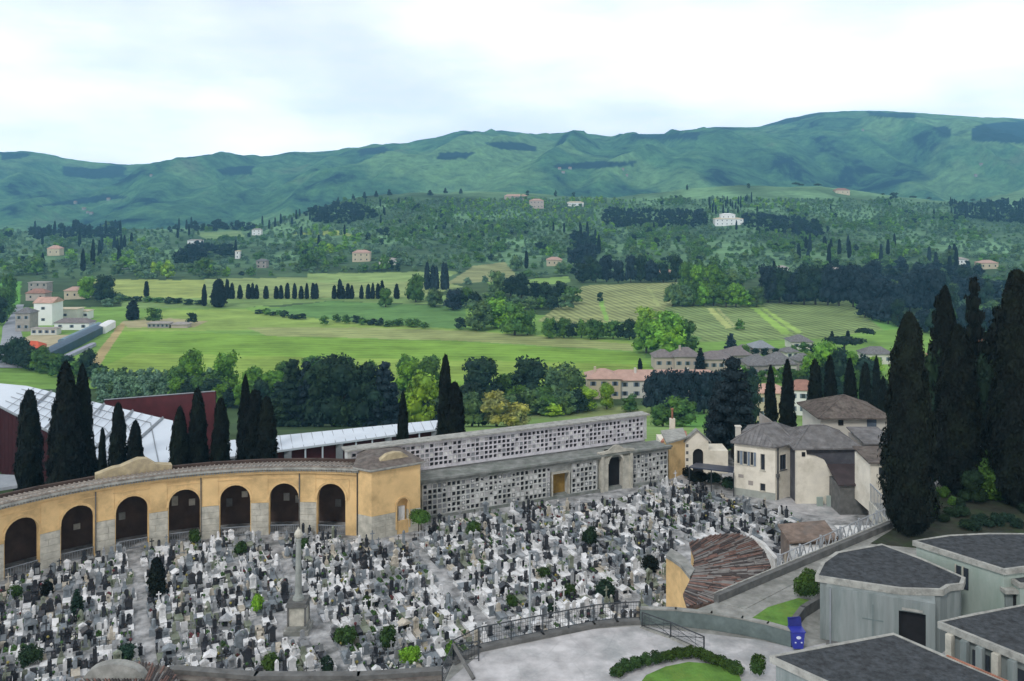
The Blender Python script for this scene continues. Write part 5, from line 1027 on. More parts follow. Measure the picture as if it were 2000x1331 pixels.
# small far settlements on the ridge slope
def ridge_z(u, Y):
    cr = float(np.interp(u, RI_U, RI_V)); zc = H-(cr-VH)/FP*5000; t = (Y-2700)/2300; base = -135.0; x = (u-1000)/FP*Y; z = base+(zc-base)*t**1.15
    wx = x+420*float(fbm(x/1500, Y/1500, 2, 31)); sp = 1-abs(float(fbm(wx/620, Y/1700+4, 4, 41)))*2.1; return z+sp*165*math.sin(math.pi*t)**1.3+float(fbm(x/260, Y/260, 4, 51))*38*math.sin(math.pi*min(1,t*.96))
for i, (u, v, n) in enumerate([(298,344,1),(1105,338,3),(1225,348,2),(1915,335,2),(175,418,3),(150,404,1),(1690,262,1),(215,395,1)]):
    ys = np.linspace(2800, 4950, 120); zz = [ridge_z(u, y) for y in ys]; vv = [VH+(H-z)*FP/y for z, y in zip(zz, ys)]; j = next((k for k, q in enumerate(vv) if q <= v), 60)
    for k in range(n):
        Y = ys[j]+random.uniform(-40,40); uu = u+k*random.uniform(6,11)-n*4; x = (uu-1000)/FP*Y; z = ridge_z(uu, Y); r_ = thing('far_house', ['white','pale','cream'][k%3]+f' speck of a house, {ordw(k+1)} of the {ordw(i+1)} hamlet on the far ridge', 'house', (x,Y,z)); m = MB().use(GREYW); w_ = random.uniform(7,13); m.box(-w_/2,w_/2,0,12,-14,7); m.build('wall', r_); m = MB().use(RDR); m.add([(-w_/2-.5,-.5,7.02),(w_/2+.5,-.5,7.02),(w_/2+.5,12.5,7.02),(-w_/2-.5,12.5,7.02),(-w_/2,6,10),(w_/2,6,10)], [(0,1,5,4),(2,3,4,5),(1,2,5),(3,0,4)]); m.build('roof', r_)
# ------------------------------------------------------------------ foliage prototypes (unit height, unit width)
def ico(sub=1):
    t = (1+5**.5)/2; v = [(-1,t,0),(1,t,0),(-1,-t,0),(1,-t,0),(0,-1,t),(0,1,t),(0,-1,-t),(0,1,-t),(t,0,-1),(t,0,1),(-t,0,-1),(-t,0,1)]
    v = [tuple(np.array(p)/np.linalg.norm(p)) for p in v]; f = [(0,11,5),(0,5,1),(0,1,7),(0,7,10),(0,10,11),(1,5,9),(5,11,4),(11,10,2),(10,7,6),(7,1,8),(3,9,4),(3,4,2),(3,2,6),(3,6,8),(3,8,9),(4,9,5),(2,4,11),(6,2,10),(8,6,7),(9,8,1)]
    for _ in range(sub):
        nf = []; c = {}
        def mid(a, b):
            k = (min(a,b), max(a,b))
            if k not in c: p = np.array(v[a])+np.array(v[b]); v.append(tuple(p/np.linalg.norm(p))); c[k] = len(v)-1
            return c[k]
        for a, b, d in f: x, y, z = mid(a,b), mid(b,d), mid(d,a); nf += [(a,x,z),(b,y,x),(d,z,y),(x,y,z)]
        f = nf
    return np.array(v), np.array(f)
ICO0, ICO1 = ico(0), ico(1)
def leaftris(p, nrm, size, rng, flat=.6, long=1.0):
    n = len(p); nn = nrm+rng.normal(0, flat, (n,3)); nn /= np.linalg.norm(nn, axis=1)[:,None]+1e-9
    r = rng.normal(size=(n,3)); a = np.cross(nn, r); a /= np.linalg.norm(a, axis=1)[:,None]+1e-9; b = np.cross(nn, a)
    s = (size*rng.uniform(.6, 1.4, n))[:,None]; b = b*np.array([1,1,long])
    V = np.stack([p+a*s*.6-b*s*.4, p-a*s*.6-b*s*.4, p+b*s*.8], 1).reshape(-1,3); F = np.arange(3*n).reshape(-1,3); return V, F
def merge(parts):
    V = []; F = []; o = 0
    for v, f in parts: V.append(v); F.append(f+o); o += len(v)
    return np.concatenate(V), np.concatenate(F)
def crown(lobes, n, size, rng, core=.72, hi=True):
    lobes = np.array(lobes, float); ar = lobes[:,3]*lobes[:,4]+lobes[:,3]*lobes[:,5]; k = rng.choice(len(lobes), n, p=ar/ar.sum())
    d = rng.normal(size=(n,3)); d /= np.linalg.norm(d, axis=1)[:,None]; d[:,2] = np.where(d[:,2] < -.55, -d[:,2], d[:,2])
    lump = 1+.18*np.sin(d[:,0]*5+k)*np.cos(d[:,1]*6+k*2)+rng.normal(0, .07, n); L_ = lobes[k]; p = L_[:,:3]+d*L_[:,3:]*lump[:,None]*.95
    nr = d/L_[:,3:]; nr /= np.linalg.norm(nr, axis=1)[:,None]; nr[:,2] += .25
    out = [leaftris(p, nr, np.full(n, size), rng)]
    I = ICO1 if hi else ICO0
    for l in lobes: out.append((l[:3]+I[0]*l[3:]*core*(1+rng.normal(0,.06,(len(I[0]),1))), I[1].copy()))
    return merge(out)
def tubes(segs, n=5):
    vs = []; fs = []
    for a, b, r0, r1 in segs:
        a = np.array(a, float); b = np.array(b, float); d = b-a; d /= np.linalg.norm(d)+1e-9; x = np.cross(d, [0.3,.9,.1]); x /= np.linalg.norm(x); y = np.cross(d, x); o = len(vs)
        for c, r in ((a, r0), (b, r1)):
            for k in range(n): t = 2*math.pi*k/n; vs.append(c+r*(x*math.cos(t)+y*math.sin(t)))
        for k in range(n): i, j = o+k, o+(k+1)%n; fs += [(i, j, j+n), (i, j+n, i+n)]
    return np.array(vs), np.array(fs)
def broad_lobes(seed, n=9, squat=1.0):
    g = np.random.default_rng(seed); L_ = [(0,0,.60,.27,.27,.27)]
    for k in range(n):
        a = 2.4*k+g.uniform(-.4,.4); r = g.uniform(.18,.31); z = g.uniform(.34,.86); r *= 1-max(0, z-.6)*1.4; s = g.uniform(.13,.22)
        L_.append((r*math.cos(a), r*math.sin(a), z, s, s, s*g.uniform(.7,1)))
    for k in range(max(4, n//2)): a = 2.4*k+.8; r = g.uniform(.2,.3); L_.append((r*math.cos(a), r*math.sin(a), g.uniform(.18,.32), .2,.2,.18))
    L_.append((g.uniform(-.08,.08), g.uniform(-.08,.08), .84, .17,.17,.15)); return L_
def p_broad(seed, n, size, hi): g = np.random.default_rng(seed+50); return crown(broad_lobes(seed, 12 if n > 900 else 7), n, size, g, hi=hi)
def p_cyp(seed, n, size, lump=.14, tip=.55):
    g = np.random.default_rng(seed); t = g.uniform(0,1,n)**.9; a = g.uniform(0, 2*math.pi, n)
    def rad(t, a): 
        base = np.minimum(1, (t/.14+.35))*np.where(t > .35, ((1-t)/.65)**tip, 1.0)
        return .5*base*(1+lump*np.sin(a*3+t*9+seed)*np.cos(t*23+a*2)+lump*.7*np.sin(a*5-t*31+seed*2))
    r = rad(t, a)*(1+g.normal(0,.05,n)+np.where(g.random(n) < .08, g.uniform(0,.22,n), 0)); z = .02+.98*t; p = np.stack([r*np.cos(a), r*np.sin(a), z], 1); nr = np.stack([np.cos(a), np.sin(a), np.full(n,.35)], 1)
    lv = leaftris(p, nr, np.full(n, size), g, .5, 2.0)
    # leaves are specified in unit space where height is ~6-8x width: shrink their z extent
    c = lv[0].reshape(-1,3,3); m_ = c.mean(1, keepdims=True); c[:,:,2] = m_[:,:,0+2]+(c[:,:,2]-m_[:,:,2])*.22; lv = (c.reshape(-1,3), lv[1])
    K, J = 12, 14; vs = []; fs = []
    for j in range(J+1):
        tt = j/J
        for k in range(K): aa = 2*math.pi*k/K; rr = float(rad(np.array(tt*.985), np.array(aa)))*.86; vs.append((rr*math.cos(aa), rr*math.sin(aa), .02+.96*tt))
    for j in range(J):
        for k in range(K): i0 = j*K+k; i1 = j*K+(k+1)%K; fs += [(i0,i1,i1+K),(i0,i1+K,i0+K)]
    return merge([lv, (np.array(vs), np.array(fs))])
def p_pine(seed, n, size, hi):   # umbrella pine
    g = np.random.default_rng(seed); L_ = []
    for k in range(9): a = 2.4*k; r = .33*math.sqrt(k/9); L_.append((r*math.cos(a), r*math.sin(a), .80-.25*r+g.uniform(-.03,.03), .20,.20,.13))
    return crown(L_, n, size, g, hi=hi)
def p_conif(seed, n, size, hi):  # cedar / dark conifer with tiers
    g = np.random.default_rng(seed); L_ = [(0,0,.5,.14,.14,.42)]
    for j in range(9):
        t = j/8; z = .12+.8*t; R_ = .40*(1-t)**.75+.04
        for k in range(5 if t < .7 else 3): a = k*2*math.pi/(5 if t < .7 else 3)+j*.7+g.uniform(-.3,.3); r = R_*g.uniform(.55,.9); L_.append((r*math.cos(a), r*math.sin(a), z-.05*r, .12+.05*(1-t), .12+.05*(1-t), .055))
    return crown(L_, n, size, g, core=.8, hi=hi)
def p_willow(seed, n, size): 
    L_ = [(0,0,.62,.40,.40,.34)]
    for k in range(10): a = .63*k; L_.append((.30*math.cos(a), .30*math.sin(a), .42+.1*(k%3), .17,.17,.30))
    return crown(L_, n, size, np.random.default_rng(seed))
def p_shrub(seed, n, size):
    g = np.random.default_rng(seed); L_ = [(g.uniform(-.2,.2), g.uniform(-.2,.2), g.uniform(.35,.6), .3,.3,.35) for _ in range(6)]
    return crown(L_, n, size, g)
PROTO = {}
def proto(kind, k, lvl):
    key = (kind, k, lvl)
    if key in PROTO: return PROTO[key]
    n = {'xl': 9000, 'hi': 5200, 'mid': 1300, 'lo': 260, 'xs': 70}[lvl]; s = {'xl': .022, 'hi': .030, 'mid': .055, 'lo': .10, 'xs': .19}[lvl]; hi = lvl in ('hi', 'mid')
    if kind == 'broad': r = p_broad(k, n, s, hi)
    elif kind == 'cyp': n = {'xl': 26000, 'hi': 9000, 'mid': 2200, 'lo': 500, 'xs': 110}[lvl]; r = p_cyp(k, n, {'xl': .042, 'hi': .075, 'mid': .14, 'lo': .26, 'xs': .4}[lvl], lump=.15 if hi or lvl == 'xl' else .08, tip=.36+.08*k)
    elif kind == 'pine': r = p_pine(k, n, s*.8, hi)
    elif kind == 'conif': r = p_conif(k, n, s, hi)
    elif kind == 'willow': r = p_willow(k, n, s)
    elif kind == 'shrub': r = p_shrub(k, n, s*1.4)
    PROTO[key] = r; return r
LM = {
 'bush': leafmat('bush_leaves', (.03,.065,.018), clump=.8),
 'fresh': leafmat('fresh_leaves', (.105,.24,.03), clump=2.5), 'mid': leafmat('mid_green_leaves', (.06,.14,.035), clump=2.5), 'olive': leafmat('olive_leaves', (.11,.195,.125), clump=2.5, hue=(1.1,1.1,.9)),
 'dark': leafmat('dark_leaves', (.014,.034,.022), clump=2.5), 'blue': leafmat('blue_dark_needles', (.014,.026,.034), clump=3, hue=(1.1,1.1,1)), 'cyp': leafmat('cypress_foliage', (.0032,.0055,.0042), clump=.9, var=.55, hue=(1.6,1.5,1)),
 'yellow': leafmat('yellow_green_leaves', (.28,.31,.11), clump=1.5), 'lime': leafmat('lime_leaves', (.17,.30,.035), clump=2.5), 'teal': leafmat('grey_green_leaves', (.07,.135,.065), clump=2.5),
}
BARK = mat('bark', (.07,.055,.04), .95, .4, 4, .03, 10)
MESHC = {}
def tmesh(kind, k, lvl, lm):
    key = (kind, k, lvl, lm)
    if key not in MESHC: V, F = proto(kind, k, lvl); MESHC[key] = npmesh(kind if kind not in ('cyp','conif') else {'cyp':'cypress','conif':'conifer'}[kind], V, F, [LM[lm]])
    return MESHC[key]
def trunkmesh(kind):
    key = ('trunk', kind)
    if key in MESHC: return MESHC[key]
    if kind in ('cyp', 'conif'): sg = [((0,0,-.03),(0,0,.5),.035,.015)] if kind == 'conif' else [((0,0,-.03),(0,0,.3),.10,.06)]
    elif kind == 'pine': sg = [((0,0,-.03),(.02,0,.35),.035,.028),((.02,0,.35),(.0,.01,.66),.028,.02)]+[((0,.01,.6),(.28*math.cos(a),.28*math.sin(a),.78),.016,.006) for a in (0,1.3,2.6,3.9,5.2)]
    else: sg = [((0,0,-.05),(.01,0,.25),.04,.028),((.01,0,.25),(0,0,.6),.028,.012)]+[((.01,0,.22+.05*i),(.26*math.cos(a),.26*math.sin(a),.48+.06*i),.018,.005) for i, a in enumerate((.3,1.7,2.9,4.2,5.4))]
    V, F = tubes(sg); MESHC[key] = npmesh('trunk', V, F, [BARK]); return MESHC[key]
NAMES = {'broad': 'broadleaf_tree', 'cyp': 'cypress', 'pine': 'umbrella_pine', 'conif': 'conifer', 'willow': 'willow', 'shrub': 'shrub'}
CATN = {'broad': 'tree', 'cyp': 'cypress', 'pine': 'pine', 'conif': 'conifer', 'willow': 'tree', 'shrub': 'shrub'}
TREES = []     # explicit trees, linked after labels are made
def place(kind, pos, hgt, wid, lm, label=None, group=None, lvl=None, k=None, rot=None):
    NM = NAMES[kind]
    if group and 'olive' in group: NM = 'olive_tree'
    if group and 'hedge' in group: NM = 'hedge_bush'
    k = random.randrange(3) if k is None else k; px = hgt*FP/pos[1]
    if lvl is None: lvl = 'hi' if px > 140 else 'mid' if px > 38 else 'lo' if px > 16 else 'xs'
    rot = random.uniform(0, 6.28) if rot is None else rot; scl = (wid, wid*random.uniform(.9,1.1), hgt)
    me = tmesh(kind, k, lvl, lm)
    if px > 34:
        r = thing(NM, label, CATN[kind], pos, rot, group); c = link('foliage' if kind == 'shrub' else 'crown', me, r); c.scale = scl
        if kind != 'shrub': tr = link('trunk', trunkmesh(kind), r); tr.scale = scl
        return r
    o = link(NM, me, None, pos); o.rotation_euler = (0,0,rot); o.scale = scl; return tag(o, label, CATN[kind], group)
def gplace(kind, u, v, hpx, wpx, lm, label, group=None, ymin=300, **kw):
    p = GP(u, v, ymin); s = p.y/FP*(1.12 if kind == 'broad' else 1); return place(kind, p-Vector((0,0,.15)), hpx*s, wpx*s, lm, label, group, **kw)
# ---- tall cypresses standing behind the colonnade and the burial wall: (column, top row, width px, distance, ground z)
CY = [(57,765,46,103,'tall black cypress at the far left before the maroon cladding'),(129,711,58,101,'widest black cypress left behind the colonnade with a blunt top'),(161,716,44,104,'slim black cypress leaning against the widest one behind the colonnade'),
 (200,838,17,100,'thinnest little cypress before the white metal roof'),(231,790,33,100,'narrow cypress left of a twin before the metal roof'),(264,824,38,100,'stubby cypress right of its narrow twin behind the colonnade gable'),
 (351,797,42,102,'cypress left of three before the maroon wall panel'),(386,762,40,103,'tallest of three cypresses before the maroon wall panel'),(431,781,36,102,'cypress right of the maroon wall panel edge'),
 (479,736,32,112,'slim far cypress behind the double one over the long white roof'),(498,765,48,104,'dense cypress left half of the double clump behind the colonnade'),(521,778,42,103,'dense cypress right half of the double clump behind the colonnade'),
 (787,768,26,112,'stub-topped cypress before the long white roof near the burial wall'),(870,697,34,114,'tallest cypress behind the burial wall with a pointed top'),(888,750,44,113,'broad cypress leaning on the tallest one behind the burial wall')]
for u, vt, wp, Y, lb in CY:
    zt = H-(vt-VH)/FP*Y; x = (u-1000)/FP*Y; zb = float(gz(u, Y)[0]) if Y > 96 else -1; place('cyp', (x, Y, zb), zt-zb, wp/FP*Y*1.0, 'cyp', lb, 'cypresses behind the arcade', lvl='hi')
CR = [(1775,613,1050,86,66,'huge black cypress rising beside the stairway at the terrace edge'),(1846,560,1010,62,84,'tall cypress behind and right of the huge terrace cypress'),(1872,636,1012,92,75,'broad black cypress standing in the dark right hand bank'),
 (1944,735,1010,40,80,'half hidden cypress between the two broad ones on the right'),(1986,530,1018,84,72,'tallest cypress cut by the right edge of view'),(2020,600,1010,90,78,'cypress beyond the tallest one at the right edge')]
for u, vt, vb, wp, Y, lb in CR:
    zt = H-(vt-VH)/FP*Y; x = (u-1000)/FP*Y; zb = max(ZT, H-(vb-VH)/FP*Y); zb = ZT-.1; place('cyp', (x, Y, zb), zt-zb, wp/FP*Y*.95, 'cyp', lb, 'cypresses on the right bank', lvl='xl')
CM = [(1505,717,22,128,'slender cypress left of the pair before the cream villa'),(1538,706,24,125,'slender cypress right of the pair before the cream villa'),(1592,706,26,140,'cypress left of the tower house roof'),(1621,700,22,150,'cypress directly above the tower house eaves'),
 (1660,705,26,150,'dark cypress above the tower house apex'),(1690,712,22,160,'cypress to the right of the tower house apex'),(1725,738,20,135,'thin cypress just left of the huge terrace cypress'),(1712,700,16,190,'faint thin cypress behind the tower house')]
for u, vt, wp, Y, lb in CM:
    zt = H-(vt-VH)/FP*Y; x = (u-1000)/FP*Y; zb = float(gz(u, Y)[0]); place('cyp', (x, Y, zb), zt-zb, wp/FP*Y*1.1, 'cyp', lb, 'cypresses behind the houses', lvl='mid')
# ---- dark bank vegetation on the right
for i, (u, v, h, w_, lm, Y) in enumerate([(1935,985,110,95,'mid',74),(1900,1000,70,60,'dark',73),(1985,1000,120,90,'dark',80),(1835,1000,80,60,'dark',78),(2010,990,170,100,'dark',84),(1950,940,120,80,'dark',90),(1900,900,140,70,'dark',92),(1850,910,120,60,'dark',95)]):
    s = Y/FP; z = ZT; place('shrub' if i % 2 == 0 else 'broad', ((u-1000)*s, Y, z-.2), h*s, w_*s, lm, ['green leafy shrub glowing in the dark bank on the right','low dark shrub at the front of the right bank','dark shrub under the edge cypress','dark bushy tree just right of the huge cypress','dark bush at the right edge of the bank','dark tree behind the green shrub of the bank','dark shrub between the bank cypresses','dark tree deep in the right bank'][i], lvl='hi')
for i in range(14):
    Y = 84+(i%3)*7; u = 1822+i*16; s = Y/FP; place('conif' if i % 3 else 'broad', ((u-1000)*s, Y, ZT-.2), random.uniform(170,300)*s, random.uniform(70,100)*s, 'dark' if i % 3 == 0 else 'cyp', f'black-green tree, {ordw(i+1)} from the left in the thicket filling the right bank', 'thicket on the right bank', lvl='mid')
for i in range(26):
    u = 1805+(i%13)*18; Y = 68+random.uniform(-1,2.5)+(i//13)*4; s = Y/FP; place('shrub', ((u-1000)*s, Y, ZT-.1), random.uniform(14,30)*s, random.uniform(22,40)*s, random.choice(['mid','dark','dark']), f'low green bush, {ordw(i+1)} from the left along the foot of the right bank', 'bushes along the right bank', lvl='mid')
# big dark cedar left of the cream house
place('conif', ((1432-1000)/FP*112, 112, -.3), (905-700)/FP*112, 122/FP*112, 'blue', 'large dark cedar behind the gate building and cream house', lvl='hi', k=1)
place('conif', ((1405-1000)/FP*118, 118, -.3), (890-760)/FP*118, 80/FP*118, 'blue', 'lower dark conifer left of the large cedar', lvl='hi', k=2)
for i, (u, vb, h, w_, lm) in enumerate([(1365,945,26,40,'cyp'),(1395,945,24,36,'dark'),(1422,958,30,30,'dark'),(1345,935,22,30,'cyp')]):
    p = PG(u, vb); place('shrub', p, h*p.y/FP, w_*p.y/FP, lm, ['clipped black hedge bush under the dark canopy','dark bush in the middle of the canopy bed','dark bush next to the cream house corner','black hedge bush nearest the gate building'][i], lvl='mid')
# topiary, cypress and shrubs in the cemetery
p = PG(820,1052); r = thing('topiary_tree', 'round clipped dark green tree on thin stems near the pavilion', 'tree', p); c = link('crown', tmesh('shrub', 1, 'hi', 'mid'), r, (0,0,1.15)); c.scale = (2.05,2.05,1.75)
m = MB().use(BARK); m.bar((-.12,0,0),(-.1,0,1.5),.06,6); m.bar((.14,0,0),(.1,0,1.5),.06,6); m.build('trunk', r)
p = PG(306,1166); place('cyp', p, 76*p.y/FP, 27*p.y/FP, 'cyp', 'small dark columnar cypress among the tombs below the colonnade', lvl='mid', k=0)
SH = [(1153,1068,40,36,'dark','dark round bush in the middle of the far tombs'),(675,1265,46,46,'bush','leafy green bush low in the near tombs'),(760,1270,50,40,'bush','spreading bush among near tombs left of the railing'),(503,1200,44,28,'fresh','bright green bush left of the monument column'),
 (530,1312,34,44,'bush','low bush before the cornice wall'),(1113,1165,26,36,'bush','olive green clipped bush left of the wire railing bend'),(1180,1165,30,50,'dark','wide dark bush behind the wire railing bend'),(1078,1200,24,22,'dark','small dark bush just behind the kerb railing'),
 (380,1065,34,22,'bush','pointed bush at the foot of the colonnade'),(92,1170,40,24,'cyp','black bush among the tombs at the far left'),(800,1300,40,44,'fresh','light green bush at the corner of the cornice wall'),(880,1285,34,30,'fresh','fresh bush beside the terrace corner'),
 (150,1200,50,34,'dark','conical dark bush at the left tombs'),(925,1050,34,30,'bush','bush near the burial wall foot'),(1270,1120,40,34,'cyp','black weeping bush at the right end of the tombs'),(640,1320,40,34,'dark','dark bush hugging the low cornice wall'),
 (470,1085,30,30,'bush','small bush under the fifth arch'),(590,1075,24,30,'bush','small bush behind the monument column tip'),(1000,1190,30,26,'bush','bush left of the lamp post foot'),(1060,1130,24,30,'bush','bush right of the lamp post among tombs'),(720,1190,28,24,'bush','bush in the middle of the near tombs'),(250,1290,36,40,'dark','dark bush above the porch roof'),
 (30,1170,30,30,'bush','bush at the left picture edge under the first arch'),(60,1300,40,50,'dark','dark bush in the bottom left corner')]
for i, (u, v, h, w_, lm, lb) in enumerate(SH):
    p = PG(u, v); place('conif' if i in (12,) else 'shrub', p, h*p.y/FP, w_*p.y/FP, lm, lb, lvl='mid')
p = PG(1580,1172,ZT); place('shrub', p, 62*p.y/FP, 58*p.y/FP, 'bush', 'feathery green bush against the concrete chapel', lvl='hi')
p = PG(1922,1196,ZT); r = thing('potted_tree', 'small flat-topped tree before the green chapel', 'tree', p); c = link('crown', tmesh('pine', 1, 'mid', 'bush'), r, (0,0,-.2)); c.scale = (1.35,1.2,1.4); m = MB().use(BARK); m.bar((0,0,0),(0,0,.8),.06,6); m.build('trunk', r)
# clipped ring hedge: blocks standing side by side
HB = [(1207,1318),(1222,1308),(1243,1301),(1262,1296),(1285,1291),(1306,1288),(1326,1284),(1344,1281),(1364,1282),(1383,1290),(1402,1297),(1421,1305),(1440,1313)]
for i, (u, v) in enumerate(HB):
    p = PG(u, v+4, ZT); place('shrub', p, .62, .85, 'bush', f'clipped box bush, {ordw(i+1)} from the left in the ring round the lawn', 'box bushes round the lawn', lvl='mid')
p = PG(1481,1325,ZT); place('shrub', p, 1.3, .8, 'bush', 'tall clipped bush at the right end of the lawn ring', lvl='mid')
# ---- belt of trees between the cemetery and the fields
def row(items, group=None, ymin=300):
    for it in items:
        kind, u, v, h, w_, lm, lb = it[:7]; gplace(kind, u, v, h, w_, lm, lb, group, ymin)
def hedge(u0, v0, u1, v1, n, h, w_, lms, lab, grp):
    for i in range(n):
        t = (i+.5)/n; gplace('broad', u0+(u1-u0)*t+random.uniform(-3,3), v0+(v1-v0)*t+random.uniform(-1,1), h*random.uniform(.75,1.25), w_*random.uniform(.85,1.2), random.choice(lms), lab % ordw(i+1), grp)
row([('conif',572,845,135,95,'dark','dark conifer left of three over the long white roof'),('conif',598,838,130,70,'blue','dark conifer second of the group over the white roof'),('broad',655,845,128,115,'dark','broad dark tree centred over the long white roof'),('broad',712,845,112,90,'dark','dark tree right of the centre of the belt'),('conif',752,845,130,84,'blue','dark conifer at the right end of the dark group'),
 ('broad',625,850,104,90,'dark','low dark tree filling the dark group'),('conif',545,848,90,70,'dark','dark green conifer left edge of the belt'),
 ('broad',822,835,100,85,'lime','bright lime tree left of the tallest back cypress'),('broad',800,770,60,60,'fresh','fresh green tree behind the lime one'),('broad',835,775,66,60,'mid','mid green tree above the lime one'),
 ('broad',940,792,86,90,'dark','round-headed dark tree right of the tallest back cypress'),('broad',925,815,60,80,'dark','lower dark tree by the round-headed one'),('broad',1035,790,80,84,'dark','second round dark tree before the meadow'),('willow',1103,792,84,92,'teal','drooping grey-green willow before the pink villa'),
 ('broad',990,785,50,60,'mid','green tree between the two round dark trees'),('broad',1010,800,44,50,'mid','low green tree under the second round dark tree'),('broad',1060,800,40,50,'mid','small green tree left of the willow'),
 ('broad',970,850,62,80,'yellow','yellow blossoming tree behind the burial wall'),('broad',1010,842,44,60,'yellow','smaller yellow tree right of the blossoming one'),('broad',922,850,60,60,'teal','grey-green tree between cypress and yellow tree'),('broad',935,870,40,44,'dark','dark small tree at the foot of the yellow tree'),
 ('broad',372,750,62,52,'fresh','fresh tree standing tallest at the field edge left'),('broad',440,765,68,66,'fresh','bright tree left of the slim far cypress'),('broad',420,770,44,50,'mid','mid green tree before the bright one'),('broad',530,790,60,66,'fresh','fresh tree right of the double cypress'),('broad',492,770,50,50,'fresh','tree behind the slim far cypress'),('broad',555,760,50,44,'mid','mid green tree above the dark conifers left'),
 ('broad',610,735,36,50,'mid','small green tree over the dark conifers'),('broad',680,735,34,26,'mid','small bush tree peeping over the conifers'),('broad',725,735,30,24,'mid','tiny tree right of the peeping one'),('broad',790,735,40,30,'mid','little tree at the field edge before the lime tree'),('broad',845,745,44,40,'mid','green tree touching the tallest back cypress'),
 ('broad',1185,800,48,36,'lime','yellow-green bush before the pink villa'),('broad',1140,800,40,60,'lime','low lime bushes left of the pink villa'),('broad',1080,812,24,46,'lime','flat lime bush at the meadow edge'),('broad',1232,805,30,40,'mid','round bush before the pink villa door'),
 ('broad',1330,845,50,70,'mid','bushy tree left of the gate chimney'),('broad',1295,838,40,50,'mid','bushy tree behind the burial wall end'),
 ('broad',200,745,26,36,'mid','small tree at the near left field edge'),('broad',240,745,24,26,'dark','dark small round tree at the near field edge'),('broad',345,770,50,44,'mid','tree left of the tallest field edge tree')], 'trees in the belt beyond the cemetery')
# hedge of dark conifers beside the pink villa
for i, u in enumerate(range(1275, 1416, 20)): gplace('broad', u, 808, 76, 44, 'blue', f'tall navy-dark tree, {ordw(i+1)} from the left in the block beside the pink villa', 'dark tree block by the villa')
hedge(520,838,900,842,22,46,50,['dark','blue','mid'],'undergrowth tree, %s from the left under the belt conifers','undergrowth of the belt')
hedge(905,815,1140,806,12,40,44,['mid','dark','teal'],'round undergrowth tree, %s from the left below the round dark trees','undergrowth of the belt')
hedge(340,790,520,800,9,46,46,['mid','fresh','dark'],'leafy tree, %s from the left behind the maroon wall end','undergrowth of the belt')
# olive rows left foreground
k = 0
for r_ in range(4):
    for i in range(15):
        u = 185+i*17+r_*6+random.uniform(-4,4); v = 748+r_*14+random.uniform(-2,2); k += 1
        gplace('broad', u, v, 26, 25, 'olive' if random.random() < .75 else 'teal', f'silvery olive tree, {ordw(i+1)} from the left in the {ordw(r_+1)} row behind the maroon wall', 'olive trees behind the maroon wall')
# ---- valley trees
row([('broad',1262,690,62,56,'fresh','bright green tree left of the big pair above the slate villa'),('broad',1300,695,78,84,'fresh','biggest bright tree above the slate villa'),('broad',1335,690,60,60,'mid','green tree right of the biggest bright one'),('broad',1262,650,44,50,'lime','lime tree behind the biggest bright ones'),('broad',1300,655,44,50,'fresh','fresh tree at the back of the bright group'),
 ('broad',935,645,52,66,'teal','grey-green tree left of the mid valley clump'),('broad',975,640,50,60,'fresh','bright tree in the mid valley clump'),('broad',1005,655,58,62,'mid','green tree in the middle of the valley clump'),('broad',1030,655,44,44,'mid','green tree right in the valley clump'),('broad',900,644,22,26,'dark','dark bush left of the valley clump'),
 ('broad',753,600,34,30,'mid','round tree standing before the cypress avenue'),('broad',632,636,18,18,'mid','tiny round tree on the field hedge'),('cyp',427,600,54,26,'cyp','wide dark cypress at the left end of the avenue'),('cyp',399,598,42,9,'cyp','thin cypress left of the wide avenue end cypress'),('cyp',286,580,30,9,'cyp','lone cypress in the left hand far field'),
 ('cyp',259,625,36,21,'cyp','dark egg-shaped cypress at the end of the blue sheds'),('broad',375,634,22,24,'dark','dark bush beside the farm ruin in the field'),('broad',300,630,26,36,'mid','green tree over the farm ruin in the field'),('broad',205,590,46,46,'dark','big dark tree right of the little villa'),('broad',170,585,40,40,'fresh','fresh tree left of the big dark one'),
 ('broad',1172,592,20,14,'dark','lone dark tree in the vineyard'),('broad',1445,645,20,20,'mid','lone round tree below the striped field'),('conif',1428,688,38,32,'blue','dark pointed conifer over the slate roofs'),('cyp',1250,722,22,9,'cyp','single small cypress above the pink roof'),('conif',1368,728,50,24,'cyp','dark conifer between the slate villas'),
 ('broad',812,590,50,44,'mid','green tree right of the avenue'),('broad',850,600,34,34,'teal','grey-green tree before the hill cypresses'),('broad',885,606,36,42,'blue','blue-dark tree right of the avenue'),('broad',910,600,34,30,'mid','round tree beside the blue-dark one'),
 ('pine',1650,700,46,84,'dark','wide dark umbrella pine over the village on the right'),('pine',1690,672,34,46,'dark','dark pine on the edge of the striped field'),('broad',1620,740,66,70,'fresh','brilliant green tree under the umbrella pine'),('broad',1660,735,44,50,'fresh','bright green tree right of the brilliant one'),('broad',1585,742,46,40,'fresh','fresh tree behind the village roofs'),
 ('broad',1705,735,36,40,'lime','yellowish tree beside the huge terrace cypress'),('conif',1625,668,22,14,'cyp','small pointed tree on the field edge right'),('cyp',1656,668,22,8,'cyp','small thin cypress at the field edge right'),
 ('broad',1815,760,60,30,'lime','lime tree seen between the right hand cypresses'),('broad',1830,640,30,40,'mid','green tree between the huge cypress and its neighbour'),('broad',1690,770,70,60,'dark','dark tree behind the tower house roof'),('broad',1640,780,90,70,'dark','dark broad tree behind the tower house'),
 ('broad',1925,720,50,60,'dark','dark tree between the two right hand cypresses'),('broad',1925,790,60,70,'dark','dark tree low between the right hand cypresses'),('broad',1460,835,90,60,'dark','dark tree behind the cream house'),('broad',1575,800,60,40,'dark','dark tree right of the slender cypress pair')], 'trees of the valley floor')
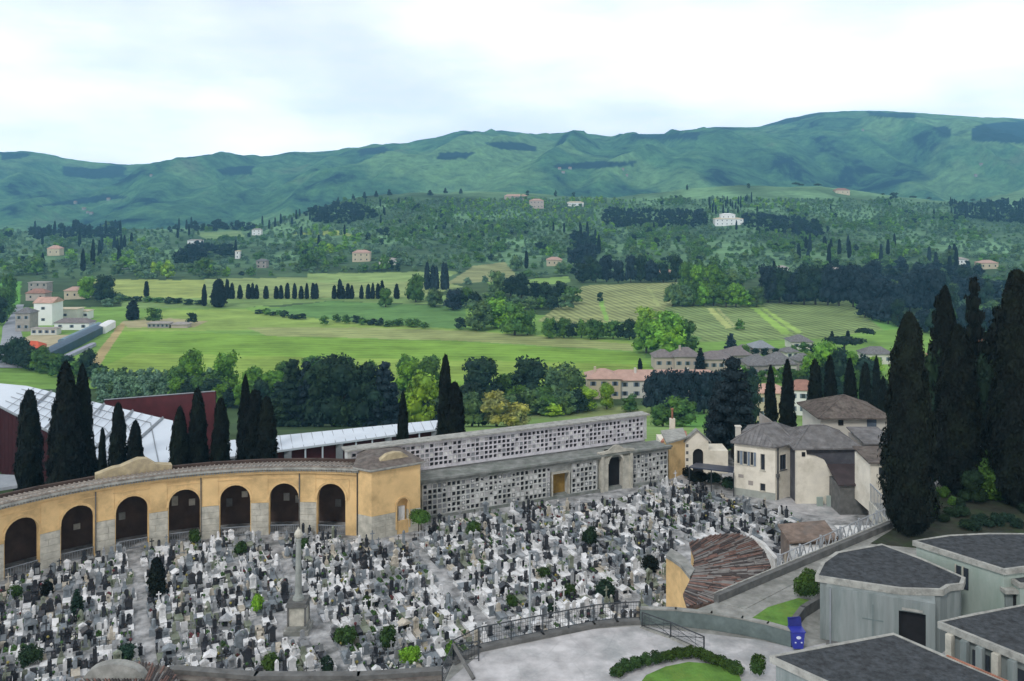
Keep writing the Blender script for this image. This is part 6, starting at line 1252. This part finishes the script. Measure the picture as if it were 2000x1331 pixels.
# cypress avenue
av = [445,455,470,487,492,503,520,540,549,563,575,590,600,610,618,653,662,671,680,689,705,718,728,738,748,776,800]
for i, u in enumerate(av): gplace('cyp', u+random.uniform(-2,2), 584, random.uniform(24,32)+(8 if i in (16,24,0) else 0), random.uniform(7,10.5), 'cyp', f'avenue cypress, {ordw(i+1)} from the left in the row across the valley', 'cypresses of the avenue', lvl='lo')
for i, (u, h) in enumerate([(834,52),(846,46),(852,44),(866,52),(871,50)]): gplace('cyp', u, 566, h, 11, 'blue', f'hill cypress, {ordw(i+1)} of the tight group right of the avenue', 'tight cypress group', lvl='lo')
hedge(500,613,600,626,8,10,18,['mid','dark'],'low round bush, %s from the left in the upper field hedge','bushes of the field hedge')
hedge(650,630,840,642,11,14,22,['mid','dark'],'round hedge bush, %s from the left in the hedge right of the tiny tree','bushes of the field hedge')
hedge(1062,660,1240,664,11,32,30,['mid','dark'],'dark hedgerow tree, %s from the left behind the bright meadow','trees of the dark hedgerow')
hedge(890,600,1120,606,9,30,34,['mid','teal','dark'],'valley tree, %s from the left in the strip before the vineyard','trees before the vineyard')
hedge(960,575,1130,596,7,36,36,['mid','dark','teal'],'clump tree, %s from the left beside the vineyard edge','trees before the vineyard')
hedge(1300,598,1490,600,9,38,36,['mid','teal','mid','fresh'],'leafy tree, %s from the left on the far edge of the striped field','trees over the striped field')
hedge(1330,570,1450,580,5,44,40,['fresh','teal','mid'],'pale tree, %s from the left behind the striped field edge','trees over the striped field')
hedge(1490,590,1860,612,16,62,46,['blue','blue','dark'],'navy-dark tree, %s from the left in the wood behind the striped field','dark wood behind the striped field')
hedge(1680,618,1760,640,5,40,36,['blue','dark'],'dark tree, %s from the left beside the bright field corner','dark wood behind the striped field')
hedge(1790,650,1990,660,8,46,40,['dark','mid','blue'],'bushy tree, %s from the left in the gap of the right hand cypresses','trees in the right hand gap')
hedge(1130,552,1330,552,9,44,30,['blue','dark'],'dark tree, %s from the left above the vineyard','dark trees above the vineyard')
hedge(240,588,400,596,8,9,26,['dark','mid'],'low dark hedge bush, %s from the left below the far left field','bushes of the field hedge')
hedge(0,708,100,730,7,44,42,['dark','mid'],'dark tree, %s from the left along the road by the sheds','trees by the left road')
hedge(105,735,200,742,5,40,40,['dark','dark','mid'],'dark tree, %s from the left below the blue sheds','trees by the left road')
hedge(-10,640,20,600,4,50,40,['dark','mid'],'tree, %s along the left edge by the road','trees by the left road')
hedge(1600,800,1735,805,8,70,46,['dark','dark','mid'],'dark tree, %s from the left in the mass above the tower house','dark trees above the tower house')
hedge(1440,742,1600,752,8,26,26,['dark','mid','fresh'],'garden tree, %s from the left among the village houses','village garden trees')
hedge(1450,700,1600,690,8,20,20,['dark','mid'],'small garden tree, %s from the left at the upper village edge','village garden trees')
# ---- hillside: every tree placed on the ground; the largest are things, the rest one mass per kind
OPEN = [f[0] for f in FIELDS if len(f[0]) > 3]
DARKW = [[(1175,412),(1375,414),(1382,445),(1180,445)],[(1450,425),(1560,428),(1620,455),(1600,468),(1500,452),(1450,445)],[(325,430),(500,426),(500,450),(330,456)],[(60,432),(235,436),(240,468),(60,470)],[(590,405),(700,400),(740,425),(680,440),(600,435)],
 [(1850,392),(2050,402),(2050,445),(1880,428)],[(340,500),(400,500),(400,525),(340,520)],[(1560,540),(1900,520),(1950,600),(1500,600)],[(1115,465),(1165,470),(1165,550),(1115,550)],[(370,485),(460,485),(460,505),(370,505)]]
LIGHTW = [[(860,390),(1240,385),(1240,440),(900,430)],[(1380,370),(1560,372),(1560,410),(1380,405)],[(600,450),(700,450),(720,500),(600,500)],[(1130,440),(1200,425),(1200,470),(1140,480)],[(200,470),(330,470),(330,550),(200,550)]]
CYPW = [[(60,425),(240,430),(240,465),(60,465)],[(330,422),(640,412),(640,445),(330,450)],[(1560,480),(1760,475),(1760,530),(1560,520)],[(1800,500),(1870,500),(1870,620),(1800,620)],[(1120,455),(1170,455),(1170,545),(1120,545)],[(150,480),(260,480),(260,545),(150,545)],[(1380,380),(1470,380),(1470,425),(1380,425)],[(1850,380),(2040,390),(2040,440),(1850,430)]]
HOUSES_XY = []
def scatter():
    out = []; v = 392.0
    while v < 610:
        hpx = np.interp(v, [392,430,480,530,610], [6.5,8,12.5,19,26]); step = hpx*.42; u = -420
        while u < 2420:
            uu = u+random.uniform(-.4,.4)*hpx; vv = v+random.uniform(-.5,.5)*step; u += hpx*.88
            if vv < np.interp(uu, CR_U, CR_V)+1.5: continue
            if any(inpoly(np.array([uu]), np.array([vv]), p)[0] for p in OPEN): continue
            if vv > 552 and 1000 < uu < 1480: continue
            if vv > 560 and not (uu < 420 or uu > 1480): continue
            if vv > 545 and 30 < uu < 200: continue
            if any(abs(uu-h[0]) < h[2]*.85+hpx*.1 and -hpx*.2 < vv-h[1] < hpx*.55 for h in HPIX): continue
            n = float(fbm(uu/60, vv/26, 3, 77)); dk = any(inpoly(np.array([uu]), np.array([vv]), p)[0] for p in DARKW); cp = any(inpoly(np.array([uu]), np.array([vv]), p)[0] for p in CYPW); lt = any(inpoly(np.array([uu]), np.array([vv]), p)[0] for p in LIGHTW)
            if not dk and random.random() < .12+max(0, n)*.7: continue
            q_ = 1+.55*float(fbm(uu/25, vv/12, 2, 99))*1.6; h = hpx*random.uniform(.7,1.3)*max(.6,q_); w_ = hpx*random.uniform(.8,1.4)*max(.7,q_); r = random.random()
            if cp and r < .16: kind, lm, h, w_ = 'cyp', 'blue' if random.random() < .5 else 'cyp', hpx*random.uniform(1.7,2.5), hpx*.42
            elif dk: kind, lm, h, w_ = 'broad', random.choice(['blue','dark','dark','blue','teal' if random.random() < .3 else 'blue']), h*random.uniform(.8,1.5), w_*1.25
            elif r < .008: kind, lm, h, w_ = 'cyp', 'cyp', hpx*1.8, hpx*.38
            elif lt: kind, lm = 'broad', random.choice(['fresh','olive','olive','teal','lime' if random.random() < .25 else 'fresh'])
            elif n > -.10: kind, lm, h, w_ = 'broad', random.choice(['olive','olive','teal','olive','mid']), h*.62, w_*.75
            else: kind, lm = 'broad', random.choice(['mid','mid','teal','dark' if random.random() < .5 else 'mid','fresh' if random.random() < .35 else 'teal'])
            out.append((kind, lm, uu, vv, h, w_))
        v += step
    return out
HPIX = [(1422,441,30),(1060,408,20),(1650,545,45),(1640,378,22),(705,513,24),(755,518,20),(500,460,14),(380,478,16),(463,505,9),(512,525,14),(102,500,14),(210,525,14),(1085,520,24),(905,425,14),(1530,530,12),(1880,515,20),(1930,525,20),(1745,400,8),(600,425,14),(1300,540,16),(1350,535,14),(1180,400,16),(1010,385,22),(145,575,22),(1600,505,12)]
ALLT = scatter(); ALLT.sort(key=lambda q: -q[4]*q[5])
def inband(v): return 0 if v > 560 else 1 if v > 530 else 2 if v > 500 else 3 if v > 470 else 4 if v > 435 else 5
BANDN = ['in the lowest hillside strip','just above the valley fields','level with the wide pale villa','halfway up the hill','level with the white villa','along the hill crest']
indiv = {'broad': [], 'cyp': []}; restt = {}
for q in ALLT:
    vis = -6 < q[2] < 2006
    if vis and len(indiv[q[0]]) < (115 if q[0] == 'cyp' else 95): indiv[q[0]].append(q)
    else: restt.setdefault(q[0] if q[0] == 'cyp' else ('olive' if q[1] == 'olive' else 'dark' if q[1] in ('blue','dark') else 'wood'), []).append(q)
DW = {'fresh':'bright green','mid':'mid green','teal':'grey-green','olive':'silvery green','dark':'dark green','blue':'navy-dark','lime':'yellow-green','cyp':'black','yellow':'yellow'}
cnt = {}
for kk in indiv:
    for q in sorted(indiv[kk], key=lambda q: q[2]):
        b = inband(q[3]); key = (kk, b, DW[q[1]]); cnt[key] = cnt.get(key, 0)+1
        gplace(q[0], q[2], q[3], q[4], q[5], q[1], f"{DW[q[1]]} {'cypress' if kk=='cyp' else 'round tree'}, {ordw(cnt[key])} such from left {BANDN[b]}", 'hillside '+('cypresses' if kk=='cyp' else 'trees'), k=random.randrange(2))
for kk, lst in restt.items():
    VV = []; FF = []; MI = []; lms = sorted({q[1] for q in lst}); o = 0
    for q in lst:
        Y = hit(q[2], q[3]); s = Y/FP; z = float(gz(q[2], Y)[0]); kd = q[0]; V, F = proto(kd, random.randrange(3), 'xs' if q[4] < 9 else 'lo'); a = random.uniform(0,6.28); ca, sa = math.cos(a), math.sin(a)
        W_ = V*np.array([q[5]*s, q[5]*s, q[4]*s]); W_ = np.stack([W_[:,0]*ca-W_[:,1]*sa+(q[2]-1000)/FP*Y, W_[:,0]*sa+W_[:,1]*ca+Y, W_[:,2]+z-.3], 1)
        VV.append(W_); FF.append(F+o); MI.append(np.full(len(F), lms.index(q[1]))); o += len(V)
    nm = {'cyp':'cypress_wood','olive':'olive_grove','dark':'dark_wood','wood':'woodland'}[kk]
    tag(link(nm, npmesh(nm, np.concatenate(VV), np.concatenate(FF), [LM[l] for l in lms], np.concatenate(MI))), {'cyp':'distant dark cypresses scattered over the upper hillside','olive':'silvery olive groves covering the upper slopes','dark':'dark woods on the upper hillside','wood':'mixed green woodland on the far hillside'}[kk], {'cyp':'wood','olive':'olive grove','dark':'wood','wood':'wood'}[kk], kind='stuff')
# sparse pines on the crest line seen against the far ridge
for i, (u, h, w_, kind) in enumerate([(1342,10,4,'cyp'),(1462,9,8,'broad'),(1555,14,18,'pine'),(1597,12,18,'pine'),(1565,11,12,'pine'),(1745,12,18,'broad'),(1783,12,16,'pine'),(1815,12,10,'pine'),(1085,12,7,'broad'),(1120,10,8,'broad'),(1030,10,8,'broad'),(1725,10,10,'pine'),(1900,12,12,'pine'),(660,14,10,'conif'),(690,13,9,'conif'),(712,14,10,'conif'),(735,12,10,'conif'),(760,12,12,'conif'),(785,12,10,'conif'),(810,13,12,'conif'),(840,11,12,'conif'),(870,11,10,'conif'),(900,10,10,'conif')]):
    gplace(kind, u, float(np.interp(u, CR_U, CR_V))+2, h, w_, 'blue' if i > 12 else 'dark', f'crest tree, {ordw(i+1)} in the sparse line against the far ridge', 'crest trees', lvl='xs', ymin=1300)
# ------------------------------------------------------------------ the tombs
TM = {'white': mat('tomb_white_marble', (.68,.68,.68), .45, .2, 1.5, coords='obj', rand=.25, stain=(.36,.37,.35), stain_scale=1.1), 'grey': mat('tomb_grey_stone', (.30,.31,.32), .7, .3, 2, coords='obj', rand=.3, stain=(.15,.16,.15), stain_scale=1.4),
 'black': mat('tomb_black_granite', (.028,.03,.036), .25, .4, 8, coords='obj', rand=.3, spec=.6), 'beige': mat('tomb_travertine', (.44,.40,.33), .7, .25, 2, coords='obj', rand=.2, stain=(.24,.22,.18), stain_scale=1.3), 'slate': mat('tomb_blue_grey_marble', (.20,.225,.245), .5, .3, 2, coords='obj', rand=.25, stain=(.10,.11,.12), stain_scale=1.5),
 'mossy': mat('tomb_mossy_stone', (.20,.22,.17), .9, .3, 2, coords='obj', rand=.25, stain=(.09,.12,.06), stain_scale=1.6)}
BRZ = mat('bronze', (.035,.03,.022), .5, .3, 4, coords='obj', spec=.5); SOILT = mat('planted_soil', (.07,.09,.04), .95, .5, 4, coords='obj', stain=(.07,.15,.03), stain_scale=3)
FL = [mat('flowers_red', (.11,.03,.035), .8, .4, 20, coords='obj', rand=.3), mat('flowers_white', (.62,.60,.55), .8, .3, 20, coords='obj'), mat('flowers_yellow', (.28,.24,.07), .8, .4, 20, coords='obj'), mat('plant_green', (.04,.09,.025), .9, .4, 20, coords='obj', rand=.3)]
PORT = mat('portrait_oval', (.12,.11,.12), .3, .4, 10, coords='obj')
def cross(m, x, y, z, h, w_=None, t=.09): w_ = w_ or h*.6; m.box(x-t/2,x+t/2,y-t/2,y+t/2,z,z+h); m.box(x-w_/2,x-t/2-.001,y-t/2,y+t/2,z+h*.62,z+h*.62+t); m.box(x+t/2+.001,x+w_/2,y-t/2,y+t/2,z+h*.62,z+h*.62+t)
def arch_slab(m, w_, h, y0, y1, z0=.0, k=6): m.slab([(-w_/2,z0),(w_/2,z0),(w_/2,z0+h-w_*.4)]+[(w_/2*math.cos(t), z0+h-w_*.4+w_*.4*math.sin(t)) for t in [math.pi*j/k for j in range(1,k)]]+[(-w_/2,z0+h-w_*.4)], y0, y1)
def base_slab(m, kind, r):
    if kind == 'flat': m.box(-.42,.42,-1.0,.9,0,.12); m.box(-.38,.38,-.95,.85,.123,.24)
    elif kind == 'tall': m.box(-.45,.45,-1.02,.92,0,.14); m.box(-.38,.38,-.92,.84,.143,.42); m.box(-.43,.43,-.97,.88,.423,.52)
    elif kind == 'kerb': m.box(-.45,.45,-1.0,-.86,0,.28); m.box(-.45,.45,.8,.92,0,.28); m.box(-.45,-.32,-.857,.797,0,.28); m.box(.32,.45,-.857,.797,0,.28)
    elif kind == 'roofed': m.box(-.45,.45,-1.0,.9,0,.16); m.add([(-.4,-.95,.163),(.4,-.95,.163),(.4,.85,.163),(-.4,.85,.163),(0,-.9,.5),(0,.8,.5)], [(0,1,4),(1,2,5,4),(2,3,5),(3,0,4,5),(3,2,1,0)])
STYLES = []
def style(slabk, head, extra, words): STYLES.append((slabk, head, extra, words))
style('flat','round','vase','round-topped headstone'); style('flat','square','port','square headstone with portrait'); style('tall','cross','','cross on a raised tomb'); style('kerb','round','plant','planted kerbed grave'); style('flat','low','cross','low stone with small cross')
style('tall','stele','','raised tomb with thin stele'); style('tall','square','vase','raised tomb and square headstone'); style('kerb','stele','lamp','kerbed grave with tall stele'); style('flat','gable','port','gabled headstone'); style('flat','rough','vase','rough boulder headstone')
style('flat','none','vase','bare flat slab with vase'); style('tall','aed','','small columned shrine tomb'); style('kerb','cross','plant','planted grave with cross'); style('flat','bust','','pillar with bust'); style('flat','slant','lamp','slanting book stone'); style('tall','round','lamp','raised tomb and rounded stone')
def head_mesh(m, k, hf):
    h = hf
    if k == 'round': m.box(-.34,.34,.6,.9,.245,.36); m.M = m.M @ Matrix.Translation((0,0,.363)); arch_slab(m, .5, .8*h, .68, .80)
    elif k == 'square': m.box(-.38,.38,.58,.9,.525,.6); m.box(-.28,.28,.67,.80,.603,.6+.8*h) 
    elif k == 'cross': m.box(-.25,.25,.5,.85,.245,.62); m.box(-.18,.18,.56,.8,.623,.85); cross(m, 0, .68, .853, 1.0*h, .58, .12)
    elif k == 'low': m.box(-.36,.36,.62,.86,.245,.62)
    elif k == 'stele': m.box(-.26,.26,.6,.9,.0,.4); m.box(-.19,.19,.65,.85,.403,1.45*h); m.lathe([(.2,1.453*h),(.1,1.5*h+.15)], 0, .75, 4)
    elif k == 'gable': m.slab([(-.27,.245),(.27,.245),(.27,1.0*h),(0,1.2*h),(-.27,1.0*h)], .67, .80)
    elif k == 'rough': m.lathe([(.32,.245),(.38,.45),(.30,.75*h),(.2,1.0*h),(.07,1.15*h)], 0, .7, 6)
    elif k == 'none': m.box(-.28,.28,.5,.8,.245,.3)
    elif k == 'aed':
        m.box(-.42,.42,.4,.9,.525,.62)
        for sx in (-.34,.34): m.lathe([(.06,.623),(.05,1.45*h)], sx, .5, 6)
        m.box(-.3,.3,.75,.85,.623,1.45*h); m.box(-.42,.42,.4,.9,1.453*h,1.55*h); m.slab([(-.45,1.553*h),(.45,1.553*h),(0,1.85*h)], .38, .92)
    elif k == 'bust': m.box(-.2,.2,.55,.9,.245,1.0*h); m.box(-.24,.24,.5,.92,1.003*h,1.08*h); m.lathe([(.16,1.083*h),(.2,1.18*h),(.07,1.28*h),(.12,1.40*h),(.11,1.50*h),(.03,1.56*h)], 0, .7, 8)
    elif k == 'slant': m.add([(-.34,.3,.245),(.34,.3,.245),(.34,.85,.245),(-.34,.85,.245),(-.34,.3,.35),(.34,.3,.35),(.34,.85,.8*h),(-.34,.85,.8*h)], [(0,3,2,1),(4,5,6,7),(0,1,5,4),(1,2,6,5),(2,3,7,6),(3,0,4,7)])
def extra_mesh(k, fl):
    m = MB()
    if k == 'vase': m.use(BRZ).lathe([(.07,.54),(.05,.6),(.09,.74)], -.22, .35, 6); m.use(fl).lathe([(.06,.74),(.17,.84),(.15,.96),(.05,1.04)], -.22, .35, 7); return 'flower_vase', m
    if k == 'port': m.use(PORT).slab([(.09*math.cos(t), .85+.12*math.sin(t)) for t in [j*math.pi/5 for j in range(10)]], .6, .66); return 'portrait', m
    if k == 'plant': 
        m.use(SOILT).box(-.317,.317,-.857,.797,0,.2); m.use(fl)
        for x, y in ((-.15,-.5),(.12,-.1),(-.05,.3)): m.lathe([(.06,.2),(.17,.3),(.14,.42),(.04,.5)], x, y, 6)
        return 'planting', m
    if k == 'cross': m.use(BRZ); cross(m, 0, .74, .62, .7, .4, .06); return 'cross', m
    if k == 'lamp': m.use(BRZ).lathe([(.06,.24),(.09,.3),(.09,.5),(.02,.6)], .22, .3, 6); return 'lantern', m
    return None, None
MT = {}
CN = ['white','grey','black','beige','slate','mossy']
def tomb_data(si, ca, cb_, hv_, fi):
    """{part: (verts, faces, mats, idx)} shared between copies"""
    key = (si, ca, cb_, hv_, fi)
    if key in MT: return MT[key]
    sk, hd, ex, _ = STYLES[si]; res = {}
    m = MB().use(TM[ca]); base_slab(m, sk, None); res['slab' if sk != 'kerb' else 'grave_kerb'] = m
    zoff = {'flat': 0, 'tall': .28, 'kerb': -.245, 'roofed': .1}[sk]
    if hd in ('square','aed'): zoff = {'flat': -.28, 'tall': 0, 'kerb': -.525, 'roofed': 0}[sk]
    if hd == 'stele': zoff = 0
    m = MB(Matrix.Translation((0,0,zoff))).use(TM[cb_]); head_mesh(m, hd, [.8,1.0,1.25][hv_]); res['headstone'] = m
    n, m = extra_mesh(ex, FL[fi])
    if n: res[n] = m
    MT[key] = res; return res
TMESH = {}
def tomb_thing(pos, rz, si, ca, cb_, hv_, fi, label, sc):
    root = thing('tomb', label, 'tomb', pos, rz, 'tombs of the crowded cemetery'); root.scale = (sc, sc, sc)
    for n, m in tomb_data(si, ca, cb_, hv_, fi).items():
        key = (si, ca, cb_, hv_, fi, n)
        if key not in TMESH: o = m.build(n, root); TMESH[key] = o.data
        else: o = bpy.data.objects.new(n, TMESH[key]); C.objects.link(o); o.parent = root
TP = [(-400,1500),(-300,1190),(0,1150),(100,1110),(205,1086),(310,1066),(425,1053),(620,1050),(725,1062),(826,1052),(846,1026),(1000,1000),(1070,988),(1120,986),(1180,982),(1230,968),(1302,952),(1330,945),(1432,972),(1562,1018),(1560,1045),(1500,1062),(1465,1048),(1430,1040),(1345,1058),(1300,1088),(1306,1200),(1310,1300),(1000,1500)]
TP2 = [(1516,1062),(1560,1050),(1640,1052),(1600,1080),(1530,1120)]
rows = []; tot = []
blk = [fbm(np.array([k*3.7]), np.array([1.3]), 2, 5)[0] for k in range(80)]
y = 14.0; j = 0
pathpix = [((583,1232),3.0)]
while y > -62:
    j += 1
    if j % 8 == 0: y -= .9
    x = -50+random.uniform(0,.8)
    while x < 52:
        x += random.uniform(.44,.66)
        w3 = Mc @ Vector((x, y+random.uniform(-.18,.18), 0)); 
        if w3.y < 56: continue
        u = 1000+FP*w3.x/w3.y; v = VH+H*FP/w3.y
        if not (inpoly(np.array([u]), np.array([v]), TP)[0] or inpoly(np.array([u]), np.array([v]), TP2)[0]): continue
        if (Vector((w3.x,w3.y))-Vector(mo[:2])).length < 2.3: continue
        if math.hypot(w3.x+20, w3.y-58) > 28.0 and w3.x < -9.5: continue
        if v > 1385 or u < -60: continue
        # hidden under the terrace edge
        if u > 870 and v > np.interp(u, [862,935,1060,1160,1250,1310], [1400,1300,1262,1240,1225,1200])+12: continue
        # walking lanes
        if (int((x+60)/11.5) != int((x+60+1.0)/11.5)): continue
        if random.random() < .05: continue
        if 1.55 < abs(math.hypot(w3.x+20, w3.y-58)-22.5)*1.0+.9 < 1.6: continue
        tot.append((w3, u, v, j, x))
    y -= 1.17*random.uniform(.92,1.08)
CLUS = lambda w3: float(fbm(np.array([w3.x/5]), np.array([w3.y/5]), 2, 91)[0])
big = sorted(tot, key=lambda q: q[0].y)
vis = [q for q in big if -5 < q[1] < 2005 and q[2] < 1345]
ind = {id(q) for q in vis[:300]}
cnt_row = {}; VV = []; FF = []; MI = []; ML = []; off = 0
COLW = {'white':'white marble','grey':'grey stone','black':'black granite','beige':'beige stone','slate':'blue-grey marble','mossy':'mossy stone'}
seen = {}
for q in sorted(tot, key=lambda q: (q[3], q[4])):
    w3, u, v, j_, x = q; rr = random.Random(int(x*977)+j_*7919); c = CLUS(w3)
    ca = rr.choices(CN, [ .40+c*.6, .15, .17-min(c*.1,.1), .05, .16, .07])[0]; cb_ = ca if rr.random() < .4 else rr.choices(CN, [.16,.16,.42,.03,.19,.04])[0]
    if ca == 'black': cb_ = 'black' if rr.random() < .75 else 'grey'
    si = rr.randrange(len(STYLES)); hv_ = rr.choice([0,1,1,2]); fi = rr.choice([0,1,3,3,3,3,3,2,3,3]); rz = ang+(math.pi if j_ % 2 else 0)+rr.uniform(-.05,.05); sc = rr.uniform(.52,.70)
    if id(q) in ind:
        cnt_row[j_] = cnt_row.get(j_, 0)+1
        lb = f'{COLW[cb_]} {STYLES[si][3]}, {ordw(cnt_row[j_]).replace(" ","-")} from left, {ordw(j_).replace(" ","-")} row from the back'
        lb = lb.replace('columned shrine', 'columned shrine')
        tomb_thing(w3, rz, si, ca, cb_, hv_, fi, lb, sc)
    else:
        ca_, sa_ = math.cos(rz), math.sin(rz)
        for n, m in tomb_data(si, ca, cb_, hv_, fi if fi != 3 or True else 0).items():
            V = np.array(m.v)*sc; V = np.stack([V[:,0]*ca_-V[:,1]*sa_+w3.x, V[:,0]*sa_+V[:,1]*ca_+w3.y, V[:,2]+w3.z], 1)
            for f, mi in zip(m.f, m.m):
                mt = m.mats[mi]
                if mt not in ML: ML.append(mt)
                FF.append(tuple(i+off for i in f)); MI.append(ML.index(mt))
            VV.append(V); off += len(V)
me = bpy.data.meshes.new('tombs'); me.from_pydata(np.concatenate(VV).tolist(), [], FF)
for m_ in ML: me.materials.append(m_)
me.polygons.foreach_set('material_index', MI); me.update()
tag(link('tombs', me), 'hundreds of farther tombs packed up to the niche wall and arcade', 'tombs', kind='stuff')
open('/tmp/tc','w').write(str(len(tot))) if False else None
print('TOMBS', len(tot), len(vis))
# taller monuments standing above the tombs
def monu(kind, u, v, hpx, cm, label):
    p = PG(u, v); s = p.y/FP; h = hpx*s*(.5 if kind == 'shrine' else .72); sc_ = .6 if kind == 'shrine' else .8; root = thing({'cross':'cross_monument','stele':'obelisk','statue':'statue_monument','shrine':'shrine','cyl':'broken_column'}[kind], label, {'cross':'cross','stele':'obelisk','statue':'statue','shrine':'shrine','cyl':'column'}[kind], p, ang+random.uniform(-.4,.4)); root.scale = (sc_, sc_, 1); mt = TM[cm]
    m = MB().use(mt)
    if kind == 'cross': m.box(-.35,.35,-.35,.35,0,.3); m.box(-.24,.24,-.24,.24,.303,h*.35); m.build('base', root); m = MB().use(mt); cross(m, 0, 0, h*.35+.003, h*.65, h*.36, .16); m.build('cross', root)
    elif kind == 'stele': m.box(-.4,.4,-.4,.4,0,.35); m.build('base', root); m = MB().use(mt); m.lathe([(.34,.353),(.22,h*.9),(.02,h)], n=4); m.build('shaft', root)
    elif kind == 'cyl': m.box(-.35,.35,-.35,.35,0,.5); m.build('base', root); m = MB().use(mt); m.lathe([(.24,.503),(.2,.6),(.17,h*.95),(.08,h)], n=10); m.build('shaft', root)
    elif kind == 'shrine': m.box(-.7,.7,-.6,.6,0,.2); m.box(-.6,.6,-.1,.5,.203,h*.72); m.build('wall', root); m = MB().use(mt); m.slab([(-.75,h*.72+.003),(.75,h*.72+.003),(0,h)], -.6, .6); m.build('roof', root); m = MB().use(BLACK); m.box(-.3,.3,-.13,-.103,.25,h*.6); m.build('door', root)
    else:
        m.box(-.4,.4,-.4,.4,0,h*.4); m.build('base', root); m = MB().use(mt); z = h*.4+.003; k = h*.6
        m.lathe([(.28,z),(.24,z+k*.25),(.17,z+k*.5),(.22,z+k*.68),(.20,z+k*.76),(.07,z+k*.80),(.10,z+k*.87),(.10,z+k*.94),(.03,z+k)], n=10); m.bar((-.2,0,z+k*.72),(-.32,-.18,z+k*.45),.06,6); m.bar((.2,0,z+k*.72),(.2,-.25,z+k*.62),.06,6); m.build('figure', root)
MN = [('cross',470,1150,44,'white'),('shrine',655,1120,46,'grey'),('stele',540,1110,40,'white'),('statue',700,1140,40,'slate'),('shrine',735,1190,52,'white'),('cross',390,1110,40,'grey'),('cross',930,1145,42,'black'),('shrine',1050,1235,50,'white'),('statue',950,1090,40,'black'),('stele',875,1195,50,'slate'),('cross',1090,1120,38,'white'),('shrine',1165,1055,34,'beige'),
 ('statue',1210,1040,36,'white'),('cross',1140,1005,30,'black'),('stele',1240,990,30,'grey'),('cyl',1105,1060,30,'white'),('shrine',985,1160,44,'black'),('cross',860,1260,52,'white'),('statue',575,1290,44,'white'),('shrine',440,1230,56,'grey'),('cross',355,1190,48,'beige'),('stele',240,1195,50,'grey'),('shrine',60,1240,60,'slate'),('cross',120,1270,54,'black'),
 ('statue',205,1150,40,'black'),('cyl',300,1240,44,'slate'),('shrine',170,1250,50,'black'),('cross',25,1200,40,'grey'),('shrine',345,1130,36,'white'),('statue',770,1110,38,'beige'),('stele',815,1150,44,'white'),('cross',720,1270,52,'grey'),('shrine',790,1235,50,'beige'),('cross',1010,1110,34,'slate'),('stele',1035,1040,30,'black'),('cyl',955,1045,30,'black'),
 ('shrine',1285,1010,30,'grey'),('statue',1330,1000,28,'white'),('cross',1380,995,28,'black'),('shrine',1420,1010,30,'white'),('cross',1455,1040,34,'black'),('shrine',1505,1050,40,'black'),('stele',1530,1055,38,'black'),('shrine',1490,1030,36,'black'),('cross',1240,1100,34,'white'),('statue',1180,1110,36,'grey'),('shrine',1220,1165,42,'white'),('stele',1270,1180,44,'slate'),
 ('shrine',990,1235,46,'grey'),('statue',665,1210,46,'black'),('cross',620,1150,44,'black'),('shrine',410,1300,56,'white'),('stele',490,1290,60,'black'),('cross',690,1315,56,'white'),('shrine',330,1285,50,'slate')]
SZ = lambda v: 'among the farthest tombs' if v < 1060 else 'in the middle tombs' if v < 1160 else 'among the nearer tombs' if v < 1250 else 'in the lowest tombs'
cn = {}
for k, u, v, hp, cm in sorted(MN, key=lambda q: q[1]):
    key = (k, cm, SZ(v)); cn[key] = cn.get(key, 0)+1
for k, u, v, hp, cm in sorted(MN, key=lambda q: q[1]):
    key = (k, cm, SZ(v)); nm = {'cross':'cross on a pedestal','stele':'pointed obelisk','statue':'standing statue on a block','shrine':'gabled family shrine','cyl':'broken column'}[k]
    seen[key] = seen.get(key, 0)+1; monu(k, u, v, hp, cm, f"{COLW[cm]} {nm} {SZ(v)}" + (f', {ordw(seen[key])} from the left' if cn[key] > 1 else ''))
# ------------------------------------------------------------------ air
hz = MB(); hz.box(-9300, 9300, -60, 5900, -460, 560)
hm = bpy.data.materials.new('air'); hm.use_nodes = True; t = hm.node_tree; t.nodes.clear(); o_ = N(t, 'ShaderNodeOutputMaterial'); pv_ = N(t, 'ShaderNodeVolumePrincipled')
pv_.inputs['Color'].default_value = (.26,.67,1.0,1); pv_.inputs['Density'].default_value = 1.35e-4; pv_.inputs['Anisotropy'].default_value = .1; t.links.new(pv_.outputs[0], o_.inputs['Volume'])
hz.use(hm); tag(hz.build('haze'), kind='stuff')
